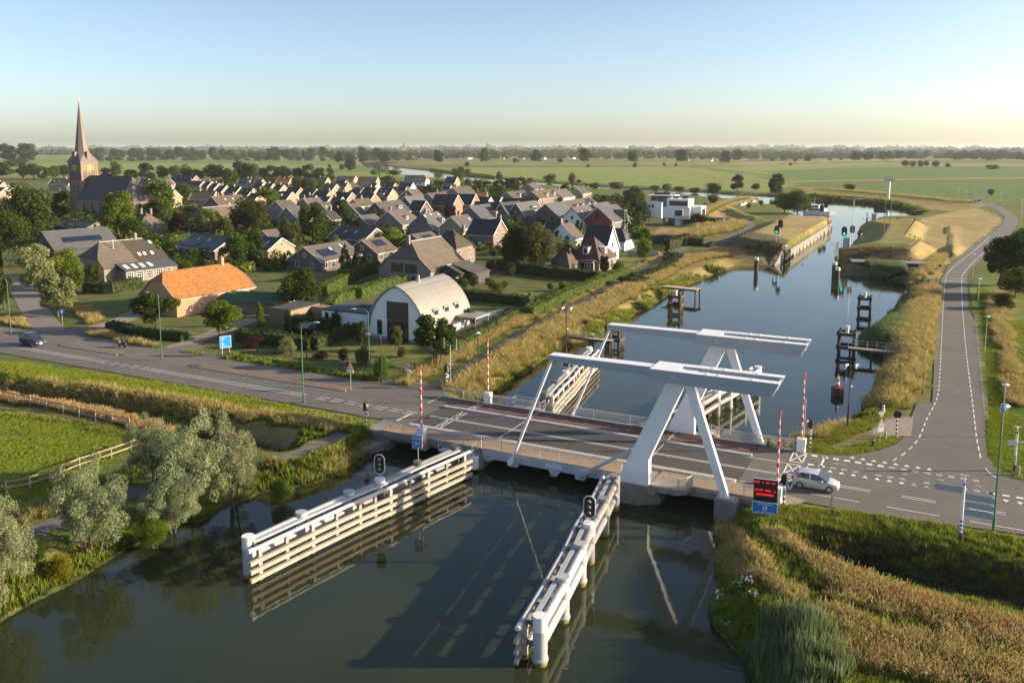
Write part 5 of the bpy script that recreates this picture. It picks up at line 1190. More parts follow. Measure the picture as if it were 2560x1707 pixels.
H("grey roofed house behind the modern gables", 'D', (1290, 575), (1520, 528), 8.4, 5, 9, SL, 'brick_taupe', 'b')
H("dark gabled house with grey tile roof, left of the three modern gables", 'D', (535, 578), (820, 551), 9.4, 5.0, 11, SL, 'brick_dark', 'b', trim='galv', wd=True)
H("white gabled house with a dark window slit, middle of three modern gables", 'D', (960, 635), (1225, 592), 9.2, 4.6, 9.5, GY, 'white_render', 'b', trim='frame_dark', wd=True, sky=((.3, .6), (.8, .6)))
red_ = H("red gabled modern house with a big grey dormer box, right of three", 'D', (1375, 628), (1662, 584), 9.6, 4.6, 12, SL, 'slate_wall', 'b', trim='frame_white', wd=True)
x0 = -red_['dims'][0] / 2; b = MB(); W_ = 5.88
b.face([(x0 - .03, W_, 0), (x0 - .03, -W_, 0), (x0 - .03, -W_, 4.4), (x0 - .03, 0, 9.3), (x0 - .03, W_, 4.4)]); b.build("red_cladding", mat('red_cladding', (.19, .035, .022), .7, var=.15), red_)
b = MB(); b.box(1.2, 4.0, -6.25, -2.0, 2.4, 8.2); dm_ = b.build("dormer_box", M['slate_wall'], red_); window(dm_, (2.6, -6.25, 5.3), 0, 2.2, 5.0, True, 0)
for y, z, w, h in ((-2.6, 2.2, 2.6, 2.8), (1.5, 2.2, 2.0, 2.4), (.3, 6.4, 1.5, 2.2)): window(red_, (x0 - .04, y, z), -math.pi / 2, w, h, True, 1)
gP = "near-black twin gable houses"
for lab, a, c, dr in (("near-black gable with white edge, left of the twin, plain dark roof", (1870, 562), (2165, 522), ()), ("near-black gable with white edge, right of the twin, with a white strip dormer", (2108, 560), (2430, 530), ((.62, 3.6, .22, 1.7),))):
 H(lab, 'C', a, c, 9.4, 4.9, 7.2, SL if dr else D, 'brick_dark', 'b', group=gP, dorm=dr)
H("long dark roof running behind the near-black twin gables", 'C', (1470, 535), (1880, 548), 9.4, 5, 9, D, 'brick_dark', gw=0)
sl_ = H("slate clad modern house with a pale dormer box beside the near-black twins", 'C', (1365, 610), (1680, 583), 8.8, 4.2, 11, SL, 'slate_wall', 'b', trim='galv', wd=True)
b = MB(); b.box(2.2, 4.2, -6.1, -2.0, .4, 6.4); dm_ = b.build("dormer_box", M['pale_paving'], sl_); window(dm_, (3.2, -6.1, 3.2), 0, 1.3, 4.6, True, 0)
H("dark house with a glazed white edged gable and cross roof", 'C', (470, 520), (668, 531), 8.4, 4.4, 9, D, 'brick_dark', gw='R'); H("tall grey roof with a chimney behind the glazed gable", 'C', (330, 455), (590, 446), 9.6, 4.6, 10, SL, 'brick_dark', 'b', chim=(.05,))
H("big grey-brown roof with one chimney, behind the small cypress", 'C', (375, 345), (520, 340), 9.5, 4.2, 13, GY, 'brick_brown', 'b', chim=(.1,))
hip_ = H("half hipped black roofed taupe house with small dormer and two white doors", 'C', (578, 728), (850, 701), 9.0, 4.2, 10.5, 'roof_slate', 'brick_taupe', 'b', zhL=6.2, chim=(.3,), sky=((.1, .8), (.48, .85), (.9, .8)), dorm=((.72, 1.2, .18, 1.9),), name="detached_house")
H("tan brick house with white windows and yellow lit side wall", 'C', (1072, 776), (1322, 742), 8.8, 5.2, 8.5, GY, 'brick_tan', 'b', chim=(.5,), sky=((.85, .6),), name="detached_house")
H("brown brick house with a dark roof, white porch and right gable chimney", 'C', (1440, 812), (1865, 848), 8.6, 4.4, 9.5, D, 'brick_brown', chim=(.99,), name="detached_house")
H("grey roofed farm with a small dormer and thin flue behind the yellow conifer", 'B', (1860, 690), (2160, 672), 8.0, 3.4, 12, GY, 'brick_taupe', 'b', zhR=6, chim=(.1,), dorm=((.5, 1.2, .3, 1.2),))
H("dark roofed house with windows in its gable and a wide white dormer", 'B', (1650, 548), (2040, 527), 9.0, 4.6, 11, SL, 'brick_dark', 'b', chim=(.45,), dorm=((.72, 2.4, .3, 1.2),))
H("yellow walled house with brown roof and white door, above the low slate house", 'B', (1300, 502), (1535, 491), 8.4, 5.6, 7.5, BR, 'brick_tan', 'b', chim=(.55,))
H("plain brown roof sloping down to the right of the dark leafy tree", 'B', (1225, 572), (1330, 566), 8.4, 3.6, 12, BR, 'brick_taupe', 'b', chim=())
H("low slate roofed cottage with a brick end wall", 'B', (1400, 765), (1640, 752), 5.8, 2.8, 8, SL, 'brick_brown', 'b', wins=False)
H("narrow grey house with a white chimney between two dark trees", 'B', (820, 690), (905, 688), 8.0, 5, 7, D, 'brick_taupe', 'b', chim=(.8,))
H("brown roofed house with two small gable windows left of the slate roof", 'B', (500, 487), (740, 480), 8.4, 4.6, 8.5, GY, 'brick_taupe', 'b', chim=(.05,))
H("slate roofed house with a dark gable, behind the sparse olive tree", 'B', (235, 632), (530, 607), 8.6, 4.6, 9.5, SL, 'brick_taupe', 'b', wd=False)
H("grey-brown roof with a white flue, left of the slate roofed house", 'B', (60, 528), (300, 519), 8.4, 4.6, 9, GY, 'brick_brown', 'b')
H("brown roof with two skylights behind the dark leafy trees", 'B', (760, 557), (940, 551), 7.8, 4.4, 9, BR, 'brick_tan', 'b', sky=((.2, .5), (.6, .5)))
H("long brown roof house with tan front, left of the skylight gable house", 'A', (530, 375), (890, 371), 8.8, 5, 9, BR, 'brick_tan', AA + .32, chim=(.3,))
H("dark gabled house with two skylights and white lower dormer", 'A', (825, 458), (1280, 441), 9.0, 4.2, 12, BR, 'brick_brown', 'b', chim=(.22, .75), sky=((.35, .68), (.62, .68), (.35, .25)), dorm=((.75, 3.0, .02, 1.3),))
H("wide mossy roofed farmhouse hidden behind the pale green trees", 'A', (580, 642), (1210, 630), 8.2, 3.0, 13, 'thatch', 'brick_tan', 'b', zhL=4.5, ridge_m='kerb', trim=False)
H("tan gable house peeping out right of the church trees", 'A', (60, 350), (232, 352), 8.6, 4.6, 9, BR, 'brick_tan', chim=(.8,)); H("lower tan gable house in front of the one beside the church trees", 'A', (20, 462), (175, 464), 7.2, 3.4, 8, BR, 'brick_tan')
H("low bungalow with dark solar roof, white awning and tan right gable", 'A', (560, 1043), (1150, 1082), 5.8, 2.7, 11, GY, 'brick_brown', R(-38), sky=((.3, .6), (.58, .6)), solar=((.02, .45, .08, .5), (.55, .98, .08, .5)), oh=.5, name="bungalow")
H("bungalow with a dark solar roof right of the tall dark tree", 'B', (1090, 927), (1665, 957), 5.8, 2.7, 11, GY, 'brick_brown', R(-32), sky=((.32, .55), (.6, .55)), solar=((.02, .4, .08, .5), (.5, .95, .08, .5)), oh=.5, name="bungalow")
H("bungalow with a navy solar roof behind the small green tree", 'A', (1480, 1083), (1940, 1092), 5.6, 2.7, 10, D, 'brick_tan', R(-32), sky=((.4, .55), (.75, .55)), solar=((.05, .95, .1, .45),), name="bungalow")
H("brown-red gabled bungalow with eight solar panels and two skylights", 'B', (512, 1262), (1150, 1178), 6.0, 2.8, 10.5, GY, 'brick_dark', 'b', sky=((.48, .62), (.78, .72)), solar=((.14, .5, .2, .68),), oh=.5, name="bungalow")
H("brown gabled bungalow behind the light green tree", 'B', (1440, 1152), (1760, 1105), 6.0, 2.8, 10, BR, 'brick_dark', 'b', solar=((.3, .8, .4, .85),), name="bungalow")
H("bungalow with a pale roof and white edged gable behind the green tree", 'B', (-150, 1000), (150, 966), 5.8, 2.7, 9, GY, 'brick_brown', 'b', name="bungalow")
H("small white edged tan gable at the left of the yard trees", 2, (-60, 885), (62, 883), 5.8, 2.8, 8, D, 'brick_tan', R(-32), name="bungalow")
H("grey tiled barn with a long black solar strip, left of the thatched farm", 'E', (590, 890), (1495, 826), 7.6, 3.2, 13.5, SL, 'dark_clad', 'f', solar=((.2, .8, .3, .58),), wins=False, trim=False, name="barn", cat="barn")
th = H("long thatched farmhouse, half brown half black, with a grey lean-to roof", 'E', (1225, 1055), (2135, 972), 8.6, 3.6, 12.5, 'thatch', 'brick_taupe', 'f', zhL=5.2, zhR=5.0, chim=(.72,), sky=((.62, .35), (.7, .35), (.82, .35), (.9, .8)), wins=False, trim=False, ridge_m='kerb', name="thatched_farm")
Ln = th['dims'][0]; b = MB(); b.slab3([(-Ln * .32, -10.2, 2.6), (Ln * .5, -10.2, 2.6), (Ln * .5, -6.2, 4.0), (-Ln * .32, -6.2, 4.0)], .15); lean = b.build("lean_to_roof", M['tar_roof'], th)
b = MB(); b.box(-Ln * .31, Ln * .49, -9.9, -6.2, -.2, 2.5); b.build("front_wall", M['brick_taupe'], th)
for i in range(5): window(th, (-Ln * .25 + i * Ln * .15, -9.92, 1.35), 0, 1.6, 1.9, False, 2, 2)
for i in range(4):
 b = MB(); b.box(-.45, .45, -1.0, 1.0, 0, .05); o = b.build("roof_light", M['pile_white'], lean); o.location = (-Ln * .24 + i * Ln * .12, -8.2, 3.36); o.rotation_euler = (math.atan(1.4 / 4.0), 0, 0)
b = MB(); sfh = (8.6 - 3.6) / 6.25; iR_ = (8.6 - 5.0) / 1.3
z_ = lambda y: 8.6 + y * sfh + .06
b.slab3([(Ln * .05, -6.6, z_(-6.6)), (Ln * .5 + .27, -6.6, z_(-6.6)), (Ln * .5 + .27, -4.5, z_(-4.5)), (Ln * .5 - iR_, -.15, z_(-.15)), (-Ln * .02, -.15, z_(-.15))], .08); b.build("dark_thatch", M['thatch_dark'], th)
b = MB(); b.cyl((-Ln * .2, -2.0, 6.8), (-Ln * .2, -2.0, 9.2), .13, n=10); b.build("flue_pipe", M['galv'], th)
H("hipped thatched rectory with two chimneys under the church choir", 'E', (1960, 622), (2130, 642), 8.4, 4.4, 11, 'thatch', 'brick_brown', 'a', zhL=4.4, zhR=4.4, chim=(.1, .9), trim=False)
H("low dark roofed hall at the foot of the church", 'E', (935, 726), (1355, 746), 5.4, 3.0, 12, 'roof_church', 'brick_brown', 'a', wins=False, trim=False, name="hall", cat="hall")
H("brown terrace with white windows left behind the church tower", 'E', (735, 152), (1008, 152), 8.6, 5.2, 9, BR, 'brick_tan', AA + .3, chim=(.7,), sky=((.2, .5), (.45, .5)))
H("small dark gabled house at the foot of the church tower", 'E', (930, 262), (1010, 258), 7.6, 4.4, 7, SL, 'brick_taupe', 'b')
H("tan gabled house at the far left edge of the village", 'E', (-110, 196), (48, 190), 8.6, 4.6, 10, D, 'brick_tan', chim=(.7,)); H("lower house with brown roof at the left edge", 'E', (-90, 268), (80, 266), 6.6, 3.6, 8, BR, 'brick_tan')
H("dark flat looking roof behind the church nave", 'E', (1690, 152), (1832, 152), 7.5, 4.5, 8, D, 'brick_brown', AA + .3, wins=False); H("second dark roof behind the church nave", 'E', (1540, 152), (1625, 152), 7.5, 4.5, 8, D, 'brick_brown', AA + .3, wins=False)
H("dark roofed house right behind the choir trees", 'E', (1975, 152), (2080, 150), 8, 4.5, 8, D, 'brick_tan', AA + .3); H("brown roofed house with pale windows right of the choir trees", 'E', (2240, 165), (2400, 168), 8, 4.5, 9, BR, 'brick_tan', AA + .3)
bn = H("long orange tiled barn with brick walls and hipped end", 5, (1392, 437), (2092, 342), 7.6, 3.2, 11, OR, 'brick_orange', 'f', zhL=6.0, zhR=5.6, chim=(.82,), wins=False, trim='galv', name="tiled_barn", cat="barn", oh=.2)
Ln = bn['dims'][0]
for x, z, w, h in ((-.36, 1.3, .8, .9), (-.2, 1.6, .9, .9), (-.03, 1.9, .5, .7), (.37, 1.6, .5, .6)): window(bn, (Ln * x, -5.5, z), 0, w, h, False, 1, 1)
b = MB(); b.box(Ln * .22, Ln * .33, -5.56, -5.48, .3, 2.7); b.build("shutter", M['brick_taupe'], bn); door(bn, (Ln * .1, -5.5, 0), 0, 1.2, 2.3, 'dark_metal'); door(bn, (Ln * .02, -5.5, 0), 0, 1.3, 2.1, 'dark_clad')
b = MB(); b.cyl((Ln * .46, -5.8, 2.3), (Ln * .46, -5.68, 2.35), .5, n=14); b.build("satellite_dish", M['dark_metal'], bn); window(bn, (-Ln / 2, -2.5, 1.4), -math.pi / 2, .8, .8)
door(bn, (-Ln / 2, 2.2, 0), -math.pi / 2, 1.8, 2.6, 'dark_clad')
fm = H("big thatched farmhouse with picture windows in its taupe gable", 'C', (315, 1192), (905, 1096), 9.2, 3.4, 14, 'thatch', 'brick_taupe', 'b', zhL=5.6, wins=False, trim=False, ridge_m='kerb', chim=(.12,), name="thatched_farm")
Ln = fm['dims'][0]
for y in (-1.9, 1.9): window(fm, (-Ln / 2, y, 3.4), -math.pi / 2, 3.2, 2.0, True, 0)
window(fm, (-Ln / 2, -2.5, 1.0), -math.pi / 2, .9, 1.3, True, 0)
b = MB(); b.slab3([(-Ln * .15, -15.5, 2.4), (Ln * .3, -15.5, 2.4), (Ln * .3, -9.0, 4.4), (-Ln * .15, -9.0, 4.4)], .2); b.build("open_barn_roof", M['roof_grey'], fm)
b = MB(); b.box(-Ln * .14, Ln * .29, -15.2, -9.2, -.2, 2.3); b.build("open_barn_wall", M['dark_clad'], fm)
H("thatched cross wing with rounded hips and a lit brick end wall", 'C', (810, 985), (1285, 1003), 9.4, 4.4, 13, 'thatch_dark', 'brick_brown', R(-22), zhL=4.4, zhR=5.4, trim=False, gw='R', front_h=3.5, chim=(.97,), name="thatched_farm")
H("dark thatched open shed right of the thatched farm", 'C', (1010, 1555), (1260, 1512), 4.2, 2.6, 7, 'thatch_dark', 'dark_clad', 'b', wins=False, trim=False, name="shed", cat="shed", ridge_m='kerb')
H("small gable roof tucked behind the thatched farmhouse ridge", 'C', (455, 1062), (740, 1016), 5.8, 3, 9, GY, 'brick_dark', 'b', solar=((.3, .8, .3, .8),), wins=False)
H("steep dark roofed white gabled house behind the red tiled house", 'D', (1220, 910), (1610, 942), 9.4, 3.2, 9, D, 'white_render', R(-30), chim=(.97,), name="white_house", gw='R', wd=True)
H("dark roofed wing to the right of the white gabled house", 'D', (1640, 965), (1700, 975), 6.2, 2.8, 8, D, 'white_render', R(-30), wins=False, zhR=3.0)
H("small white gabled cottage with brown back roof", 'D', (560, 868), (772, 884), 7.2, 3.4, 6.5, D, 'white_render', gw='R', chim=(.97,)); H("brown roof with a tiny white gable beside the white cottage", 'D', (800, 898), (935, 886), 7.0, 2.8, 9, BR, 'white_render', 'b', wins=False)
rh = H("hipped dark red tiled house with two white dormers and brick walls", 'D', (1050, 1088), (1540, 1108), 8.2, 3.3, 11.5, 'roof_red', 'brick_taupe', R(-28), zhL=3.3, zhR=3.3, wins=False, dorm=((.5, 1.4, .2, 1.7),), oh=.45, name="villa", cat="house")
Ln = rh['dims'][0]
for x, w, h in ((-.32, 1.4, 2.0), (.05, 2.4, 1.9), (.3, 1.6, 1.9)): window(rh, (Ln * x, -5.75, 1.4), 0, w, h, False, 1)
b = MB(); b.prism([(Ln * .12, -5.7), (Ln * .16, -7.2), (Ln * .36, -7.2), (Ln * .4, -5.7)], -.2, 3.1); b.build("bay", M['brick_taupe'], rh)
for x in (.2, .31): window(rh, (Ln * x, -7.2, 1.5), 0, 1.5, 2.2, False, 1)
b = MB(); b.box(Ln * .1, Ln * .42, -7.5, -5.6, 3.1, 3.25); b.build("bay_roof", M['tar_roof'], rh)
window(rh, (Ln / 2, -2, 1.5), math.pi / 2, 1.0, 1.5); window(rh, (Ln / 2, 2.5, 1.5), math.pi / 2, 1.6, 2.0)
b = MB(); b.box(Ln / 2 - 1.6, Ln / 2 - .2, -1.5, -.1, 4.4, 5.9); b.box(Ln / 2 - 2.2, Ln / 2 - .1, -1.65, .05, 5.9, 6.0); o = b.build("dormer", M['frame_white'], rh); window(o, (Ln / 2 - .2, -.8, 5.2), math.pi / 2, .9, 1.1)
H("small brown tiled pyramid roof pavilion beside the red tiled house", 'D', (700, 1345), (735, 1350), 5.2, 2.5, 6.5, BR, 'brick_taupe', R(-28), zhL=2.5, zhR=2.5, wins=False, trim=False, name="pavilion", cat="pavilion")
H("dark hipped roof piece left of the red tiled house", 'D', (740, 1205), (800, 1215), 6.8, 3, 8, 'roof_red', 'brick_brown', R(-28), zhL=3, zhR=3, wins=False, trim=False)
# ------------------------------------------------------------------ church
def simple(name, f, m, root, smooth=False):
 b = MB(); f(b); return b.build(name, m, root, smooth)
cb = G(211, 547); ch = thing("church", "brown brick village church with a slate spire and gold clock", "church", cb, AA)
ZE = ZV(406, cb); ZS = ZV(250, cb)
def tower(b):
 b.box(-8, 0, 0, 8, -.5, ZE)
 for z in (10.5, 15.2): b.box(-8.2, .2, -.2, 8.2, z, z + .35)
 for x in (-8.15, -.75):
  for y in (-.15, 7.25): b.box(x, x + .9, y, y + .9, -.5, ZE - .6)
simple("tower", tower, M['brick_church'], ch)
simple("string_course", lambda b: (b.box(-8.3, .3, -.3, 8.3, 15.55, 15.85), b.box(-8.35, .35, -.35, 8.35, ZE - .4, ZE)), M['concrete'], ch)
def spire(b):
 c = (-4, 4); sq = [(-8.6, -.6), (.6, -.6), (.6, 8.6), (-8.6, 8.6)]; z1 = ZE + 4.2; oc = [(c[0] + 2.9 * math.cos(a), c[1] + 2.9 * math.sin(a), z1) for a in [(-.625 + .25 * k) * math.pi for k in range(8)]]
 tip = (c[0], c[1], ZS)
 for k in range(8): b.face([oc[k], oc[(k + 1) % 8], tip])
 for k in range(4):
  a, d = sq[k], sq[(k + 1) % 4]; b.face([(*a, ZE), (*d, ZE), oc[2 * k + 1], oc[2 * k]]); b.face([(*d, ZE), oc[(2 * k + 2) % 8], oc[2 * k + 1]])
 b.face([(*q, ZE) for q in sq[::-1]])
simple("spire", spire, M['spire_slate'], ch)
simple("cross", lambda b: (b.cyl((-4, 4, ZS - 1.5), (-4, 4, ZS + 2.6), .09, n=6), b.beam((-4.8, 4, ZS + 1.7), (-3.2, 4, ZS + 1.7), .12, .12), b.ball((-4, 4, ZS), .35, 8, 6)), M['yellow'], ch)
def arch(w, h, n=8): return [(-w / 2, 0), (w / 2, 0), (w / 2, h - w * .6)] + [(w / 2 * math.cos(a), h - w * .6 + w * .6 * math.sin(a)) for a in [math.pi * (k + 1) / (n + 1) for k in range(n)]] + [(-w / 2, h - w * .6)]
def awin(name, root, loc, rz, w, h, m='frame_dark', t=.12):
 b = MB(); b.slab_xz(arch(w + .35, h + .25), -t, .05); o = b.build(name, M['concrete' if m != 'frame_dark' else 'brick_brown'], root, loc=loc, rz=rz); b = MB(); b.slab_xz(arch(w, h), -t - .03, -t); b.build("louvre" if name == "belfry_opening" else "pane", M[m], o); return o
for rz, f in ((0, lambda u, z: (-4 + u, -.02, z)), (math.pi / 2, lambda u, z: (.02, 4 + u, z))):
 for u in (-1.9, 1.9): awin("belfry_opening", ch, f(u, 16.3), rz, 1.5, 4.2); awin("tower_window", ch, f(u * .7, 10.9), rz, .8, 3.4)
 awin("belfry_opening", ch, f(0, 16.3), rz, .45, 3.4)
 b = MB(); b.cyl((0, -.05, 0), (0, -.2, 0), 1.15, n=24); o = b.build("clock", M['yellow'], ch, loc=f(0, ZE - 2.3), rz=rz); b = MB(); b.cyl((0, -.2, 0), (0, -.22, 0), .72, n=20); b.build("dial", M['brick_church'], o); b = MB(); b.beam((0, -.24, 0), (.45, -.24, .35), .04, .1); b.beam((0, -.24, 0), (-.1, -.24, .85), .04, .08); b.build("hand", M['yellow'], o)
 d = f(0, ZE + 1.2); b = MB(); b.slab_xz(arch(1.7, 3.4), -.2, 2.6); o = b.build("spire_dormer", M['spire_slate'], ch, loc=d, rz=rz); b = MB(); b.slab_xz(arch(1.0, 2.4), -.23, -.2); b.build("louvre", M['brick_brown'], o)
NL, eh, rhh = 27.0, 8.8, 18.6
simple("nave", lambda b: (b.box(0, NL, -2.5, 10.5, -.5, eh), b.face([(.05, -2.5, eh), (.05, 4, rhh - .3), (.05, 10.5, eh)])), M['brick_church'], ch)
def nroof(b):
 r = 7.3; ax = NL + 1.5; A_ = [(NL + 1.0, -2.9), (NL + 5.6, -1.2), (NL + 8, 4), (NL + 5.6, 9.2), (NL + 1.0, 10.9)]
 b.slab3([(0.02, -3, eh - .2), (NL + 1, -3, eh - .2), (NL - .5, 4, rhh), (0.02, 4, rhh)], .2); b.slab3([(0.02, 4, rhh), (NL - .5, 4, rhh), (NL + 1, 11, eh - .2), (.02, 11, eh - .2)], .2)
 A_[0] = (NL + 1, -3); A_[-1] = (NL + 1, 11)
 b.mat(1)
 for p, q in zip(A_[:-1], A_[1:]): b.face([(*p, eh - .2), (*q, eh - .2), (NL - .5, 4, rhh)])
simple("nave_roof", nroof, [M['roof_church'], M['spire_slate']], ch)
simple("choir", lambda b: (b.prism([(NL + .01, -2.5), (NL + 1, -2.5), (NL + 5.2, -.9), (NL + 7.4, 4), (NL + 5.2, 8.9), (NL + 1, 10.5), (NL + .01, 10.5)], -.5, eh - .25), [b.beam((NL + x, y, 0), (NL + x, y, 6.8), .9, .9) for x, y in ((1.0, -3.0), (5.5, -1.4), (8.0, 4), (5.5, 9.3))]), M['brick_church'], ch)
for x in (4, 9, 14, 19, 24): awin("church_window", ch, (x, -2.52, 2.2), 0, 1.2, 5.6, 'glass')
awin("church_window", ch, (NL + 3.2, -1.75, 2.0), .36, 1.5, 5.4, 'glass'); awin("church_window", ch, (NL + 6.4, 1.5, 2.0), 1.15, 1.5, 5.4, 'glass')
# ------------------------------------------------------------------ arched white house
ah = thing("arched_house", "white house with an arched zinc roof and dark shutter panel", "house", RS(-75.5, 108.3), A1)
AH = ZV(717.4, RS(-75.5, 108.3)); LEN = 14.0
def prof(k=14, g=0.):
 P = [(5.15 + g, 0), (5.15 + g, 1.9)]
 for i in range(1, k + 1): t = i / k; P.append(((5.15 + g) * (1 - t ** 1.95) ** .72, 1.9 + (AH + g - 1.9) * t))
 return P
def shell(b):
 o, i = prof(16, .28), prof(16, .02); full = lambda p: p[1:] + [(-x, z) for x, z in p[1:-1][::-1]]; O, I = full(o), full(i)
 for (a, c, e, f) in zip(O[:-1], O[1:], I[:-1], I[1:]):
  b.face([(a[0], -.3, a[1]), (a[0], LEN + .2, a[1]), (c[0], LEN + .2, c[1]), (c[0], -.3, c[1])]); b.face([(e[0], -.3, e[1]), (a[0], -.3, a[1]), (c[0], -.3, c[1]), (f[0], -.3, f[1])]); b.face([(e[0], LEN + .2, e[1]), (f[0], LEN + .2, f[1]), (c[0], LEN + .2, c[1]), (a[0], LEN + .2, a[1])])
 b.face([(I[0][0], -.3, I[0][1]), (I[0][0], LEN, I[0][1]), (O[0][0], LEN, O[0][1]), (O[0][0], -.3, O[0][1])])
roof_ = simple("zinc_roof", shell, M['zinc'], ah, True)
def seams(b):
 o = prof(10, .3); F_ = o[1:] + [(-x, z) for x, z in o[1:-1][::-1]]
 for k in range(28):
  y = -.2 + k * (LEN + .3) / 27
  for a, c in zip(F_[:-1], F_[1:]): b.beam((a[0], y, a[1]), (c[0], y, c[1]), .05, .05, up=(0, 1, 0))
tag(simple("roof_seam", seams, M['zinc'], roof_), kind='stuff')
simple("gable_wall", lambda b: b.slab_xz(prof(16) + [(-x, z) for x, z in prof(16)[:-1][::-1]], .0, LEN), M['white_render'], ah)
simple("plinth", lambda b: b.box(-5.2, 5.2, -.04, .0, -.2, .5), M['pile_mid'], ah)
sh_ = simple("shutter_panel", lambda b: b.box(-1.75, 2.25, -.1, -.01, 3.3, 6.3), M['timber_dark'], ah)
tag(simple("shutter_slat", lambda b: [b.box(-1.7, 2.2, -.17, -.1, 3.36 + k * .145, 3.44 + k * .145) for k in range(20)], mat('dark_timber_slat', (.1, .07, .05), .8), sh_), kind='stuff')
window(ah, (.25, -.03, 1.6), 0, 4.0, 3.3, True, 2); window(ah, (-3.2, -.03, 2.0), 0, .9, 2.3, True, 0)
simple("flue_pipe", lambda b: b.cyl((.6, 5.5, AH - .4), (.6, 5.5, AH + 1.2), .22, n=12), M['chrome'], ah, True)
for y in (3.0, 6.2, 9.4):
 d = simple("dormer", lambda b: b.box(2.6, 5.0, y, y + 1.5, 3.0, 5.0), M['zinc'], ah); window(d, (5.02, y + .75, 4.0), math.pi / 2, 1.1, 1.5, True, 0)
an = simple("flat_annex", lambda b: b.box(-17.5, -6.2, 3.2, 11, -.2, 3.0), M['white_render'], ah)
simple("annex_roof", lambda b: (b.box(-17.6, -6.1, 3.1, 11.1, 3.0, 3.2), b.box(-13, -9.5, 7.5, 8.8, 3.2, 3.5)), M['tar_roof'], ah)
for x in (-16.4, -15.0): window(ah, (x, 3.18, 1.5), 0, .7, 2.3, True, 0)
simple("glazed_link", lambda b: b.box(-6.2, -5.0, 2.2, 9, 0, 2.7), M['glass'], ah)
simple("terrace_room", lambda b: (b.box(5.2, 9.2, 9.0, 13.8, 2.7, 3.0), [b.cyl((x, y, 0), (x, y, 2.7), .1, n=6) for x in (6.5, 9.0) for y in (9.2, 13.5)]), M['zinc'], ah)
pool = tag(simple("swimming_pool", lambda b: (b.mat(0), b.box(0, 5, 0, 11, -.1, .1), b.mat(1), b.box(.4, 4.6, .4, 10.6, .1, .11)), [M['pale_paving'], mat('pool_water', (.02, .1, .11), .05)], None), "rectangular garden pool beside the paved terrace", "pool"); pool.location = GQ('H', 1890, 690, .1); pool.rotation_euler = (0, 0, A1)
wg = thing("wooden_garage", "low wooden garage clad in upright boards before the dark round tree", "garage", GQ(6, 600, 770), A1); simple("cladding", lambda b: (b.box(-4.8, 0, 0, 7.5, -.1, 2.7), [b.box(-4.75 + k * .3, -4.55 + k * .3, -.04, .0, 0, 2.68) for k in range(16)]), M['wood_clad'], wg); simple("flat_roof", lambda b: b.box(-4.9, .1, -.1, 7.6, 2.7, 2.85), M['tar_roof'], wg); simple("side_wall", lambda b: b.box(.01, 6.8, 5.2, 7.5, -.1, 2.6), M['wood_clad'], wg)
M['green_roof'] = mat('green_roof', (.045, .12, .05), .6, var=.15)
gs = thing("shed", "low green roofed shed in front of the orange barn", "shed", GQ(6, 250, 660), AA + .25); simple("wall", lambda b: b.box(-6, 4.5, .2, 8.8, -.2, 2.2), M['brick_brown'], gs); rg = simple("roof", lambda b: (b.slab3([(-6.5, -.3, 2.1), (5, -.3, 2.1), (5, 4.5, 3.4), (-6.5, 4.5, 3.4)], .1), b.slab3([(-6.5, 4.5, 3.4), (5, 4.5, 3.4), (5, 9.3, 2.2), (-6.5, 9.3, 2.2)], .1)), M['green_roof'], gs); tag(simple("corrugation", lambda b: [b.beam((-6.4 + k * .38, -.3, 2.15), (-6.4 + k * .38, 4.5, 3.45), .12, .06) for k in range(30)], M['green_roof'], rg), kind='stuff')
vl = thing("white_villa", "large cubic white villa with glazed corners and a carport", "villa", GQ('V', 500, 930), A1)
VB = [(0, 8.2, 0, 9, 2.9, 7.2, 'white_render'), (1.5, 10.2, .4, 8.6, 7.2, 10.4, 'white_render'), (8.2, 10.6, 1.5, 9, -.2, 7.2, 'white_render'), (10.6, 14.5, 4, 11, 2.6, 7.6, 'white_render'), (1.0, 6.5, 4.5, 8.8, -.2, 2.9, 'pile_mid'), (5.0, 8.2, .6, 4.5, -.2, 2.9, 'white_render'), (4.8, 11.2, -1.4, 1.5, 2.75, 3.1, 'white_render'), (.1, .9, .2, 1.0, -.2, 2.9, 'pile_mid'), (.0, 1.5, .4, 8.6, 7.2, 10.2, 'slate_wall')]
for v in VB: simple("block", lambda b: b.box(*v[:6]), M[v[6]], vl)
window(vl, (6.2, .38, 8.7), 0, 7.2, 1.8, True, 3); window(vl, (6.6, -.03, 4.6), 0, 3.2, 2.9, True, 2); window(vl, (10.62, 5.5 - 3, 4.7), math.pi / 2, .8, 1.8, True, 0); window(vl, (14.52, 7.5, 4.8), math.pi / 2, 5, 3.4, True, 3); window(vl, (10.22, 4.0, 8.9), math.pi / 2, .7, 1.4, True, 0)
simple("balcony_glass", lambda b: (b.box(4.9, 11.1, -1.38, -1.33, 3.1, 4.0), b.box(11.1, 11.15, -1.38, 1.4, 3.1, 4.0)), M['galv'], vl); simple("roof_panel", lambda b: [b.slab3([(x, 3, 10.6), (x + 2, 3, 10.6), (x + 2, 4.6, 11.4), (x, 4.6, 11.4)], .08) for x in (3.2, 7)], M['solar'], vl)
v2 = thing("white_villa", "second white villa with an overhanging flat roof, left behind the cubic one", "villa", GQ('V', 235, 770), A1)
for v in [(-2.5, 3, 3, 10, -.2, 7.2, 'white_render'), (0, 5, 0, 8, -.2, 6.8, 'white_render'), (-1, 8, 3, 9, 7.2, 9.6, 'brick_red'), (5, 8.5, 3, 9, 2.8, 7.2, 'white_render'), (5, 8, 3.4, 9, -.2, 2.8, 'pile_mid')]: simple("block", lambda b: b.box(*v[:6]), M[v[6]], v2)
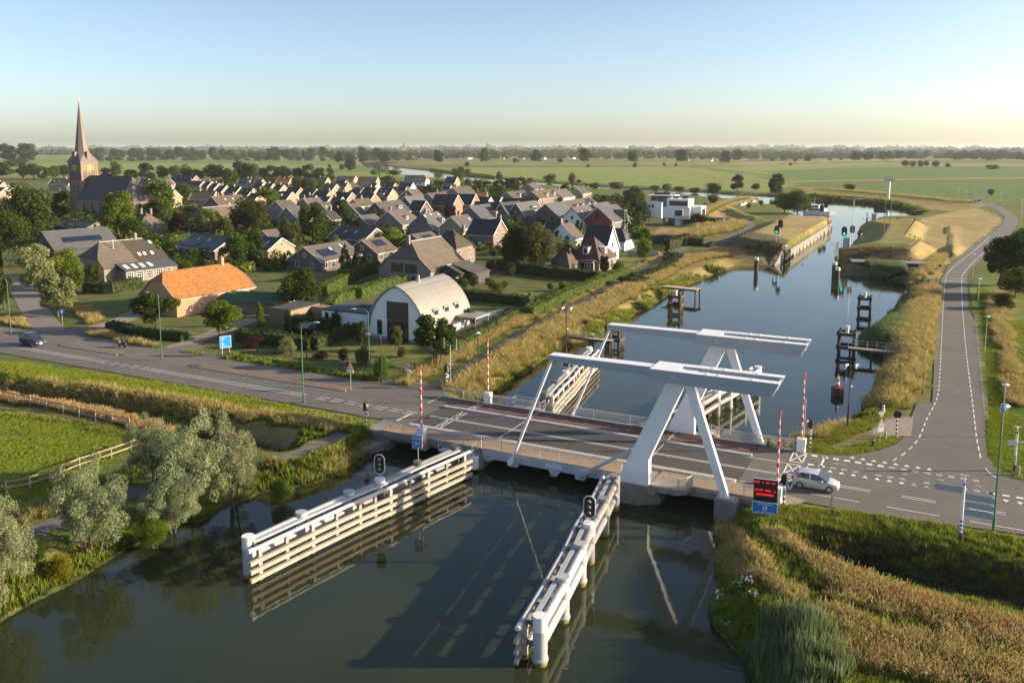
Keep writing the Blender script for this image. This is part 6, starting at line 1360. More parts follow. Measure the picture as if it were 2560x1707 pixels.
simple("roof_slab", lambda b: b.box(-2.2, 10, 2, 10, 9.6, 9.95), M['white_render'], v2); simple("roof_panel", lambda b: b.slab3([(0, 4, 10.1), (7, 4, 10.1), (7, 6, 10.9), (0, 6, 10.9)], .08), M['solar'], v2)
for x, y, z, w, h in ((.6, 2.97, 8.5, 2.4, 1.4), (4.5, 2.97, 8.4, 4.4, 2.1), (1.0, -.03, 5.2, .9, 1.6), (6.6, 2.97, 4.6, 2.6, 2.2), (-1.5, 2.97, 4.9, .8, 1.4)): window(v2, (x, y, z), 0, w, h, True, 1)
vs = thing("shed", "small flat roofed shed with pale walls beside the villa hedge", "shed", GQ('V', 1640, 930), A1); simple("wall", lambda b: b.box(-1.5, 4.2, 0, 3.2, -.2, 2.6), M['concrete'], vs); simple("roof", lambda b: b.box(-1.9, 4.5, -.4, 3.5, 2.6, 2.85), M['tar_roof'], vs); window(vs, (4.22, 1.6, 1.6), math.pi / 2, .8, 1.2, True, 0)
for lab, t_, x, y, w, dp, h, m_ in (("blue tarpaulin cover beside the white gabled house", 'D', 680, 540, 12, 4, 1.6, 'blue'), ("pale garden wall by the flagpole lawn", 'D', 1860, 1400, 9, .3, 1.6, 'kerb'), ("dark garden shed behind the lawn tree", 4, 110, 815, 8, 5, 2.6, 'dark_clad')):
 o = thing("tarpaulin" if 'tarp' in lab else "garden_wall" if 'wall' in lab else "shed", lab, "cover" if 'tarp' in lab else "wall" if 'wall' in lab else "shed", GQ(t_, x, y), A1); simple("cover" if 'tarp' in lab else "body", lambda b: b.slab_xz([(0, 0), (w, 0), (w, h), (w * .5, h * 1.12), (0, h * .95)], 0, dp), M[m_], o); simple("edge_band", lambda b: b.box(-.1, w + .1, -.08, .0, h * .3, h * .42), M['frame_dark'], o)
# ------------------------------------------------------------------ lock
def wall_along(label, pts, z0, z1, th, m):
 pl = np.array(pts); t = thing("lock_wall", label, "wall", (*pl[0], 0)); b = MB(); o0 = pl[0]; Ls = 0
 for a, c in zip(pl[:-1], pl[1:]):
  d = (c - a); k = max(1, int(np.linalg.norm(d) / 12))
  for i in range(k):
   b = MB(); p, q = a + d * i / k - o0, a + d * (i + .985) / k - o0; b.beam((*p, (z0 + z1) / 2), (*q, (z0 + z1) / 2), th, z1 - z0); b.build("wall_panel", M[m], t)
 return t
wall_along("pale concrete lock wall along the left side of the lock channel", polyS([(1974, 645.5), (2077, 575.5)], WL), -3.5, .9, .5, 'concrete'); wall_along("dark lock wall below the control box on the right", polyS([(2093, 640), (2088.5, 682)], WL), -3.5, 2.5, .8, 'pile_mid'); wall_along("short dark wall at the far right lock head", polyS([(2166, 575), (2167, 556)], WL), -3.5, 2.6, .8, 'pile_mid')
w_ = thing("wing_wall", "sloping pale concrete wing wall at the left lock head", "wall", (*polyS([(1934, 665)], WL)[0], 0), math.atan2(*(polyS([(1975, 645)], WL)[0] - polyS([(1934, 665)], WL)[0])[::-1])); simple("concrete_wing", lambda b: b.slab_xz([(0, -3), (16, -3), (16, 2.8), (12, 2.8), (0, -1.5)], -.3, .3), M['concrete'], w_)
def lock_gate(loc, rz, label, h=5.2, w=4.2):
 t = thing("lock_gate", label, "gate", loc, rz); Z = -2.2
 simple("gate_frame", lambda b: ([b.box(-w / 2 + k * w / 3 - .18, -w / 2 + k * w / 3 + .18, -.25, .25, Z, Z + h) for k in range(4)], [b.box(-w / 2, w / 2, -.2, .2, Z + z, Z + z + .35) for z in (1.2, 2.9, h - .5)]), M['timber_dark'], t)
 simple("gate_cap", lambda b: [b.box(-w / 2 + k * w / 8, -w / 2 + k * w / 8 + .2, -.3, .3, Z + h, Z + h + .5) for k in range(9)], M['timber'], t)
 simple("yellow_rail", lambda b: ([b.cyl((x, .6, Z + h), (x, .6, Z + h + 1.1), .06, n=6) for x in (-w / 2, 0, w / 2)], [b.beam((-w / 2, .6, Z + h + z), (w / 2, .6, Z + h + z), .08, .08) for z in (.55, 1.1)]), M['yellow'], t)
lock_gate(GQ('L', 690, 560, WL), R(62), "dark timber guide frame at the near left lock head", 5.6, 5); lock_gate(GQ('L', 1150, 235, WL), R(62), "dark timber guide frame at the far left lock head", 5.6, 5)
def cabinet(loc, label, w=1.8, h=2.6): t = thing("control_cabinet", label, "cabinet", loc, A1); simple("box", lambda b: b.box(-w / 2, w / 2, 0, 1.6, 0, h), M['sign_back'], t); simple("lid", lambda b: b.box(-w / 2 - .1, w / 2 + .1, -.1, 1.7, h, h + .12), M['galv'], t); simple("hand_rail", lambda b: ([b.cyl((x, -.4, 0), (x, -.4, 1.1), .05, n=6) for x in (-4, -2.6, -1.2)], [b.beam((-4, -.4, z), (-1.2, -.4, z), .06, .06) for z in (.6, 1.1)]), M['yellow'], t)
cabinet(GQ('L', 1325, 415, 2.6), "grey control cabinet at the near right lock head"); cabinet(GQ('L', 1615, 135, 2.6), "grey control cabinet at the far right lock head")
for (x, y, lit, lab, ps, sz) in ((590, 352, 'green', "green lit lock signal on the left lock bank", 2.2, 1.4), (628, 362, None, "dark back of a lock signal behind the left green one", 4.2, 1.4), (1297, 400, 'green', "green lit lock signal at the right lock cabinet", 2.8, 1.5), (1383, 385, None, "dark lock signal low on the twin lamp mast", 3.2, 1.3), (1063, 110, None, "left one of two dark signals at the far left lock head", 2.5, 1.6), (1108, 85, None, "right one of two dark signals at the far left lock head", 3.2, 1.6), (1632, 125, None, "dark signal beside the far grey cabinet", 2.6, 1.7)):
 s_ = ship_signal(GQ('L', x, y, 2.6), A1 + (0 if lit else math.pi), lab, lit, ps / sz, "lock signals", plain=True); s_.scale = (sz, sz, sz)
t = thing("notice_board", "square dark board back at the far right lock head", "sign", GQ('L', 1690, 105, 2.6), A1); simple("legs", lambda b: [b.cyl((x, 0, 0), (x, 0, 2), .08, n=6) for x in (-1.2, 1.2)], M['galv'], t); simple("board", lambda b: b.box(-2, 2, -.1, .1, 2, 5), M['dark_metal'], t)
def mast(loc, h, label, arm, m='galv'):
 t = thing("lamp_mast", label, "street lamp", loc, .1); simple("pole", lambda b: (b.cyl((0, 0, -.2), (0, 0, h), .12, .07, n=8), [b.beam((0, 0, h), (s * arm, 0, h + .4), .1, .1) for s in ((-1, 1) if m == 'galv' else (-1,))]), M[m], t); simple("lamp_head", lambda b: [b.box(s * arm - .45, s * arm + .45, -.15, .15, h + .36, h + .5) for s in ((-1, 1) if m == 'galv' else (-1,))], M['sign_back'], t)
mast(GQ('L', 1383, 386, 2.6), 13, "tall twin armed lamp mast at the right lock head", 3.6); mast(GQ('L', 1717, 290, 2.6), 12, "tall single armed green mast on the right lock bank", 3, 'green_post'); mast(GQ('L', 1785, 205, 2.6), 12, "second green mast behind on the right lock bank", .3, 'green_post')
t = thing("radar_mast", "white radar column standing beyond the harbour mouth", "mast", GQ('b4', 1072, 565), 0); simple("column", lambda b: b.cyl((0, 0, 0), (0, 0, 11), .7, n=10), M['sign_white'], t); simple("head", lambda b: (b.box(-2.5, 2.5, -2, 2, 11, 12.5), b.box(-2, 2, -.4, .4, 13, 13.6), b.cyl((0, 0, 12.5), (0, 0, 13), .4, n=8)), M['sign_back'], t)
for i, (x, y) in enumerate(((880, 290), (1483, 315))): t = thing("lifebuoy_post", ("orange lifebuoy post on the left mown lock bank", "orange lifebuoy post on the right lock slope")[i], "lifebuoy", GQ('L', x, y, 2.4), .3, "lifebuoy posts"); simple("post", lambda b: b.cyl((0, 0, -.3), (0, 0, 1), .06, n=6), M['galv'], t); simple("case", lambda b: b.box(-.25, .25, -.15, .15, .8, 1.5), M['orange_red'], t)
def fence(label, pts, h, sp, m, rails, name="fence", pr=.07, hz0=None):
 pl = dens(np.array(pts), sp); t = thing(name, label, "fence", (pl[0][0], pl[0][1], 0)); o0 = pl[0]; zz_ = [hz(*p) if hz0 is None else hz0 for p in pl]; many = len(pl) > 40
 pm = MB(); pm.box(-pr, pr, -pr, pr, -.4, h); pme = pm.mesh("post", M[m])
 for p, z in zip(pl, zz_): link("post", pme, t, (*(p - o0), z))
 for rz_ in rails:
  for i in range(len(pl) - 1): b = MB(); a, c = Vector((*(pl[i] - o0), zz_[i] + rz_)), Vector((*(pl[i + 1] - o0), zz_[i + 1] + rz_)); n_ = Vector((c.y - a.y, a.x - c.x, 0)).normalized() * (pr + .02); b.beam(a + n_, c + n_, .04, .14 if m == 'fence_wood' else .05); b.build("rail", M[m], t)
 return t
fence("low post and wire fence along the left lock bank", polyS([(2060, 541), (1967, 540), (1900, 571), (1843, 591), (1880, 600), (1948, 608)], 2.6), 1.1, 4.5, 'timber_dark', (.5, 1.0)); fence("low post fence along the front of the right lock bank", polyS([(2120, 621), (2180, 624), (2272, 627), (2300, 602), (2260, 590), (2288, 552), (2200, 548)], 2.6), 1.1, 4.5, 'timber_dark', (.5, 1.0))
fence("wooden paddock fence beside the ditch on the left meadow", poly(7, [(-60, 95), (0, 112), (380, 205), (780, 288)]), 1.25, 2.6, 'fence_wood', (.55, 1.1)); fence("wooden paddock fence along the footpath above the left bank", poly(7, [(40, 690), (180, 655), (300, 615), (480, 540), (670, 475), (790, 430), (870, 400)]), 1.25, 2.6, 'fence_wood', (.55, 1.1)); fence("pale low guard rail along the bank of the dike road", polyS([(2306, 985), (2318, 880), (2328, 800), (2338, 740), (2340, 700)]), .75, 3.0, 'fence_wood', (.6,), "guard_rail"); fence("dark wire fence in front of the arched house garden", poly(6, [(60, 960), (300, 1000), (600, 1040), (880, 1085), (1100, 1120), (1450, 1180), (1700, 1150)]), 1.1, 2.5, 'dark_metal', (1.0,)); fence("grey wooden fence in front of the brown-red bungalow", poly(2, [(805, 1190), (1000, 1195)]), 1.9, 1.8, 'fence_wood', (.4, .7, 1.0, 1.3, 1.6))
pt = thing("steel_pontoon", "long dark flat steel structure lying below the right lock bank", "pontoon", GQ('L', 1400, 590, .2), R(-14)); simple("hull", lambda b: b.box(0, 21, 0, 5, -1.2, .5), M['dark_metal'], pt); simple("deck", lambda b: b.box(-.2, 21.2, -.2, 5.2, .5, .7), M['pile_mid'], pt)
def dolphin(loc, label, w=2.1, h=3.4, top=True):
 t = thing("timber_dolphin", label, "mooring dolphin", loc, A2, "dark timber mooring dolphins")
 for x in (-w / 2, -w / 6, w / 6, w / 2):
  for y in (-w / 2, w / 2): b = MB(); b.box(x - .16, x + .16, y - .16, y + .16, -2, h - (.3 if abs(x) < w / 3 else 0)); b.build("pile", M['timber_dark'], t)
 for z in (.9, h - .8): simple("waling", lambda b: (b.box(-w / 2 - .2, w / 2 + .2, -w / 2 - .32, -w / 2 - .17, z, z + .5), b.box(-w / 2 - .2, w / 2 + .2, w / 2 + .17, w / 2 + .32, z, z + .5), b.box(-w / 2 - .34, -w / 2 - .2, -w / 2, w / 2, z, z + .5), b.box(w / 2 + .2, w / 2 + .34, -w / 2, w / 2, z, z + .5)), M['timber_dark'], t)
 if top: simple("bollard", lambda b: b.lathe((0, 0, h), [(.25, -.6), (.25, .3), (.34, .34), (.34, .6)], 10), M['pile_white'], t); simple("cap", lambda b: b.box(-w / 2, w / 2, -w / 2, w / 2, h - .75, h - .6), M['timber'], t)
dolphin(GQ(4, 317, 1408, WL), "dark timber dolphin next to the T shaped jetty"); dolphin(GQ(4, 1998, 1440, WL), "lone dark timber dolphin in the open water on the right", 2.0, 3.6); dolphin(GQ('b3', 785, 345, WL), "dark timber dolphin at the end of the right walkway", 2.2, 3.8); dolphin(GQ('b2', 665, 258, WL), "dark timber dolphin at the end of the left walkway", 2.1, 3.6, False)
def jetty(A, B, w, z, label, rail=True):
 A, B = Vector(A), Vector(B); d = B - A; t = thing("jetty", label, "jetty", (A.x, A.y, WL), math.atan2(d.y, d.x)); L_ = d.length; n = int(L_ / .6)
 for i in range(n): b = MB(); b.box(L_ * i / n, L_ * (i + .9) / n, -w / 2, w / 2, z, z + .08); b.build("plank", M['timber'], t)
 simple("bearer", lambda b: [b.box(0, L_, y - .08, y + .08, z - .3, z - .01) for y in (-w / 2 + .1, w / 2 - .1)], M['timber_dark'], t)
 for x in (L_ * .5, L_ * .95):
  for y in (-w / 2 + .15, w / 2 - .15): b = MB(); b.box(x - .13, x + .13, y - .13, y + .13, -2, z - .3); b.build("leg", M['timber_dark'], t)
 if rail: simple("hand_rail", lambda b: ([b.cyl((L_ * k / 5, -w / 2, z), (L_ * k / 5, -w / 2, z + 1.1), .04, n=6) for k in range(6)], [b.beam((0, -w / 2, z + q), (L_, -w / 2, z + q), .04, .04) for q in (.6, 1.1)]), M['galv'], t)
jetty(GQ('b3', 1200, 330, .0), GQ('b3', 800, 292, .0), 1.3, 1.7, "walkway with railing from the right bank to the dolphin"); jetty(GQ('b2', 330, 175, .0), GQ('b2', 650, 212, .0), 1.2, 1.6, "walkway with railing from the left bank to the dolphin"); jetty(GQ(4, 215, 1190, .6), GQ(4, 530, 1222, .6), 2.6, 2.3, "broad plank jetty on dark legs at the towpath", False)
for (x, y, h, lab) in ((378, 690, 4.2, "white capped dark mooring post near the left lock head"), (1195, 745, 4.2, "left one of two white capped mooring posts on the right"), (1228, 790, 3.8, "right one of two white capped mooring posts on the right")):
 t = thing("mooring_post", lab, "mooring post", GQ('L', x, y, WL), 0, "white capped mooring posts"); simple("shaft", lambda b: b.cyl((0, 0, -2), (0, 0, h - .7), .55, n=12), M['timber_dark'], t, True); simple("cap", lambda b: b.cyl((0, 0, h - .7), (0, 0, h), .58, n=12), M['pile_white'], t, True)
t = thing("beacon_pile", "rusty stub pile with a small red and white beacon on the water", "beacon", GQ('b3', 712, 690, WL), 0); simple("stub", lambda b: b.cyl((0, 0, -1), (0, 0, 1.1), .85, n=8), mat('rust', (.1, .06, .045), .9, var=.4), t); simple("beacon", lambda b: [(b.mat(k % 2), b.cyl((0, 0, 1.1 + k * .35), (0, 0, 1.45 + k * .35), .3 - k * .05, .26 - k * .05, n=8)) for k in range(5)], [M['sign_red'], M['sign_white']], t)
bt = thing("motor_yacht", "white motor yacht moored at the lock harbour", "boat", GQ(4, 1590, 558, WL), R(-20)); simple("hull", lambda b: (b.prism([(-7, -2), (5, -2), (8, 0), (5, 2), (-7, 2)], -.3, 1.7)), M['car_white'], bt); simple("cabin", lambda b: (b.prism([(-5, -1.6), (2.5, -1.6), (3.8, 0), (2.5, 1.6), (-5, 1.6)], 1.7, 3.2), b.prism([(-4, -1.3), (0, -1.3), (1, 0), (0, 1.3), (-4, 1.3)], 3.2, 4.6)), M['car_white'], bt); simple("window_band", lambda b: (b.box(-4.6, 2.2, -1.64, -1.6, 2.2, 2.9), b.box(-3.6, -.3, -1.34, -1.3, 3.6, 4.3)), M['glass'], bt); simple("mast", lambda b: (b.cyl((-2, 0, 4.6), (-2, 0, 8.5), .09, n=6), b.beam((-2, -1.2, 6.6), (-2, 1.2, 6.6), .1, .1)), M['sign_white'], bt)
# ------------------------------------------------------------------ cars
def car(loc, rz, paint, label, hatch=True, Lc=4.0, Wc=1.72, Hc=1.48, group=None, name="car"):
 t = thing(name, label, "car", loc, rz, group); k = Lc / 4.0; hw = Wc / 2; v = Hc / 1.48
 if hatch: lo = [(-1.95, .42, .62), (-1.98, .62, .7), (-1.9, .98, .74), (-1.0, .97, .8), (.5, .93, .8), (1.15, .88, .77), (1.65, .74, .68), (1.95, .6, .55), (1.98, .4, .5)]; roof = [(-1.78, .98), (-1.5, 1.36), (-1.1, 1.46), (-.2, 1.48), (.25, 1.42), (1.12, .93)]
 else: lo = [(-1.97, .4, .62), (-1.98, .7, .7), (-1.95, 1.05, .76), (-1.0, 1.05, .82), (.6, 1.0, .82), (1.2, .94, .78), (1.75, .82, .7), (1.96, .62, .58), (1.98, .4, .5)]; roof = [(-1.93, 1.05), (-1.8, 1.62), (-1.4, 1.72), (-.2, 1.74), (.25, 1.66), (1.05, 1.02)]
 def body(b):
  st = [(-1.98, .3, .55, .68), (-1.9, .22, .95, .84), (-1.2, .2, .98, .97), (0, .2, .95, 1.0), (.9, .2, .92, .99), (1.45, .22, .82, .93), (1.85, .25, .66, .78), (1.99, .32, .5, .58)]
  if not hatch: st = [(x, a, c + (.07 if x < 1.5 else .08), w) for x, a, c, w in st]
  rings = [[(x * k, -hw * w * .9, a), (x * k, -hw * w, (a + c) * .5), (x * k, -hw * w * .96, c * v), (x * k, 0, c * v + .04), (x * k, hw * w * .96, c * v), (x * k, hw * w, (a + c) * .5), (x * k, hw * w * .9, a)] for x, a, c, w in st]
  for p, q in zip(rings[:-1], rings[1:]):
   for i in range(6): b.face([p[i], p[i + 1], q[i + 1], q[i]])
   b.face([p[6], p[0], q[0], q[6]])
  b.face(rings[0][::-1]); b.face(rings[-1])
 simple("body", body, M[paint], t, True)
 rt = [(x * k, z * v) for x, z in roof]; n = len(rt); sw = [.9, .82, .78, .78, .8, .9]; base = roof[0][1] * v
 b = MB(); g = MB()
 for i in range(n - 1):
  (x0, z0), (x1, z1) = rt[i], rt[i + 1]; a, c = hw * sw[i], hw * sw[i + 1]; tgt = g if i in (0, 4) else b
  tgt.face([(x0, -a, z0), (x1, -c, z1), (x1, c, z1), (x0, a, z0)])
  for sg in (-1, 1):
   bx0, bx1 = x0, x1; y0b, y1b = hw * .93, hw * .93
   if i not in (0,):
    f = [(bx0, sg * y0b, base - .03), (bx1, sg * y1b, base - .05), (x1, sg * c, z1 - .03), (x0, sg * a, z0 - .03)]; g.face(f if sg < 0 else f[::-1])
   else: f = [(x0, sg * hw * .93, base - .03), (x1, sg * hw * .93, base - .04), (x1, sg * c, z1)]; b.face(f if sg < 0 else f[::-1])
 for x in (-.42 * k,):
  for sg in (-1, 1): b.beam((x, sg * hw * .945, base), (x + .03, sg * hw * .8, roof[2][1] * v), .1, .03, up=(0, 1, 0))
 b.build("roof", M[paint], t, True); g.build("window_glass", M['glass'], t)
 r = .31
 for x in (-1.25 * k, 1.25 * k):
  for sg in (-1, 1):
   b = MB(); b.cyl((x, sg * (hw - .2), r), (x, sg * (hw + .01), r), r, n=18); w_ = b.build("wheel", M['rubber'], t, True); b = MB(); b.cyl((x, sg * (hw + .01), r), (x, sg * (hw + .02), r), r * .66, n=12); b.build("rim", M['chrome'], w_)
 for sg in (-1, 1):
  simple("headlight", lambda b: b.ball((1.78 * k, sg * hw * .68, .64), .15, 8, 6, .7), M['headlamp'], t); simple("tail_light", lambda b: b.ball((-1.9 * k, sg * hw * .72, .86), .13, 8, 6, 1.3), M['tail_red'], t); simple("mirror", lambda b: b.ball((.62 * k, sg * (hw + .08), 1.0 * v), .11, 8, 5, .8), M[paint], t)
 simple("number_plate", lambda b: b.box(1.985 * k, 2.0 * k, -.26, .26, .36, .47), M['plate_yellow'], t); simple("number_plate", lambda b: b.box(-2.0 * k, -1.985 * k, -.26, .26, .5, .61), M['plate_yellow'], t); simple("grille", lambda b: b.box(1.97 * k, 1.99 * k, -.4, .4, .28, .35), M['black'], t)
 return t
car(RS(-8.75, 76.95, .02), A1, 'car_silver', "silver three door hatchback driving off the bridge"); p_ = GQ(5, 105, 1120); car(RS(p_.dot(E1), 80.6, .02), A1, 'car_blue', "dark blue high roofed family van at the left edge of the road", False, 4.3, 1.82, 1.7, name="family_van")
car(GQ(6, 705, 835), A1 + math.pi, 'car_black', "black car parked behind the clipped front hedge", False, 4.6, 1.85, 1.65); car(GQ('V', 650, 930), A1 + math.pi / 2, 'car_black', "dark car under the white villa's carport", Lc=4.4)
for i, (x, y) in enumerate(((905, 482), (935, 472), (1012, 454))): car(GQ(4, x, y, 1.2), R(40), ('car_white', 'car_silver', 'car_white')[i], ("leftmost white car parked on the dike behind the villas", "silver car between two white ones on the dike", "white car parked apart at the right on the dike")[i], group="cars parked on the dike")
car(GQ('b4', 1850, 607, .1), R(160), 'car_white', "white van on the road at the far bend", False, 5.2, 2.0, 2.1, name="van"); car(GQ('b4', 1808, 606, .1), R(160), 'car_black', "dark car standing left of the far white van", Lc=4.3)
sc_b = GQ(5, 1090, 1098, .02); sc = thing("motor_scooter", "dark motor scooter ridden along the cycle path", "scooter", sc_b, math.pi + A1)
for x in (-.62, .62): b = MB(); b.cyl((x, -.06, .25), (x, .06, .25), .25, n=16); b.build("wheel", M['rubber'], sc, True)
simple("body", lambda b: (b.slab_xz([(-.85, .45), (-.2, .3), (.3, .28), (.5, .3), (.62, .9), (.5, .95), (.32, .42), (-.1, .42), (-.2, .72), (-.8, .78)], -.14, .14)), M['car_black'], sc); simple("handlebar", lambda b: (b.beam((.55, -.3, 1.02), (.55, .3, 1.02), .04, .04), b.cyl((.6, 0, .3), (.55, 0, 1.0), .04, n=6)), M['dark_metal'], sc); simple("seat", lambda b: b.box(-.75, -.1, -.13, .13, .78, .86), M['rubber'], sc)
ps = thing("person", "person in dark clothes and helmet riding the motor scooter", "person", sc_b, math.pi + A1); sk = [(-.35, 0, .95, .17), (-.3, 0, 1.2, .17), (-.24, 0, 1.45, .18), (-.2, 0, 1.58, .07), (-.17, 0, 1.74, .1)]; E_ = [(0, 1), (1, 2), (2, 3), (3, 4)]
for sg in (-1, 1):
 k = len(sk); sk += [(-.22, sg * .2, 1.46, .075), (.05, sg * .3, 1.25, .06), (.42, sg * .28, 1.1, .045), (.52, sg * .28, 1.06, .05), (-.3, sg * .11, .92, .12), (.12, sg * .16, .84, .09), (.15, sg * .15, .5, .065), (.28, sg * .15, .38, .05)]; E_ += [(2, k), (k, k + 1), (k + 1, k + 2), (k + 2, k + 3), (0, k + 4), (k + 4, k + 5), (k + 5, k + 6), (k + 6, k + 7)]
me = bpy.data.meshes.new("body"); me.from_pydata([v[:3] for v in sk], E_, []); po = link("body", me, ps); po.modifiers.new("skin", 'SKIN'); po.modifiers.new("sub", 'SUBSURF').levels = 1
for v, r_ in zip(me.skin_vertices[0].data, sk): v.radius = (r_[3], r_[3])
me.skin_vertices[0].data[0].use_root = True; me.materials.append(mat('dark_jacket', (.03, .03, .035), .9)); simple("helmet", lambda b: b.ball((-.16, 0, 1.76), .15, 12, 8), M['car_black'], ps, True)
def flagpole(base, h, label, flag=None):
 t = thing("flagpole", label, "flagpole", base, R(200)); simple("pole", lambda b: b.cyl((0, 0, 0), (0, 0, h), .07, .04, n=8), M['sign_white'], t)
 simple("finial", lambda b: b.ball((0, 0, h + .08), .1, 8, 6), M['yellow'] if flag else M['galv'], t)
 if flag:
  b = MB()
  for i in range(6):
   for j in range(4):
    b.mat((i + j) % 2); X = lambda u: u * .34; Zf = lambda u, w: h - .1 - w * .42 - .55 * (u * .34); Yf = lambda u: .12 * math.sin(u * 1.3); b.face([(X(i), Yf(i), Zf(i, j)), (X(i + 1), Yf(i + 1), Zf(i + 1, j)), (X(i + 1), Yf(i + 1), Zf(i + 1, j + 1)), (X(i), Yf(i), Zf(i, j + 1))])
  b.build("flag", [M['sign_red'], M['sign_white']], t)
fb_ = GQ(5, 160, 362); flagpole(fb_, ZV(Q(5, 0, 195)[1], fb_), "white flagpole with a red and white chequered flag", True); fb_ = GQ(2, 265, 880); flagpole(fb_, ZV(Q(2, 0, 665)[1], fb_), "tall bare pole before the olive chestnut"); fb_ = GQ('D', 1835, 1335); flagpole(fb_, ZV(Q('D', 0, 885)[1], fb_), "bare white flagpole at the lawn of the red tiled house")
fc = G(1010, 385); t = thing("far_church", "tiny distant church spire above the hazy wood", "church", fc, .3); k = fc.y / FP; simple("tower", lambda b: b.box(-4.5 * k, 4.5 * k, -4.5 * k, 4.5 * k, 0, 17 * k), M['brick_red'], t); simple("spire", lambda b: (b.cyl((0, 0, 17 * k), (0, 0, 22 * k), 4.5 * k, 1.6 * k, n=8), b.cyl((0, 0, 22 * k), (0, 0, 32 * k), 1.6 * k, .1 * k, n=8)), M['roof_church'], t)
for i, (x, y, w, m_) in enumerate(((1174, 399, 12, 'white_render'), (1052, 397, 8, 'white_render'), (1032, 398, 9, 'brick_tan'), (935, 398, 10, 'brick_red'), (1258, 399, 8, 'brick_tan'), (1360, 399, 10, 'white_render'), (1310, 399, 7, 'white_render'), (1432, 398, 14, 'white_render'), (1516, 394, 18, 'white_render'), (1755, 404, 9, 'white_render'), (1778, 404, 8, 'white_render'), (1720, 403, 8, 'brick_tan'), (105, 383, 14, 'white_render'), (150, 384, 14, 'concrete'))):
 p = G(x, y); k = p.y / FP; W = w * k; t = thing("far_house", ("pale" if 'white' in m_ or 'conc' in m_ else "brick") + " speck of a distant house " + ("with a steep white gable", "under the far church spire, right", "under the far church spire, left", "beside the river bend", "left of the sixth meadow tree", "behind the seventh meadow tree", "between two meadow trees", "behind the eighth meadow tree, wide", "behind the ninth meadow tree, widest", "left in the far marina", "right in the far marina", "brick one at the far marina", "left of the church spire on the skyline", "grey one left of the church spire")[i], "house", p, .4 + i, "distant houses")
 simple("wall", lambda b: b.box(-W / 2, W / 2, -W / 3, W / 3, 0, 4 * k), M[m_], t); simple("roof", lambda b: b.prism([(0, 0)] * 0 + [(-W / 2, -W / 3), (W / 2, -W / 3), (W / 2, W / 3), (-W / 2, W / 3)], 4 * k, 4.3 * k) if w > 12 else b.slab_xz([(-W / 2, 4 * k), (W / 2, 4 * k), (0, 8 * k)], -W / 3, W / 3), M['roof_brown'], t)
# ------------------------------------------------------------------ foliage
LF = {}
LF['dark'] = mat_leaf('leaf_dark', (.026, .05, .012), (.05, .082, .016), (.1, .13, .026))
LF['mid'] = mat_leaf('leaf_mid', (.048, .082, .015), (.078, .12, .021), (.14, .18, .035))
LF['light'] = mat_leaf('leaf_light', (.085, .14, .018), (.125, .185, .026), (.2, .25, .045), tr=.4)
LF['olive'] = mat_leaf('leaf_olive', (.055, .068, .02), (.085, .095, .03), (.13, .13, .045))
LF['silver'] = mat_leaf('leaf_silver', (.13, .17, .06), (.19, .22, .085), (.36, .38, .2), tr=.3, val=.15)
LF['willow'] = mat_leaf('leaf_willow', (.15, .19, .085), (.24, .28, .14), (.46, .5, .32), tr=.35, val=.12)
LF['conifer'] = mat_leaf('leaf_conifer', (.02, .04, .015), (.034, .055, .018), (.06, .08, .022), tr=.15)
LF['gold'] = mat_leaf('leaf_gold', (.1, .105, .012), (.18, .16, .015), (.26, .2, .02), tr=.3)
LF['copper'] = mat_leaf('leaf_copper', (.035, .022, .016), (.055, .032, .022), (.085, .055, .03))
LF['hedge'] = mat_leaf('leaf_hedge', (.035, .06, .012), (.06, .09, .016), (.11, .14, .03), tr=.3)
LF['laurel'] = mat_leaf('leaf_laurel', (.09, .15, .016), (.13, .19, .022), (.2, .26, .04), tr=.4)
LF['far'] = mat_leaf('leaf_far', (.034, .055, .017), (.052, .075, .02), (.085, .1, .03), tr=.25)
def cards(me_name, P, Nn, size, asp, m, mi=None, extra=None, rs=None, along=None):
 """many leaf quads in one mesh"""
 n = len(P); Nn = Nn / (np.linalg.norm(Nn, axis=1, keepdims=True) + 1e-9)
 t = rs.normal(size=(n, 3)) if along is None else along + rs.normal(size=(n, 3)) * .35
 a = t - (t * Nn).sum(1, keepdims=True) * Nn; a /= np.linalg.norm(a, axis=1, keepdims=True) + 1e-9
 b = np.cross(Nn, a); s = (size * rs.uniform(.65, 1.35, n))[:, None]
 u = a * s * .5; v = b * s * asp * .5
 co = np.stack([P - u, P - u * .1 - v, P + u, P - u * .1 + v], 1).reshape(-1, 3)
 me = bpy.data.meshes.new(me_name); me.vertices.add(4 * n); me.vertices.foreach_set('co', co.ravel().astype(np.float32))
 me.loops.add(4 * n); me.loops.foreach_set('vertex_index', np.arange(4 * n, dtype=np.int32))
 me.polygons.add(n); me.polygons.foreach_set('loop_start', np.arange(0, 4 * n, 4, dtype=np.int32)); me.polygons.foreach_set('loop_total', np.full(n, 4, np.int32))
 me.update(); me.validate(); me.materials.append(m); return me
def blob_points(blobs, n, rs, shell=.28, inner=.12):
 c = np.array([b[:3] for b in blobs]); r = np.array([b[3:6] for b in blobs]); w = (r[:, 0] * r[:, 2]); w = w / w.sum()
 k = rs.choice(len(blobs), n, p=w); d = rs.normal(size=(n, 3)); d /= np.linalg.norm(d, axis=1, keepdims=True)
 q = np.where(rs.rand(n) < inner, rs.uniform(.2, .8, n), 1 - shell * rs.rand(n) ** 1.5 + .08 * rs.normal(size=n))
 P = c[k] + d * r[k] * q[:, None]; return P, d / r[k] * r[k].mean(1, keepdims=True)
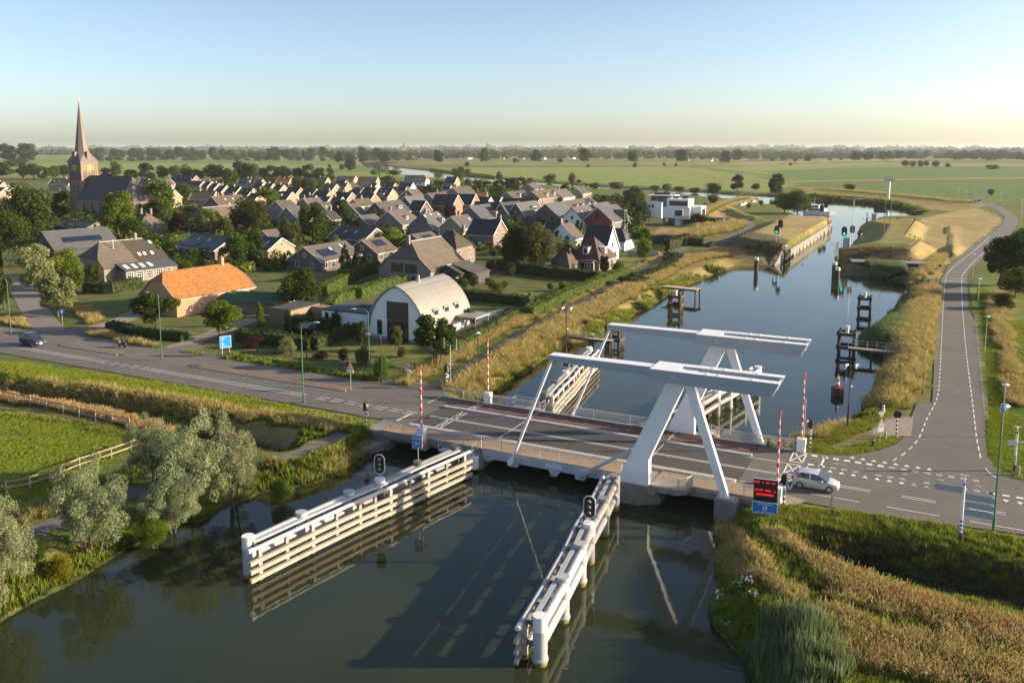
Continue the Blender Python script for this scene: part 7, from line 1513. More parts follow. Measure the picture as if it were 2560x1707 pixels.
def crown_blobs(kind, rs):
 B = []
 if kind in ('round', 'loose'):
  for i in range(34 if kind == 'round' else 26):
   d = rs.normal(size=3); d /= np.linalg.norm(d); k = rs.uniform(.45, .95)
   r = rs.uniform(.9, 1.6) * (1 if kind == 'round' else .75)
   B.append((d[0] * 2.5 * k, d[1] * 2.5 * k, 5.2 + d[2] * 3.3 * k, r, r, r * .9))
 elif kind == 'oval':
  for i in range(26):
   z = rs.uniform(2.2, 9.2); w = 2.3 * math.sqrt(max(.05, 1 - ((z - 5.4) / 4.4) ** 2)); a = rs.uniform(0, 6.28); r = rs.uniform(.8, 1.25)
   B.append((math.cos(a) * w * .75, math.sin(a) * w * .75, z, r, r, r))
 elif kind == 'column':
  for i in range(16): z = .8 + 8.6 * i / 15; w = .8 * (1 - (z / 10.5) ** 3); a = rs.uniform(0, 6.28); B.append((math.cos(a) * .3, math.sin(a) * .3, z, w + .2, w + .2, .9))
 elif kind == 'cone':
  for i in range(40):
   z = rs.uniform(.5, 9.2) ** 1.0; w = 2.6 * (1 - z / 10.2); a = rs.uniform(0, 6.28); r = .5 + .35 * (1 - z / 10)
   B.append((math.cos(a) * w * .75, math.sin(a) * w * .75, z, r, r, r * 1.0))
  B.append((0, 0, 9.4, .3, .3, .8))
 elif kind == 'willow':
  for i in range(80):
   d = rs.normal(size=3); d /= np.linalg.norm(d); d[2] = d[2] * .9 + .05; k = rs.uniform(.35, 1.15); r = rs.uniform(.35, .8)
   B.append((d[0] * 2.9 * k, d[1] * 2.9 * k, 4.9 + d[2] * 4.6 * k, r, r, r * 1.25))
 elif kind == 'weeping':
  for i in range(34):
   a = rs.uniform(0, 6.28); w = rs.uniform(.3, 1) ** .6 * 3.1; zt = 8.6 - .32 * w * w; L_ = rs.uniform(1.6, 3.2)
   B.append((math.cos(a) * w, math.sin(a) * w, zt - L_ * .5, .6, .6, L_ * .6))
 elif kind == 'bush':
  for i in range(22):
   d = rs.normal(size=3); d /= np.linalg.norm(d); k = rs.uniform(.4, .9); r = rs.uniform(1.2, 2.2)
   B.append((d[0] * 3.2 * k, d[1] * 3.2 * k, max(1.5, 4.2 + d[2] * 4.2 * k), r, r, r))
 return B
_cr = {}; _tk = {}
LOD = {'hi': (11000, .3), 'mid': (2600, .55), 'lo': (750, 1.0)}
def crown_mesh(kind, leaf, lod, v):
 k = (kind, leaf, lod, v)
 if k not in _cr:
  rs = np.random.RandomState((sum(map(ord, kind + lod)) * 7 + v * 131) % 9973)
  n, sz = LOD[lod]
  if kind == 'loose': n = int(n * .8)
  if kind == 'willow': n = int(n * 2.0)
  if kind in ('column',): n = int(n * .5)
  B = crown_blobs(kind, rs); P, Nn = blob_points(B, n, rs)
  P[:, 2] = np.maximum(P[:, 2], .15)
  Nn = Nn * .7 + rs.normal(size=P.shape) * .6 + np.array([0, 0, .25]); al = None
  if kind == 'willow': al = np.array([[0, 0, -.4]]) + P * np.array([[.25, .25, 0]])
  if kind == 'weeping': al = np.array([[0, 0, -1.6]]); Nn[:, 2] *= .3
  if kind == 'cone': al = np.array([[0, 0, .6]]) + P * np.array([[.3, .3, 0]])
  asp = {'willow': .42, 'weeping': .35, 'cone': .5}.get(kind, .72)
  _cr[k] = cards("crown", P, Nn, sz * {'willow': .62, 'cone': .85, 'column': .7}.get(kind, 1), asp, LF[leaf], rs=rs, along=al)
 return _cr[k]
def trunk_mesh(kind, v):
 k = (kind, v)
 if k not in _tk:
  rs = random.Random(v * 7 + len(kind)); b = MB(); h = {'round': 5.5, 'loose': 5.5, 'oval': 6, 'column': 8, 'cone': 9, 'willow': 5.2, 'weeping': 6, 'bush': 2.5}[kind]
  st = 1 if kind not in ('loose', 'willow', 'bush') else 3
  for j in range(st):
   x, y = (rs.uniform(-.4, .4), rs.uniform(-.4, .4)) if st > 1 else (0, 0); tx, ty = x * 3 + rs.uniform(-.3, .3), y * 3 + rs.uniform(-.3, .3)
   b.cyl((x, y, -.4), (tx, ty, h * .55), .26 / st ** .5, .17 / st ** .5, n=7, cap=False); b.cyl((tx, ty, h * .55), (tx * 1.3, ty * 1.3, h), .17 / st ** .5, .06, n=6, cap=False)
   if kind not in ('cone', 'column'):
    for i in range(5): a = rs.uniform(0, 6.28); z = h * rs.uniform(.4, .75); b.cyl((tx * .9, ty * .9, z), (tx + math.cos(a) * 1.9, ty + math.sin(a) * 1.9, z + rs.uniform(1, 2)), .08, .03, n=5, cap=False)
  _tk[k] = b.mesh("trunk", M['bark'], True)
 return _tk[k]
TREES = 0
def tree(base, h, w, kind, leaf, label, lod='mid', name="tree", group=None, cat="tree"):
 global TREES; TREES += 1
 v = TREES % 3
 z = hz(base[0], base[1]) if base[1] < 900 else 0
 t = thing(name, label, cat, (base[0], base[1], max(z, -1.6) - .05), rnd.uniform(0, 6.28), group)
 ww = {'round': 7.0, 'loose': 6.4, 'oval': 5.6, 'column': 2.2, 'cone': 5.0, 'willow': 7.4, 'weeping': 7.2, 'bush': 9.0}[kind]; hh = {'willow': 10.2, 'bush': 9.4, 'weeping': 9.0, 'round': 9.4, 'loose': 9.2}.get(kind, 10.)
 c = link("crown", crown_mesh(kind, leaf, lod, v), t); c.scale = (w / ww, w / ww, h / hh)
 k = link("trunk", trunk_mesh(kind, v), t); k.scale = (min(w / ww, h / hh), min(w / ww, h / hh), h / hh)
 return t
def T(t, cx, top, basey, wpx, kind, leaf, label, lod='mid', name="tree", group=None, cat="tree"):
 px, py = Q(t, cx, basey); B = G(px, py); h = ZV(Q(t, cx, top)[1], B); w = wpx / TL[t][2] / FP * math.hypot(B.y, CAMH)
 return tree(B, max(h, .6), w, kind, leaf, label, lod, name, group, cat)
# --- left side and round the church
T(1, 250, 735, 1330, 500, 'round', 'dark', "huge dark spreading tree left of the church tower", 'hi'); T(1, 95, 1000, 1400, 330, 'round', 'mid', "broad green tree at the left edge above the flagpole", 'hi')
T(1, 1060, 825, 1290, 300, 'oval', 'light', "pale green tree standing before the church nave", 'hi'); T(1, 1200, 1050, 1330, 270, 'round', 'mid', "green tree between the church tree and the thatched farm", 'hi')
T(1, 1420, 735, 1110, 270, 'oval', 'mid', "tall tree right behind the church choir"); T(1, 1470, 880, 1120, 170, 'round', 'light', "light green tree touching the choir buttresses")
T(1, 1650, 775, 905, 175, 'round', 'mid', "single round tree between the dark skylight house and the stepped row"); T(1, 1870, 965, 1260, 230, 'weeping', 'light', "drooping light green tree above the solar bungalow", 'hi')
T(1, 2010, 1060, 1270, 190, 'round', 'mid', "dark companion right of the drooping light green tree"); T(1, 1600, 1020, 1270, 200, 'round', 'copper', "purple-black tree right of the thatched rectory"); T(1, 545, 850, 1090, 150, 'oval', 'dark', "narrow dark tree tight against the church tower")
T(1, 300, 1230, 1420, 330, 'bush', 'dark', "dark yew mass behind the flagpole", 'mid'); T(1, 60, 1290, 1420, 300, 'bush', 'dark', "low dark hedge trees at the left edge", 'mid')
T(5, 330, 190, 600, 310, 'oval', 'silver', "large silvery linden left of the thatched farm", 'hi'); T(5, 520, 415, 825, 310, 'oval', 'silver', "smaller silvery linden with a bare pale trunk", 'hi'); T(5, 600, 190, 560, 300, 'round', 'light', "bright green tree behind the silvery lindens", 'hi')
T(5, 650, 360, 640, 260, 'round', 'mid', "mid green tree between linden and hazel"); T(5, 840, 325, 590, 190, 'loose', 'olive', "olive hazel at the corner of the thatched farm", 'hi'); T(5, 40, 385, 760, 180, 'oval', 'olive', "olive tree cut by the left picture edge above the grass", 'hi')
T(5, 1400, 550, 950, 450, 'loose', 'dark', "dark walnut tree standing before the orange barn", 'hi'); T(5, 1980, 640, 1010, 430, 'loose', 'light', "light green maple behind the blue direction sign", 'hi')
T(5, 1580, 290, 430, 260, 'bush', 'olive', "grey-green bush behind the barn ridge"); T(5, 2010, 190, 370, 130, 'oval', 'mid', "slim tree right of the solar bungalow awning"); T(5, 2120, 80, 400, 240, 'round', 'mid', "dense green tree right of the barn roof end", 'hi')
# --- middle of the village
T(2, 240, 520, 890, 400, 'round', 'olive', "huge round chestnut with olive crown behind a flagpole", 'hi'); T(2, 390, 450, 740, 220, 'oval', 'light', "lighter tree rising behind the olive chestnut")
T(2, 800, 575, 985, 270, 'oval', 'dark', "tall dark leafy tree in the middle of the village", 'hi'); T(2, 1040, 565, 850, 210, 'oval', 'dark', "second dark leafy tree, right of the tallest one", 'hi'); T(2, 590, 700, 1060, 220, 'loose', 'olive', "thin sparse olive tree left of the tall dark one", 'hi')
T(2, 1415, 640, 830, 170, 'cone', 'gold', "yellow-green conifer above the light green tree", 'hi'); T(2, 1480, 795, 1040, 290, 'round', 'light', "light green tree left of the thatched gable", 'hi'); T(2, 1080, 960, 1215, 150, 'cone', 'conifer', "left one of two dark cypresses beside the solar bungalow", 'hi'); T(2, 1195, 950, 1215, 140, 'cone', 'conifer', "right one of two dark cypresses beside the solar bungalow", 'hi')
T(2, 690, 1150, 1570, 390, 'round', 'dark', "big dark round tree between barn shed and arched house", 'hi'); T(2, 290, 845, 1170, 170, 'oval', 'mid', "green tree in front of the navy solar roof", 'hi'); T(2, 110, 850, 1180, 210, 'round', 'mid', "round green tree left of the navy solar roof", 'hi'); T(2, 400, 1060, 1200, 190, 'bush', 'mid', "rounded green bush below the navy solar bungalow")
T(2, 1900, 585, 720, 140, 'round', 'light', "light green round tree beside the purple tree"); T(2, 2010, 580, 760, 140, 'round', 'copper', "purple copper beech right of the light green tree"); T(2, 1815, 435, 545, 110, 'round', 'copper', "purple tree below the riverside house"); T(2, 1915, 390, 515, 120, 'oval', 'olive', "olive tree beside the upper purple tree"); T(2, 1562, 500, 590, 70, 'cone', 'mid', "tiny green cypress among the roofs")
T(2, 650, 360, 475, 150, 'round', 'olive', "brownish green tree left in the trio above the middle row"); T(2, 720, 370, 475, 100, 'cone', 'mid', "pointed tree in the middle of the trio above the middle row"); T(2, 790, 368, 475, 120, 'round', 'mid', "rounded tree right in the trio above the middle row"); T(2, 420, 358, 420, 160, 'round', 'mid', "small round tree left of the orange tiled roof")
T(2, 1385, 278, 380, 170, 'weeping', 'light', "pale weeping willow by the river behind the village"); T(2, 1450, 348, 430, 170, 'round', 'mid', "green tree below the pale weeping willow"); T(2, 1520, 290, 350, 150, 'bush', 'olive', "low bushes on the sandy river bank")
T(2, 1130, 205, 320, 135, 'round', 'dark', "lone broad dark tree on the meadow before the river", 'hi'); T(2, 1050, 245, 310, 60, 'round', 'dark', "small tree left of the lone broad dark tree")
T(2, 60, 300, 440, 170, 'round', 'mid', "round tree at the village edge right of the skylight house")
nm = ["first", "second", "third", "fourth", "fifth", "sixth", "seventh", "eighth", "ninth", "tenth", "eleventh", "twelfth"]
for i, (x, tp, w) in enumerate([(160, 222, 190), (260, 240, 150), (345, 275, 120), (440, 262, 140), (545, 252, 130), (655, 275, 120), (750, 250, 130), (845, 275, 130), (945, 248, 110)]):
 T(2, x, tp, 400, w, 'cone' if i == 8 else 'round' if i % 3 else 'oval', 'dark' if i % 2 else 'mid', nm[i] + " tree from the left in the dark belt above the orange roof", group="tree belt along the village edge")
for i, (x, tp, w, b_) in enumerate([(60, 575, 210, 730), (210, 585, 130, 740), (300, 590, 130, 745), (390, 625, 130, 750), (480, 610, 130, 745), (570, 605, 130, 740), (950, 640, 110, 740), (1035, 570, 110, 740), (1170, 650, 150, 760), (1310, 595, 160, 760), (1450, 610, 130, 750), (1560, 612, 120, 750)]):
 T(1, x, tp, b_, w, 'round' if i % 3 else 'oval', ('mid', 'dark', 'dark', 'mid')[i % 4], nm[i] + " tree counted from the left in the leafy belt behind the church", group="tree belt behind the church")
for i, (x, tp, w) in enumerate([(1660, 600, 130), (1760, 640, 150), (1920, 598, 220), (2030, 640, 150), (2150, 585, 170), (2250, 600, 130)]): T(1, x, tp, 770, w, 'round', 'mid' if i % 2 else 'dark', nm[i] + " tree of the belt above the dark skylight roofs", group="tree belt above the skylight roofs")
T(1, 70, 425, 600, 160, 'oval', 'dark', "left tall poplar clump at the far left skyline"); T(1, 240, 424, 600, 190, 'oval', 'dark', "right tall poplar clump at the far left skyline"); T(1, 180, 545, 610, 170, 'bush', 'olive', "pale bushes at the foot of the far left poplars"); T(1, 460, 900, 1010, 120, 'round', 'light', "small light tree left of the church base"); T(1, 930, 712, 760, 90, 'round', 'gold', "small yellow-green tree right of the church tower")
# --- new estate, gardens
T(3, 600, 745, 1215, 300, 'round', 'olive', "left of two merged big garden trees before the new estate", 'hi'); T(3, 790, 745, 1230, 360, 'round', 'olive', "right of two merged big garden trees with a pale trunk", 'hi')
for i, (x, tp, b_, w) in enumerate([(180, 388, 500, 80), (265, 383, 505, 105), (345, 400, 480, 110), (405, 450, 545, 95), (485, 440, 545, 95), (450, 390, 480, 110), (530, 385, 490, 110), (605, 368, 510, 105), (690, 388, 520, 85)]): T(3, x, tp, b_, w, 'oval', 'conifer' if i in (2, 5, 6) else 'mid', nm[i] + " of the dense oval conifers before the river, left to right", group="oval conifers before the river")
T(3, 1040, 418, 520, 110, 'round', 'mid', "round tree behind the blue tarpaulin"); T(3, 1110, 458, 580, 110, 'cone', 'dark', "dark fir beside the blue tarpaulin"); T(3, 1205, 493, 560, 95, 'round', 'light', "small trimmed round tree right of the dark fir"); T(3, 1305, 410, 480, 115, 'round', 'mid', "lone rounded tree on the river bank behind the estate")
T(3, 1655, 432, 640, 210, 'round', 'olive', "large olive tree left of the white villas", 'hi'); T(3, 1660, 530, 730, 110, 'weeping', 'olive', "left silvery weeping tree in front of the villas", 'hi'); T(3, 1725, 565, 765, 130, 'weeping', 'olive', "right silvery weeping tree in front of the villas", 'hi'); T(3, 1735, 500, 600, 60, 'cone', 'gold', "orange-yellow shrub between olive tree and villas")
T(3, 1500, 505, 610, 120, 'round', 'dark', "dark round tree left of the large olive tree"); T(3, 1400, 515, 600, 130, 'bush', 'dark', "dark bushes behind the red gabled house"); T(3, 1580, 560, 640, 80, 'cone', 'mid', "slim green conifer before the large olive tree"); T(3, 1150, 745, 875, 65, 'cone', 'gold', "left one of two small golden conifers by the white gables", 'hi'); T(3, 1188, 760, 875, 55, 'cone', 'gold', "right one of two small golden conifers by the white gables", 'hi')
T(3, 1745, 890, 1120, 160, 'round', 'light', "light green standard tree with a bare trunk on the lawn", 'hi'); T(3, 1720, 805, 1000, 190, 'loose', 'mid', "loose green tree behind the lawn tree", 'hi'); T(3, 1942, 975, 1130, 95, 'cone', 'conifer', "conical dark yew at the lawn corner", 'hi'); T(3, 1590, 770, 850, 100, 'loose', 'light', "small airy tree behind the flagpole")
T(3, 410, 988, 1090, 85, 'round', 'olive', "small round tree on the circular bed"); T(3, 558, 1130, 1260, 95, 'oval', 'olive', "small olive tree at the lawn hedge"); T(3, 390, 1105, 1240, 120, 'oval', 'olive', "leafy garden tree beside the thatched shed", 'hi'); T(3, 240, 1115, 1225, 85, 'cone', 'olive', "small grey-green conifer beside the thatched shed"); T(3, 1390, 1050, 1240, 95, 'oval', 'copper', "purple garden tree in front of the red tiled house", 'hi'); T(3, 1515, 1100, 1210, 150, 'bush', 'mid', "rounded green shrub at the corner of the red tiled house", 'hi'); T(3, 1060, 880, 1010, 110, 'cone', 'olive', "conifer left of the red tiled house"); T(3, 1010, 930, 1050, 110, 'bush', 'mid', "shrubs between big garden trees and red tiled house")
for i, (x, tp, b_, w) in enumerate([(910, 1300, 1385, 65), (1025, 1283, 1385, 100), (1130, 1287, 1365, 65)]): T(3, x, tp, b_, w, 'round', 'light', nm[i] + " small ball tree on the lawn beside the laurel hedge", group="ball trees on the lawn")
T(3, 722, 1380, 1545, 105, 'loose', 'silver', "young silvery tree between the two garden hedges", 'hi'); T(3, 320, 1400, 1480, 65, 'round', 'olive', "small ball tree against the long garden hedge"); T(3, 600, 1520, 1600, 60, 'round', 'olive', "small round shrub at the pool side")
for i, (x, tp, b_, w) in enumerate([(90, 1225, 1350, 110), (235, 1225, 1365, 100), (375, 1250, 1380, 110), (500, 1280, 1375, 80)]): T(3, x, tp, b_, w, 'loose', 'olive', nm[i] + " young fruit tree in the garden behind the arched house", group="young fruit trees behind the arched house")
T(3, 150, 1260, 1350, 110, 'bush', 'mid', "green shrub mass behind the zinc roof, left"); T(3, 430, 1290, 1390, 150, 'bush', 'laurel', "bright shrub mass beside the garden lawn")
T(6, 1890, 630, 1140, 430, 'loose', 'dark', "dark multi stemmed tree right of the arched white gable", 'hi'); T(6, 1225, 720, 940, 110, 'oval', 'olive', "young oak on the lawn left of the arched gable", 'hi'); T(6, 1530, 745, 990, 125, 'oval', 'olive', "young oak before the shuttered window", 'hi'); T(6, 330, 545, 775, 75, 'column', 'light', "slim columnar tree left of the wooden garage", 'hi'); T(6, 570, 605, 820, 65, 'column', 'mid', "slim columnar tree before the wooden garage", 'hi')
T(6, 1405, 1010, 1245, 190, 'bush', 'light', "light green shrub beside the dark lamp post", 'hi'); T(6, 1240, 910, 1110, 190, 'bush', 'olive', "dark flowering shrub below the young oak", 'hi'); T(6, 1590, 940, 1040, 130, 'bush', 'olive', "grey-leaved shrub under the second young oak", 'hi'); T(6, 560, 860, 1010, 220, 'bush', 'silver', "grey-leaved shrub before the clipped front hedge", 'hi'); T(6, 260, 830, 960, 220, 'bush', 'copper', "brown-leaved shrub left of the grey-leaved one", 'hi'); T(6, 1060, 950, 1080, 120, 'bush', 'copper', "dark red shrub on the lawn edge", 'hi'); T(6, 860, 985, 1060, 170, 'bush', 'copper', "low reddish shrub right of the hedge corner", 'hi')
T(6, 1010, 630, 800, 70, 'column', 'mid', "climber bush on the white annex corner", 'hi'); T(6, 770, 610, 760, 60, 'column', 'mid', "small green bush before the wooden garage wall"); T(6, 885, 560, 680, 60, 'column', 'gold', "yellow-green bush right of the wooden garage"); T(6, 2210, 590, 800, 130, 'loose', 'mid', "terrace tree in front of the pool", 'hi')
# --- right side
T('b4', 2230, 800, 1330, 420, 'round', 'dark', "big dark tree at the right edge beside the bend", 'hi'); T('b4', 2030, 850, 1330, 290, 'loose', 'dark', "dark left half of the tree group by the dike road", 'hi'); T('b4', 2200, 1150, 1450, 300, 'round', 'mid', "lower green tree at the right edge under the dark one", 'hi'); T('b4', 2090, 1380, 1540, 250, 'bush', 'dark', "dark bramble bushes below the right edge trees", 'hi'); T('b4', 2350, 1080, 1420, 300, 'round', 'mid', "tree beyond the right picture edge", 'mid')
T(4, 1400, 285, 550, 290, 'round', 'mid', "large round tree at the lock harbour", 'hi'); T(4, 1285, 350, 545, 230, 'round', 'light', "light green tree left of the lock harbour tree", 'hi'); T(4, 1465, 330, 550, 110, 'weeping', 'mid', "weeping branches at the right of the lock harbour tree", 'hi')
T(4, 1210, 175, 370, 145, 'oval', 'olive', "tall grey-green willow on the river bank", 'hi'); T(4, 865, 200, 350, 130, 'oval', 'olive', "second grey-green willow on the river bank, left of the tall one"); T(4, 660, 240, 350, 170, 'bush', 'olive', "wide bank bushes left of the second willow"); T(4, 1030, 275, 350, 90, 'round', 'olive', "small bush between the two bank willows"); T(4, 1860, 278, 350, 140, 'bush', 'dark', "dark thorn bush alone in the green field"); T(4, 550, 560, 625, 70, 'cone', 'gold', "yellow-green conifer beside the white villa"); T(4, 770, 570, 650, 90, 'bush', 'dark', "dark shrubs beside the villa shed")
T(4, 650, 380, 470, 110, 'round', 'olive', "small tree right of the white villas"); T(4, 1075, 420, 475, 50, 'bush', 'dark', "small dark bush on the dike beside the parked cars"); T(4, 970, 445, 500, 60, 'bush', 'mid', "green bush between the parked cars"); T(4, 580, 455, 520, 60, 'round', 'copper', "reddish ball tree beside the villa")
for i, (x, tp, b_, w) in enumerate([(455, 295, 385, 75), (575, 345, 390, 80), (655, 345, 395, 85), (730, 350, 395, 60), (905, 303, 405, 130), (1110, 303, 418, 90), (1165, 375, 415, 60), (1225, 400, 430, 50), (1500, 388, 440, 180), (60, 275, 350, 70), (115, 268, 345, 80), (175, 285, 350, 70), (100, 320, 400, 110), (1840, 410, 465, 110), (1950, 400, 470, 110), (2060, 420, 480, 110), (2200, 430, 490, 140)]):
 T(3, x, tp, b_, w, 'bush' if w > 100 or i % 2 else 'round', 'olive', ["tall", "small", "low", "broad"][i % 4] + " grey-green bank bush, number " + nm[i % 12] + (" from the left" if i < 12 else " nearer the villas") + " along the river", group="bushes along the river bank")
T('b4', 1990, 467, 525, 80, 'bush', 'mid', "lone green bush beyond the far road bend"); T('b4', 2000, 250, 300, 140, 'bush', 'dark', "wide dark bush in the far right field")
for i, x in enumerate((1225, 1290, 1360, 1410, 1490, 1600)): T('b4', x, 215 + (25 if i == 5 else 0), 282, (90, 70, 70, 50, 90, 55)[i], 'round', 'olive', nm[i] + " bush of the short field row at the right", group="short field row at the right")
# --- silver willows in front
T(7, 10, 575, 1230, 380, 'willow', 'willow', "silvery willow cut by the left picture edge", 'hi', name="willow"); T(7, 560, 355, 960, 480, 'willow', 'willow', "silvery willow in the middle of the left bank", 'hi', name="willow"); T(7, 1190, 60, 720, 480, 'willow', 'willow', "tallest silvery willow near the fence corner", 'hi', name="willow"); T(7, 1400, 65, 650, 360, 'willow', 'willow', "right silvery willow leaning over the water", 'hi', name="willow"); T(7, 930, 195, 620, 360, 'willow', 'willow', "left silvery willow of the big clump", 'hi', name="willow"); T(7, 1040, 440, 800, 380, 'willow', 'willow', "lower willow shrub in front of the big clump", 'hi', name="willow")
T(7, 360, 905, 1090, 180, 'bush', 'gold', "brown-green bush under the middle willow", 'hi'); T(7, 930, 700, 890, 220, 'bush', 'laurel', "bright green shrub at the water edge", 'hi'); T('b5', 440, 220, 400, 200, 'bush', 'laurel', "bright bramble shrub on the bank before the footpath", 'hi'); T(7, 230, 900, 1060, 120, 'bush', 'mid', "dark green shrub beside the left edge willow", 'hi')
# --- far trees, one by one, in rows
ORD = nm + [a + b_ for a in ("", "twenty-", "thirty-") for b_ in ("thirteenth fourteenth fifteenth sixteenth seventeenth eighteenth nineteenth twentieth".split() if not a else "first second third fourth fifth sixth seventh eighth ninth".split())]
def far_tree(px, py, hp, wp, label, group, leaf='far', kind='round'):
 B = G(px, py); d = math.hypot(B.y, CAMH); h = hp * d / FP; w = wp * d / FP
 k = (kind, leaf, int(px) % 3)
 o = link("far_tree", crown_mesh(kind, leaf, 'lo', k[2]), None, (B.x, B.y, 0)); o.rotation_euler = (0, 0, px); o.scale = (w / 7.0, w / 7.0, h / 9.4); tag(o, label, "tree", group)
fr = random.Random(4)
for i in range(34): far_tree(235 + i * 23 + fr.uniform(-8, 8), 400 + fr.uniform(-1, 2), fr.uniform(24, 36), fr.uniform(24, 40), ORD[i] + " hazy tree from the left in the row beyond the pale field", "far row beyond the left field")
for i in range(30): far_tree(240 + i * 27 + fr.uniform(-9, 9), 402 + fr.uniform(-1, 1.5), fr.uniform(10, 18), fr.uniform(18, 30), ORD[i] + " pale low willow from the left under the far tree row", "low willows of the far left row", 'olive', 'bush')
for x, hp, wp, nn in ((846, 36, 22, "first"), (874, 34, 24, "second"), (907, 34, 26, "third"), (962, 36, 36, "fourth"), (1095, 40, 32, "fifth"), (1212, 46, 32, "sixth"), (1340, 42, 33, "seventh"), (1460, 46, 40, "eighth"), (1582, 38, 36, "ninth"), (1703, 44, 40, "tenth")): far_tree(x, 412, hp, wp, nn + " of the big single trees along the far meadow, left to right", "big single trees along the far meadow")
for x, y, hp, wp, nn in ((1812, 414, 40, 38, "first"), (1843, 408, 36, 30, "second"), (2018, 409, 26, 18, "third"), (2138, 407, 32, 34, "fourth"), (2172, 405, 28, 32, "fifth"), (2203, 405, 30, 26, "sixth"), (2222, 404, 30, 20, "seventh"), (2246, 402, 28, 28, "eighth"), (2278, 400, 26, 28, "ninth"), (2316, 398, 24, 26, "tenth"), (2372, 398, 24, 26, "eleventh")): far_tree(x, y, hp, wp, nn + " of the flood plain trees by the far water, left to right", "flood plain trees by the far water")
for x, y, wp in ((1168, 416, 14), (1290, 408, 16), (1400, 407, 14), (1470, 419, 10), (1588, 418, 14), (1660, 415, 10), (1690, 416, 9), (1975, 414, 10), (2075, 402, 10), (2104, 401, 10), (1960, 402, 16), (1930, 403, 14), (1990, 404, 14)): far_tree(x, y, wp * .9, wp, "lone dark bush dotted on the far meadow", "bushes dotted on the far meadow", 'far', 'bush')
for i in range(34): far_tree(2390 + i * 8 + fr.uniform(-4, 4), 402 + fr.uniform(-1, 3), fr.uniform(20, 30), fr.uniform(16, 26), ORD[i] + " tree counted rightwards in the dense hazy wood", "dense wood at the far right")
def wood(y, x0, x1, hp, step, seed, nm_="far_wood"):
 rs = np.random.RandomState(seed); P = []; S = []
 for x in np.arange(x0, x1, step):
  B = G(x + rs.uniform(-step, step), y + rs.uniform(-.6, .6)); d = B.y; w = step * 1.3 * d / FP; h = hp * rs.uniform(.5, 1.1) * d / FP
  k = 34; dd = rs.normal(size=(k, 3)); dd /= np.linalg.norm(dd, axis=1, keepdims=True)
  P.append(np.array([B.x, B.y, h * .5]) + dd * np.array([w * .6, w * .6, h * .5]) * rs.uniform(.75, 1.05, (k, 1))); S += [max(w, h) * .42] * k
 P = np.concatenate(P); S = np.array(S)
 o = link(nm_, cards(nm_, P, rs.normal(size=P.shape) + np.array([0, -.5, .3]), S, .8, LF['far'], rs=rs)); tag(o, kind='stuff')
wood(388, -500, 3000, 13, 20, 1); wood(384, -600, 3100, 12, 20, 2); wood(380.5, -600, 3200, 11, 22, 3); wood(378.5, -700, 3300, 11, 26, 4); wood(393, 1700, 2500, 10, 22, 5); wood(391, 1000, 1700, 13, 18, 6); wood(397, 890, 2450, 17, 14, 7)
def planting(name, pl, dens_, leaf, rr, hh, seed, keep=.35):
 rs = np.random.RandomState(seed); lo, hi = pl.min(0), pl.max(0); n = int((hi - lo).prod() * dens_); C = rs.uniform(lo, hi, (n, 2)); C = C[(sdist(C, pl) < -1)]
 C = C[vnoise(C, .08, seed) > keep]
 for rp in hard + path_polys: C = C[sdist(C, rp) > 2.0]
 for (hx, hy, hr_, ca, sa, a, b_) in FOOT:
  dx, dy = C[:, 0] - hx, C[:, 1] - hy; lx, ly = dx * ca + dy * sa, -dx * sa + dy * ca; C = C[(abs(lx) > a / 2 + 1.2) | (abs(ly) > b_ / 2 + 1.2)]
 P, S, Nn = [], [], []
 for c in C:
  r = rs.uniform(*rr); h = rs.uniform(*hh); d = rs.normal(size=(60, 3)); d /= np.linalg.norm(d, axis=1, keepdims=True); P.append(np.array([c[0], c[1], h * .5]) + d * np.array([r, r, h * .52]) * rs.uniform(.75, 1.08, (60, 1))); S += [.42 * max(r, h * .5) + .12] * 60; Nn.append(d + rs.normal(0, .6, d.shape))
 o = link(name, cards(name, np.concatenate(P), np.concatenate(Nn), np.array(S), .75, LF[leaf], rs=rs)); tag(o, kind='stuff')
FOOT = []
for o in bpy.data.objects:
 if 'dims' in o.keys(): FOOT.append((o.location.x, o.location.y, 0, math.cos(o.rotation_euler.z), math.sin(o.rotation_euler.z), o['dims'][0], o['dims'][1]))
vil = polyS([(40, 640), (180, 480), (450, 465), (760, 455), (1000, 460), (1250, 480), (1480, 500), (1640, 520), (1600, 610), (1500, 640), (1250, 640), (1000, 660), (760, 690), (420, 690), (250, 680)])
planting("garden_shrubs", vil, .02, 'mid', (.8, 2.2), (1.2, 3.2), 1); planting("garden_shrubs", vil, .016, 'dark', (1.2, 2.8), (2, 5.5), 2); planting("garden_shrubs", vil, .006, 'light', (1.2, 2.4), (2, 4.5), 3)
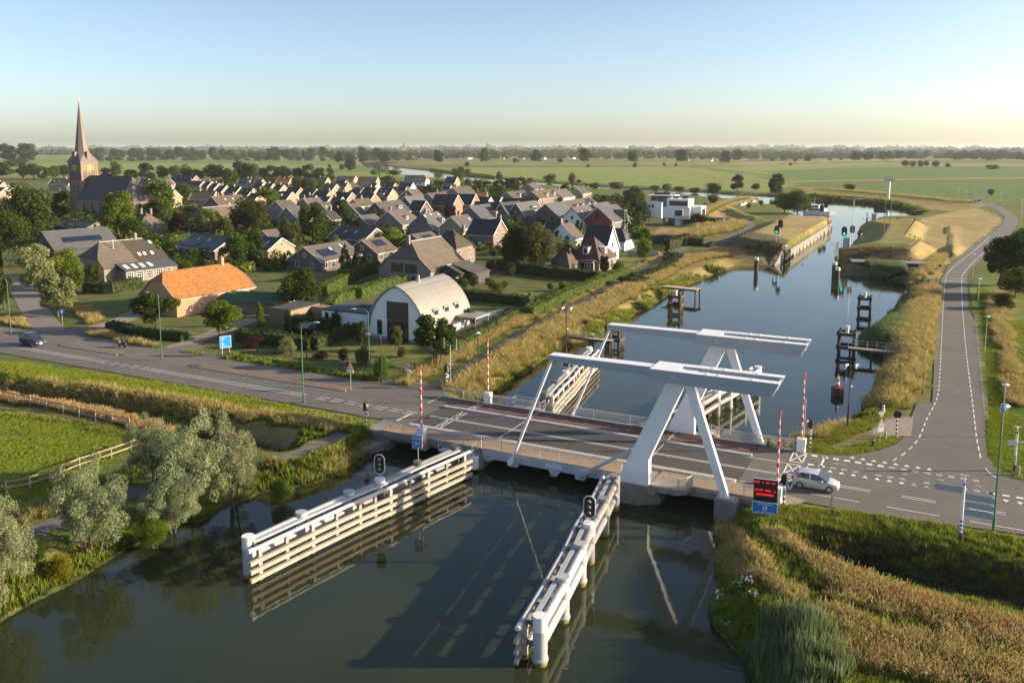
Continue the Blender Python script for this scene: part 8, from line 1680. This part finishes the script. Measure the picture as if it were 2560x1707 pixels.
# --- hedges
def hedge(label, pts, w, h, leaf, dens_=26, lf=.34, name="hedge", z0=None):
 pl = dens(np.array(pts), 1.2); rs = np.random.RandomState(len(label)); of = offset_line(pl, w * .82); k = len(pl)
 t = thing(name, label, "hedge", (pl[0][0], pl[0][1], 0)); b = MB(); o0 = np.array([pl[0][0], pl[0][1]])
 zz_ = [hz(x, y) for x, y in pl]; hv = [h * (1 + .06 * math.sin(i * 1.7) + rs.uniform(-.04, .04)) for i in range(k)]
 Lf = [of[i] - o0 for i in range(k)]; Rt = [of[2 * k - 1 - i] - o0 for i in range(k)]
 for i in range(k - 1):
  a0, a1, c0, c1 = Lf[i], Lf[i + 1], Rt[i], Rt[i + 1]; z0_, z1_ = zz_[i], zz_[i + 1]; h0, h1 = z0_ + hv[i] * .88, z1_ + hv[i + 1] * .88
  b.face([(*c0, z0_ - .3), (*c1, z1_ - .3), (*c1, h1), (*c0, h0)]); b.face([(*a1, z1_ - .3), (*a0, z0_ - .3), (*a0, h0), (*a1, h1)]); b.face([(*c0, h0), (*c1, h1), (*a1, h1), (*a0, h0)])
 for i in (0, k - 1): b.face([(*Lf[i], zz_[i] - .3), (*Rt[i], zz_[i] - .3), (*Rt[i], zz_[i] + hv[i] * .88), (*Lf[i], zz_[i] + hv[i] * .88)])
 b.build("stems", M['hedge_core'], t)
 L_ = np.r_[0, np.cumsum(np.linalg.norm(np.diff(pl, axis=0), axis=1))]; n = int(L_[-1] * (2 * h + w) * dens_ / 2.2) + 40
 u = rs.uniform(0, L_[-1], n); x = np.interp(u, L_, pl[:, 0]); y = np.interp(u, L_, pl[:, 1]); zg = np.interp(u, L_, zz_); hh = np.interp(u, L_, hv)
 i = np.clip(np.searchsorted(L_, u) - 1, 0, k - 2); d = (pl[i + 1] - pl[i]) / (np.linalg.norm(pl[i + 1] - pl[i], axis=1)[:, None] + 1e-9); nx = np.stack([-d[:, 1], d[:, 0]], 1)
 f = rs.uniform(0, 2 * h + w, n); side = np.where(f < h, -1., np.where(f < h + w, 0, 1)); v = np.where(f < h, f, np.where(f < h + w, f - h, f - h - w))
 off = np.where(side == 0, (v - w / 2), side * w / 2) + rs.normal(0, .06, n); zc = np.where(side == 0, hh, np.minimum(v, hh)) + rs.normal(0, .06, n) + zg
 P = np.stack([x + nx[:, 0] * off - o0[0], y + nx[:, 1] * off - o0[1], zc], 1); Nn = np.stack([nx[:, 0] * side, nx[:, 1] * side, (side == 0) * 1.0], 1) + rs.normal(0, .45, (n, 3))
 for e, sg in ((0, -1), (k - 1, 1)):
  dv = pl[min(e + 1, k - 1)] - pl[max(e - 1, 0)]; dv = dv / np.linalg.norm(dv); pv = np.array([-dv[1], dv[0]]); m_ = int(w * h * dens_ * 1.2); uu, vv = rs.uniform(-w / 2, w / 2, m_), rs.uniform(0, hv[e], m_)
  c_ = pl[e] - o0 + pv * uu[:, None] + dv * sg * rs.uniform(.02, .2, (m_, 1)); P = np.concatenate([P, np.column_stack([c_, vv + zz_[e]])]); Nn = np.concatenate([Nn, np.column_stack([np.tile(dv * sg, (m_, 1)), np.zeros(m_)]) + rs.normal(0, .45, (m_, 3))])
 link("leaves", cards("leaves", P, Nn, lf, .7, LF[leaf], rs=rs), t); return t
M['hedge_core'] = mat('hedge_core', (.03, .045, .012), .95, var=.3)
hp_ = lambda t, *p: [tuple(GQ(t, x, y))[:2] for x, y in p]
hedge("long dark clipped hedge behind the arched house", hp_(3, (20, 1440), (300, 1475), (620, 1510), (900, 1540)), 1.6, 2.1, 'hedge'); hedge("dark hedge in front of the red tiled house", hp_(3, (450, 1195), (750, 1235), (1050, 1270), (1340, 1300)), 1.8, 2.6, 'hedge')
hedge("bright laurel hedge along the towpath gardens", hp_(3, (720, 1620), (900, 1530), (1150, 1410), (1400, 1310), (1580, 1245)), 2.0, 2.0, 'laurel'); hedge("clipped hedge running along the towpath beside the pool", hp_(6, (2020, 1010), (2200, 910), (2420, 780), (2600, 690)), 1.8, 1.7, 'hedge')
hedge("yew hedge curving round the lawn", hp_(3, (1640, 1280), (1760, 1275), (1900, 1215), (2010, 1150), (2060, 1100), (2010, 1080)), 2.6, 1.5, 'conifer'); hedge("low clipped mound at the lawn hedge corner", hp_(3, (1600, 1330), (1720, 1310)), 4.5, 1.6, 'conifer')
hedge("tall trimmed hedge at the lawn end by the lane", hp_(3, (1950, 1010), (2050, 985), (2130, 950)), 2.2, 3.0, 'hedge'); hedge("hedge along the far side of the lawn", hp_(3, (1700, 1035), (1930, 1020)), 1.5, 1.6, 'hedge')
hedge("clipped front hedge before the parked black car", hp_(6, (130, 905), (450, 930), (780, 975)), 2.0, 1.9, 'hedge'); hedge("yellow-lit hedge return beside the lawn", hp_(6, (790, 975), (900, 935), (1150, 845)), 2.2, 1.9, 'hedge'); hedge("dark hedge behind the black car", hp_(6, (620, 780), (960, 800)), 1.5, 2.0, 'hedge')
hedge("bright laurel hedge left of the courtyard drive", hp_(6, (890, 500), (980, 450), (1095, 385)), 1.8, 2.4, 'laurel'); hedge("dark hedge at the upper end of the courtyard drive", hp_(6, (1100, 385), (1220, 330), (1350, 290)), 2.2, 3.0, 'hedge'); hedge("bright laurel hedge right of the courtyard drive", hp_(6, (1190, 520), (1400, 450), (1600, 400)), 2.4, 2.2, 'laurel'); hedge("yellow-green hedge behind the white annex", hp_(6, (950, 640), (1010, 560), (1180, 510)), 1.8, 2.0, 'laurel')
hedge("garden hedge behind the barn yard", hp_(5, (760, 620), (1000, 620), (1240, 570)), 2.2, 2.4, 'hedge'); hedge("low dark hedge at the barn drive", hp_(5, (990, 930), (1200, 985), (1400, 1020), (1640, 1040)), 1.8, 1.3, 'hedge'); hedge("hedge in front of the solar bungalow with awning", hp_('A', (640, 1440), (960, 1430)), 2.4, 1.8, 'hedge'); hedge("tall garden hedge behind the solar bungalow", hp_('A', (20, 1290), (240, 1220), (430, 1180)), 3.0, 3.2, 'hedge')
hedge("hedge around the villa garden", hp_('V', (940, 940), (1300, 950), (1640, 980)), 2.4, 3.0, 'hedge'); hedge("hedge right of the villa shed", hp_('V', (1640, 980), (1760, 950)), 2.0, 3.0, 'hedge'); hedge("reed hedge beside the dike lane", hp_(4, (430, 830), (560, 835)), 3.5, 2.6, 'mid'); hedge("low box hedge by the dike path", hp_(4, (600, 850), (660, 830)), 1.8, 1.2, 'hedge')
hedge("tall dark hedge left of the flagpole", hp_(5, (0, 400), (150, 380), (330, 330)), 3.0, 5.0, 'dark'); hedge("hedge on the bowling lawn edge before the pavilion", hp_(3, (980, 1150), (1100, 1165)), 1.5, 1.6, 'hedge')
# --- grasses: tufts set out over banks and verges
def tuft(name, n, h, spread, w, lean, mtl, seed, head=False):
 rs = np.random.RandomState(seed); b = MB()
 for i in range(n):
  a = rs.uniform(0, 6.28); r = spread * math.sqrt(rs.rand()); x, y = r * math.cos(a), r * math.sin(a); hh = h * rs.uniform(.55, 1.15); la = rs.uniform(0, 6.28); l = lean * rs.uniform(.2, 1.3) * hh
  dx, dy = math.cos(la) * l, math.sin(la) * l; px, py = -math.sin(a + 1) * w / 2, math.cos(a + 1) * w / 2
  m1 = (x + dx * .35, y + dy * .35, hh * .55); t_ = (x + dx, y + dy, hh)
  b.face([(x - px, y - py, -.15), (x + px, y + py, -.15), (m1[0] + px * .8, m1[1] + py * .8, m1[2]), (m1[0] - px * .8, m1[1] - py * .8, m1[2])])
  if head: b.face([(m1[0] - px * .5, m1[1] - py * .5, m1[2]), (m1[0] + px * .5, m1[1] + py * .5, m1[2]), (t_[0] + px * 1.1, t_[1] + py * 1.1, t_[2] * .9), (t_[0], t_[1], t_[2]), (t_[0] - px * 1.1, t_[1] - py * 1.1, t_[2] * .9)])
  else: b.face([(m1[0] - px * .8, m1[1] - py * .8, m1[2]), (m1[0] + px * .8, m1[1] + py * .8, m1[2]), t_])
 return bpy.data.objects.new(name, b.mesh(name, mtl))
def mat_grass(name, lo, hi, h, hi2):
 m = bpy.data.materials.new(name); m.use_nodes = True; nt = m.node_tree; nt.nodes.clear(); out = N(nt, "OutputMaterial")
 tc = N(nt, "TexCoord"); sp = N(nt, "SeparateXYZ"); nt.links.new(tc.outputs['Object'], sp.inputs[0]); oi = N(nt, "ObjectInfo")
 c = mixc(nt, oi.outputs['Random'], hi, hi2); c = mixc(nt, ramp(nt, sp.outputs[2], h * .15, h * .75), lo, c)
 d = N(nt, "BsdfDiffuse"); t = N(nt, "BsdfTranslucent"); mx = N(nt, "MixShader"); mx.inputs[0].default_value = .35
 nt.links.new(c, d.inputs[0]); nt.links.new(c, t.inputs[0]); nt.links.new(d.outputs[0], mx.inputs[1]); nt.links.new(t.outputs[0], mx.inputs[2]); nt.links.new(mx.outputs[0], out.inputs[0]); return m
GR = {
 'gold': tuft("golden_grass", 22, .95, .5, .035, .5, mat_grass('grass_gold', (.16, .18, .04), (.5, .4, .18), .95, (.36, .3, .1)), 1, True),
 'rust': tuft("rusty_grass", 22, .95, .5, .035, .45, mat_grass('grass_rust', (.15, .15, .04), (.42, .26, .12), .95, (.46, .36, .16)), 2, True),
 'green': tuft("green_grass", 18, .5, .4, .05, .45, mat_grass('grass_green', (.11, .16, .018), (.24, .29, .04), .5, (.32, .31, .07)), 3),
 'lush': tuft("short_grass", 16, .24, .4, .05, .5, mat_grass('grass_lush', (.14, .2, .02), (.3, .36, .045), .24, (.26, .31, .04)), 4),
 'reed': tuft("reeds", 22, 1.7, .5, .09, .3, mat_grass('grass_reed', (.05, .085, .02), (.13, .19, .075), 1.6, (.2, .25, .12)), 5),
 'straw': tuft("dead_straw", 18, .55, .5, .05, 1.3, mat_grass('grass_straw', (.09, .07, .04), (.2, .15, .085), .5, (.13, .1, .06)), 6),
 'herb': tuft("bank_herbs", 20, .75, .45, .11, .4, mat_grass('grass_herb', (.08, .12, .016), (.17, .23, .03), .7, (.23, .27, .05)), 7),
}
fb = MB(); frs = random.Random(2)
for i in range(7):
 x, y, h_ = frs.uniform(-.45, .45), frs.uniform(-.45, .45), frs.uniform(.6, 1.0); fb.mat(1); fb.beam((x, y, -.1), (x, y, h_), .02, .02); fb.mat(0); fb.cyl((x, y, h_), (x + .02, y, h_ + .03), .1, .12, n=7)
GR['flower'] = bpy.data.objects.new("white_umbels", fb.mesh("white_umbels", [mat('petal_white', (.75, .73, .65), .8), mat('flower_stem', (.1, .16, .03), .8)]))
GPTS = {k: [] for k in GR}
def scatter(kind, pl, dens_, sc=(.8, 1.25), seed=0, clump=.5, hmin=WL + .12, hmax=9):
 if sc == (.8, 1.25): sc = (.5, .95); dens_ *= 1.7
 pl = np.asarray(pl); rs = np.random.RandomState(seed + 100); lo, hi = pl.min(0), pl.max(0); n = int((hi - lo).prod() * dens_); P = rs.uniform(lo, hi, (n, 2))
 P = P[sdist(P, pl) + (vnoise(P, .45, seed + 3) - .5) * 1.6 < 0]
 if clump: P = P[vnoise(P, .3, seed + 9) * .6 + vnoise(P, .9, seed + 5) * .4 > rs.uniform(clump - .35, clump + .2, len(P))]
 for rp in hard + path_polys:
  i = near(P, rp, 1)
  if len(i): d = np.full(len(P), 9.); d[i] = sdist(P[i], rp); P = P[d > .25]
 if len(P) == 0: return
 h = height(P); ok = (h > hmin) & (h < hmax); P, h = P[ok], h[ok]
 GPTS[kind].append(np.column_stack([P, h, rs.uniform(*sc, len(P)), rs.uniform(0, 6.28, len(P))]))
def band(kind, pts, w, dens_, **k): scatter(kind, offset_line(chaik(pts), w), dens_, **k)
S_ = polyS
rb = poly(8, [(100, 500), (250, 470), (430, 440), (560, 470), (900, 480), (1400, 560), (2200, 690), (2300, 800), (2300, 1700), (300, 1700), (60, 1150), (80, 900)])
scatter('green', rb, 7, seed=1, clump=.35); scatter('herb', rb, 3, seed=2, clump=.55)
vg = poly(8, [(250, 470), (430, 440), (560, 470), (900, 470), (1400, 560), (2200, 680), (2200, 790), (1750, 720), (1300, 640), (900, 600), (500, 600), (350, 640)])
scatter('lush', vg, 16, seed=3, clump=.25); scatter('green', vg, 3, seed=4)
band('gold', poly(8, [(230, 520), (300, 640), (330, 760), (420, 850), (560, 960), (700, 1060)]), 2.6, 14, seed=5, clump=.25); band('gold', poly(8, [(560, 650), (700, 780), (830, 870), (1000, 950), (1200, 1010)]), 1.8, 20, seed=6, clump=.2)
band('rust', poly(8, [(950, 960), (1100, 1010), (1400, 1085), (1700, 1160), (2150, 1300), (2400, 1380)]), 2.4, 16, seed=7, clump=.2); band('gold', poly(8, [(900, 990), (1200, 1090), (1700, 1210), (2150, 1340)]), 2.4, 8, seed=8)
band('gold', poly(8, [(800, 1150), (1000, 1290), (1300, 1420), (1700, 1480), (2200, 1560)]), 4.5, 8, seed=9, clump=.4); band('rust', poly(8, [(1100, 1420), (1500, 1540), (2000, 1600)]), 3.5, 7, seed=10, clump=.4); band('gold', poly(8, [(1300, 1290), (1700, 1370), (2200, 1450)]), 2.5, 7, seed=31, clump=.45)
scatter('reed', poly(8, [(330, 1230), (520, 1130), (760, 1180), (940, 1330), (1020, 1480), (1000, 1640), (420, 1700), (330, 1450)]), 9, sc=(.6, 1.0), seed=11, clump=.25)
scatter('herb', poly(8, [(90, 900), (250, 850), (420, 1000), (560, 1130), (330, 1240), (110, 1150)]), 10, seed=12, clump=.25); band('reed', poly(8, [(115, 760), (95, 950), (90, 1130), (250, 1300), (330, 1440), (370, 1650)]), 1.4, 6, sc=(.4, .75), seed=13)
scatter('flower', poly(8, [(90, 900), (300, 850), (450, 1050), (330, 1240), (110, 1150)]), .5, seed=14, clump=.4)
scatter('straw', poly(8, [(650, 640), (900, 600), (1300, 660), (1750, 750), (2200, 830), (2300, 1050), (1700, 980), (1300, 880), (900, 800), (750, 760)]), 9, seed=15, clump=.2); scatter('lush', poly(8, [(860, 790), (1300, 880), (1700, 975), (2200, 1060), (2200, 1000), (1500, 880), (900, 740)]), 4, seed=16)
lb = S_([(0, 1568), (83, 1518), (191, 1460), (257, 1422), (340, 1377), (414, 1344), (460, 1315), (580, 1265), (670, 1239), (788, 1212), (888, 1178), (944, 1142), (990, 1112), (960, 1065), (900, 1062), (860, 1085), (700, 1150), (560, 1215), (400, 1262), (250, 1330), (100, 1400), (-60, 1480), (-80, 1600)], 0)
scatter('herb', lb, 9, seed=20, clump=.25); scatter('green', lb, 7, seed=21, clump=.3); band('gold', S_([(640, 1225), (760, 1190), (850, 1140), (920, 1100), (950, 1080)]), 3, 9, seed=22, clump=.35); band('rust', S_([(640, 1180), (720, 1150), (790, 1112)]), 1.6, 9, seed=23)
scatter('flower', S_([(40, 1530), (191, 1455), (340, 1375), (440, 1318), (420, 1300), (300, 1350), (150, 1430), (20, 1500)]), 4, seed=24, clump=.2); band('reed', S_([(-60, 1590), (60, 1525), (170, 1465)]), 1.6, 9, sc=(.5, .8), seed=25)
band('gold', S_([(0, 1330), (120, 1280), (260, 1235)]), 2.0, 8, seed=26); band('herb', S_([(60, 1290), (160, 1265), (300, 1200), (400, 1150)]), 3, 6, seed=27)
scatter('lush', S_([(-60, 1050), (0, 1030), (330, 1085), (360, 1120), (200, 1200), (30, 1275), (-80, 1300)]), 9, seed=30, clump=.3)
band('gold', S_([(-60, 955), (0, 950), (150, 968), (330, 990), (560, 1030), (740, 1050), (860, 1075)]), 2.6, 9, seed=32, clump=.3); band('green', S_([(-60, 935), (0, 935), (300, 975), (560, 1025), (860, 1065)]), 4, 7, seed=33, clump=.35); band('lush', S_([(-60, 912), (0, 912), (300, 950), (560, 995), (860, 1052)]), 3.0, 14, seed=34, clump=.25)
band('rust', S_([(-60, 992), (0, 998), (150, 1018), (330, 1056), (420, 1085)]), 1.6, 16, seed=35, clump=.2); band('straw', S_([(-60, 968), (0, 972), (150, 992), (330, 1022), (560, 1075), (700, 1110)]), 2.4, 9, seed=36, clump=.2); band('herb', S_([(560, 1085), (680, 1110), (800, 1080), (880, 1075)]), 3, 6, seed=37); band('green', S_([(0, 1035), (200, 1060), (330, 1090)]), 1.2, 10, seed=38)
band('green', S_([(-20, 800), (60, 812), (130, 850)][:0] + [(450, 880), (560, 905), (700, 935), (800, 955), (900, 975), (990, 985)]), 2.2, 8, seed=40, clump=.3); band('herb', S_([(560, 890), (700, 915), (820, 938), (950, 950)]), 3.0, 5, seed=41); band('gold', S_([(210, 830), (290, 845), (380, 870)]), 2.5, 8, seed=42); band('gold', S_([(0, 790), (60, 810), (110, 830)]), 5, 6, seed=43); band('gold', S_([(175, 760), (215, 785), (250, 810)]), 2.5, 8, seed=44)
band('gold', S_([(980, 975), (1040, 945), (1110, 910), (1180, 870), (1250, 830), (1330, 790)]), 2.6, 8, seed=45, clump=.3)
band('gold', S_([(1130, 975), (1190, 935), (1280, 880), (1370, 830), (1480, 780), (1560, 735), (1640, 690), (1720, 650), (1800, 640)]), 5.5, 7, sc=(.9, 1.4), seed=50, clump=.35); band('green', S_([(1200, 985), (1290, 930), (1380, 880), (1480, 820), (1590, 770), (1680, 710), (1760, 680), (1900, 660)]), 5, 5, sc=(1, 1.6), seed=51, clump=.4); band('herb', S_([(1240, 990), (1300, 945), (1350, 912), (1440, 860), (1520, 835), (1590, 790), (1650, 755), (1740, 706), (1850, 664), (1925, 660)]), 2.0, 7, sc=(1, 1.7), seed=52, clump=.3); band('gold', S_([(1180, 910), (1270, 852), (1350, 803), (1480, 738), (1575, 683), (1650, 640)]), 1.6, 7, seed=53)
band('lush', S_([(2000, 1128), (2060, 1125), (2130, 1132), (2200, 1120), (2260, 1100)]), 2.4, 16, seed=60, clump=.25); band('gold', S_([(1930, 1112), (2000, 1095), (2060, 1075), (2110, 1050)]), 1.6, 10, seed=61); band('green', S_([(2010, 1115), (2090, 1085), (2170, 1045), (2230, 1010), (2280, 1015)]), 3.5, 8, seed=62)
band('gold', S_([(2180, 1010), (2240, 960), (2270, 900), (2290, 830), (2310, 770), (2320, 720)]), 4.5, 9, sc=(1, 1.5), seed=63, clump=.3); band('gold', S_([(2210, 940), (2240, 890), (2260, 830)]), 4, 6, sc=(1, 1.5), seed=64); band('herb', S_([(2160, 1035), (2190, 970), (2215, 920), (2215, 890)]), 2.2, 8, sc=(.9, 1.3), seed=65)
scatter('reed', S_([(2145, 850), (2215, 810), (2258, 740), (2275, 745), (2260, 830), (2215, 880), (2165, 868)], -1.2), 7, sc=(.7, 1.1), seed=66, clump=.2, hmin=-2.6); scatter('reed', S_([(2165, 680), (2260, 685), (2262, 698), (2180, 696)], -1.6), 6, sc=(.9, 1.3), seed=67, clump=.2, hmin=-3)
band('lush', S_([(2333, 1000), (2338, 900), (2343, 800), (2346, 720)]), 1.0, 14, seed=68); band('lush', S_([(2475, 1140), (2468, 1000), (2458, 900), (2450, 800), (2440, 720)]), 4, 9, seed=69, clump=.3); band('gold', S_([(2548, 1020), (2530, 940), (2508, 850), (2490, 790), (2478, 740)]), 2.2, 9, seed=70); scatter('lush', S_([(2450, 800), (2560, 800), (2640, 1200), (2500, 1185), (2470, 1100)]), 6, seed=71, clump=.35)
band('gold', S_([(2265, 700), (2300, 690), (2330, 670), (2350, 640)]), 3, 4, sc=(1, 1.6), seed=72)
band('gold', S_([(1640, 600), (1720, 590), (1790, 580), (1840, 560)]), 12, 1.6, sc=(1.5, 2.4), seed=80, clump=.35); band('gold', S_([(1740, 555), (1775, 530), (1840, 505), (1895, 490)]), 6, 1.6, sc=(1.4, 2.2), seed=81); band('straw', S_([(1780, 640), (1860, 622), (1940, 640)]), 10, 1.2, sc=(1.2, 2), seed=82); band('herb', S_([(1780, 668), (1860, 655), (1930, 655)]), 4, 1.6, sc=(2, 3), seed=83); band('straw', S_([(2110, 655), (2200, 650), (2270, 660)]), 12, 1.0, sc=(1.2, 2), seed=84); band('herb', S_([(2100, 685), (2170, 690)]), 4, 1.6, sc=(1.6, 2.4), seed=85)
band('herb', S_([(2020, 488), (2100, 495), (2200, 503), (2260, 515), (2295, 530)]), 9, .7, sc=(1.5, 2.8), seed=86, clump=.2); band('herb', S_([(1080, 423), (1238, 442), (1400, 458), (1614, 470), (1800, 481), (1908, 487)]), 7, .3, sc=(1.6, 3), seed=87, clump=.3); band('gold', S_([(2040, 476), (2200, 488), (2330, 502), (2430, 512)]), 12, .35, sc=(1.2, 2), seed=88, clump=.3)
names = {'gold': "golden_grass", 'rust': "rusty_grass", 'green': "green_grass", 'lush': "short_grass", 'reed': "reeds", 'straw': "dead_straw", 'herb': "bank_herbs", 'flower': "white_flowers"}
def gn_instances(name, pts, proto):
 me = bpy.data.meshes.new(name); n = len(pts); me.vertices.add(n); me.vertices.foreach_set('co', pts[:, :3].astype(np.float32).ravel())
 for k, j in (('size', 3), ('turn', 4)):
  a = me.attributes.new(k, 'FLOAT', 'POINT'); a.data.foreach_set('value', pts[:, j].astype(np.float32))
 o = link(name, me); ng = bpy.data.node_groups.new(name, 'GeometryNodeTree')
 ng.interface.new_socket("Geometry", in_out='INPUT', socket_type='NodeSocketGeometry'); ng.interface.new_socket("Geometry", in_out='OUTPUT', socket_type='NodeSocketGeometry')
 gi = ng.nodes.new("NodeGroupInput"); go = ng.nodes.new("NodeGroupOutput"); ip = ng.nodes.new("GeometryNodeInstanceOnPoints"); ob = ng.nodes.new("GeometryNodeObjectInfo"); ob.inputs['Object'].default_value = proto; ob.inputs['As Instance'].default_value = True
 s = ng.nodes.new("GeometryNodeInputNamedAttribute"); s.data_type = 'FLOAT'; s.inputs['Name'].default_value = 'size'; r = ng.nodes.new("GeometryNodeInputNamedAttribute"); r.data_type = 'FLOAT'; r.inputs['Name'].default_value = 'turn'
 cx = ng.nodes.new("ShaderNodeCombineXYZ"); L_ = ng.links.new
 L_(gi.outputs[0], ip.inputs['Points']); L_(ob.outputs['Geometry'], ip.inputs['Instance']); L_(r.outputs[0], cx.inputs[2]); L_(cx.outputs[0], ip.inputs['Rotation']); L_(s.outputs[0], ip.inputs['Scale']); L_(ip.outputs[0], go.inputs[0])
 md = o.modifiers.new("instances", 'NODES'); md.node_group = ng; tag(o, kind='stuff'); return o
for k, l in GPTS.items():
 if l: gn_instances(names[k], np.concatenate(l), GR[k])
# ------------------------------------------------------------------ pieces that only share a mesh become objects of their own
SPL = {'bracket', 'expansion_joint', 'pier_head', 'lifting_eye', 'leg', 'legs', 'roof_panel', 'lamp_head', 'camera', 'boom_lamp', 'hood', 'abutment', 'louvre', 'window_band', 'annex_roof', 'string_course', 'hull'}
for o in [o for o in bpy.data.objects if o.type == 'MESH' and o.name.split('.')[0] in SPL]:
 me = o.data; n = len(me.vertices); root = list(range(n))
 def fd(i):
  while root[i] != i: root[i] = root[root[i]]; i = root[i]
  return i
 for p in me.polygons:
  for v in p.vertices[1:]: root[fd(v)] = fd(p.vertices[0])
 cen = {}
 for v in me.vertices: cen.setdefault(fd(v.index), []).append(v.co)
 bb = {k: (Vector(min(c[i] for c in vs) for i in range(3)), Vector(max(c[i] for c in vs) for i in range(3))) for k, vs in cen.items()}
 gid = {k: k for k in bb}; ks = list(bb)
 for i, a in enumerate(ks):
  for b_ in ks[:i]:
   if all(bb[a][0][q] <= bb[b_][1][q] + .03 and bb[b_][0][q] <= bb[a][1][q] + .03 for q in range(3)):
    ga, gb = gid[a], gid[b_]
    for k in ks:
     if gid[k] == ga: gid[k] = gb
 gs_ = sorted(set(gid.values()))
 if len(gs_) < 2: continue
 for g in gs_[1:] + gs_[:1]:
  mb = MB()
  for p in me.polygons:
   if gid[fd(p.vertices[0])] == g: mb.mat(p.material_index); mb.face([me.vertices[v].co for v in p.vertices])
  nm2 = mb.mesh(me.name, list(me.materials))
  if g == gs_[0]: o.data = nm2
  else:
   c = o.copy(); c.data = nm2; COL.objects.link(c)
# ------------------------------------------------------------------ haze
hzm = bpy.data.materials.new("haze"); hzm.use_nodes = True; nt = hzm.node_tree; nt.nodes.clear()
out = N(nt, "OutputMaterial"); pv = N(nt, "VolumePrincipled"); pv.inputs['Color'].default_value = (.86, .93, 1.0, 1); pv.inputs['Density'].default_value = HAZE; pv.inputs['Anisotropy'].default_value = .2
nt.links.new(pv.outputs[0], out.inputs['Volume'])
hb = MB(); hb.box(-9000, 9000, -200, 12500, -7, 70); tag(hb.build("haze", hzm), kind='stuff')
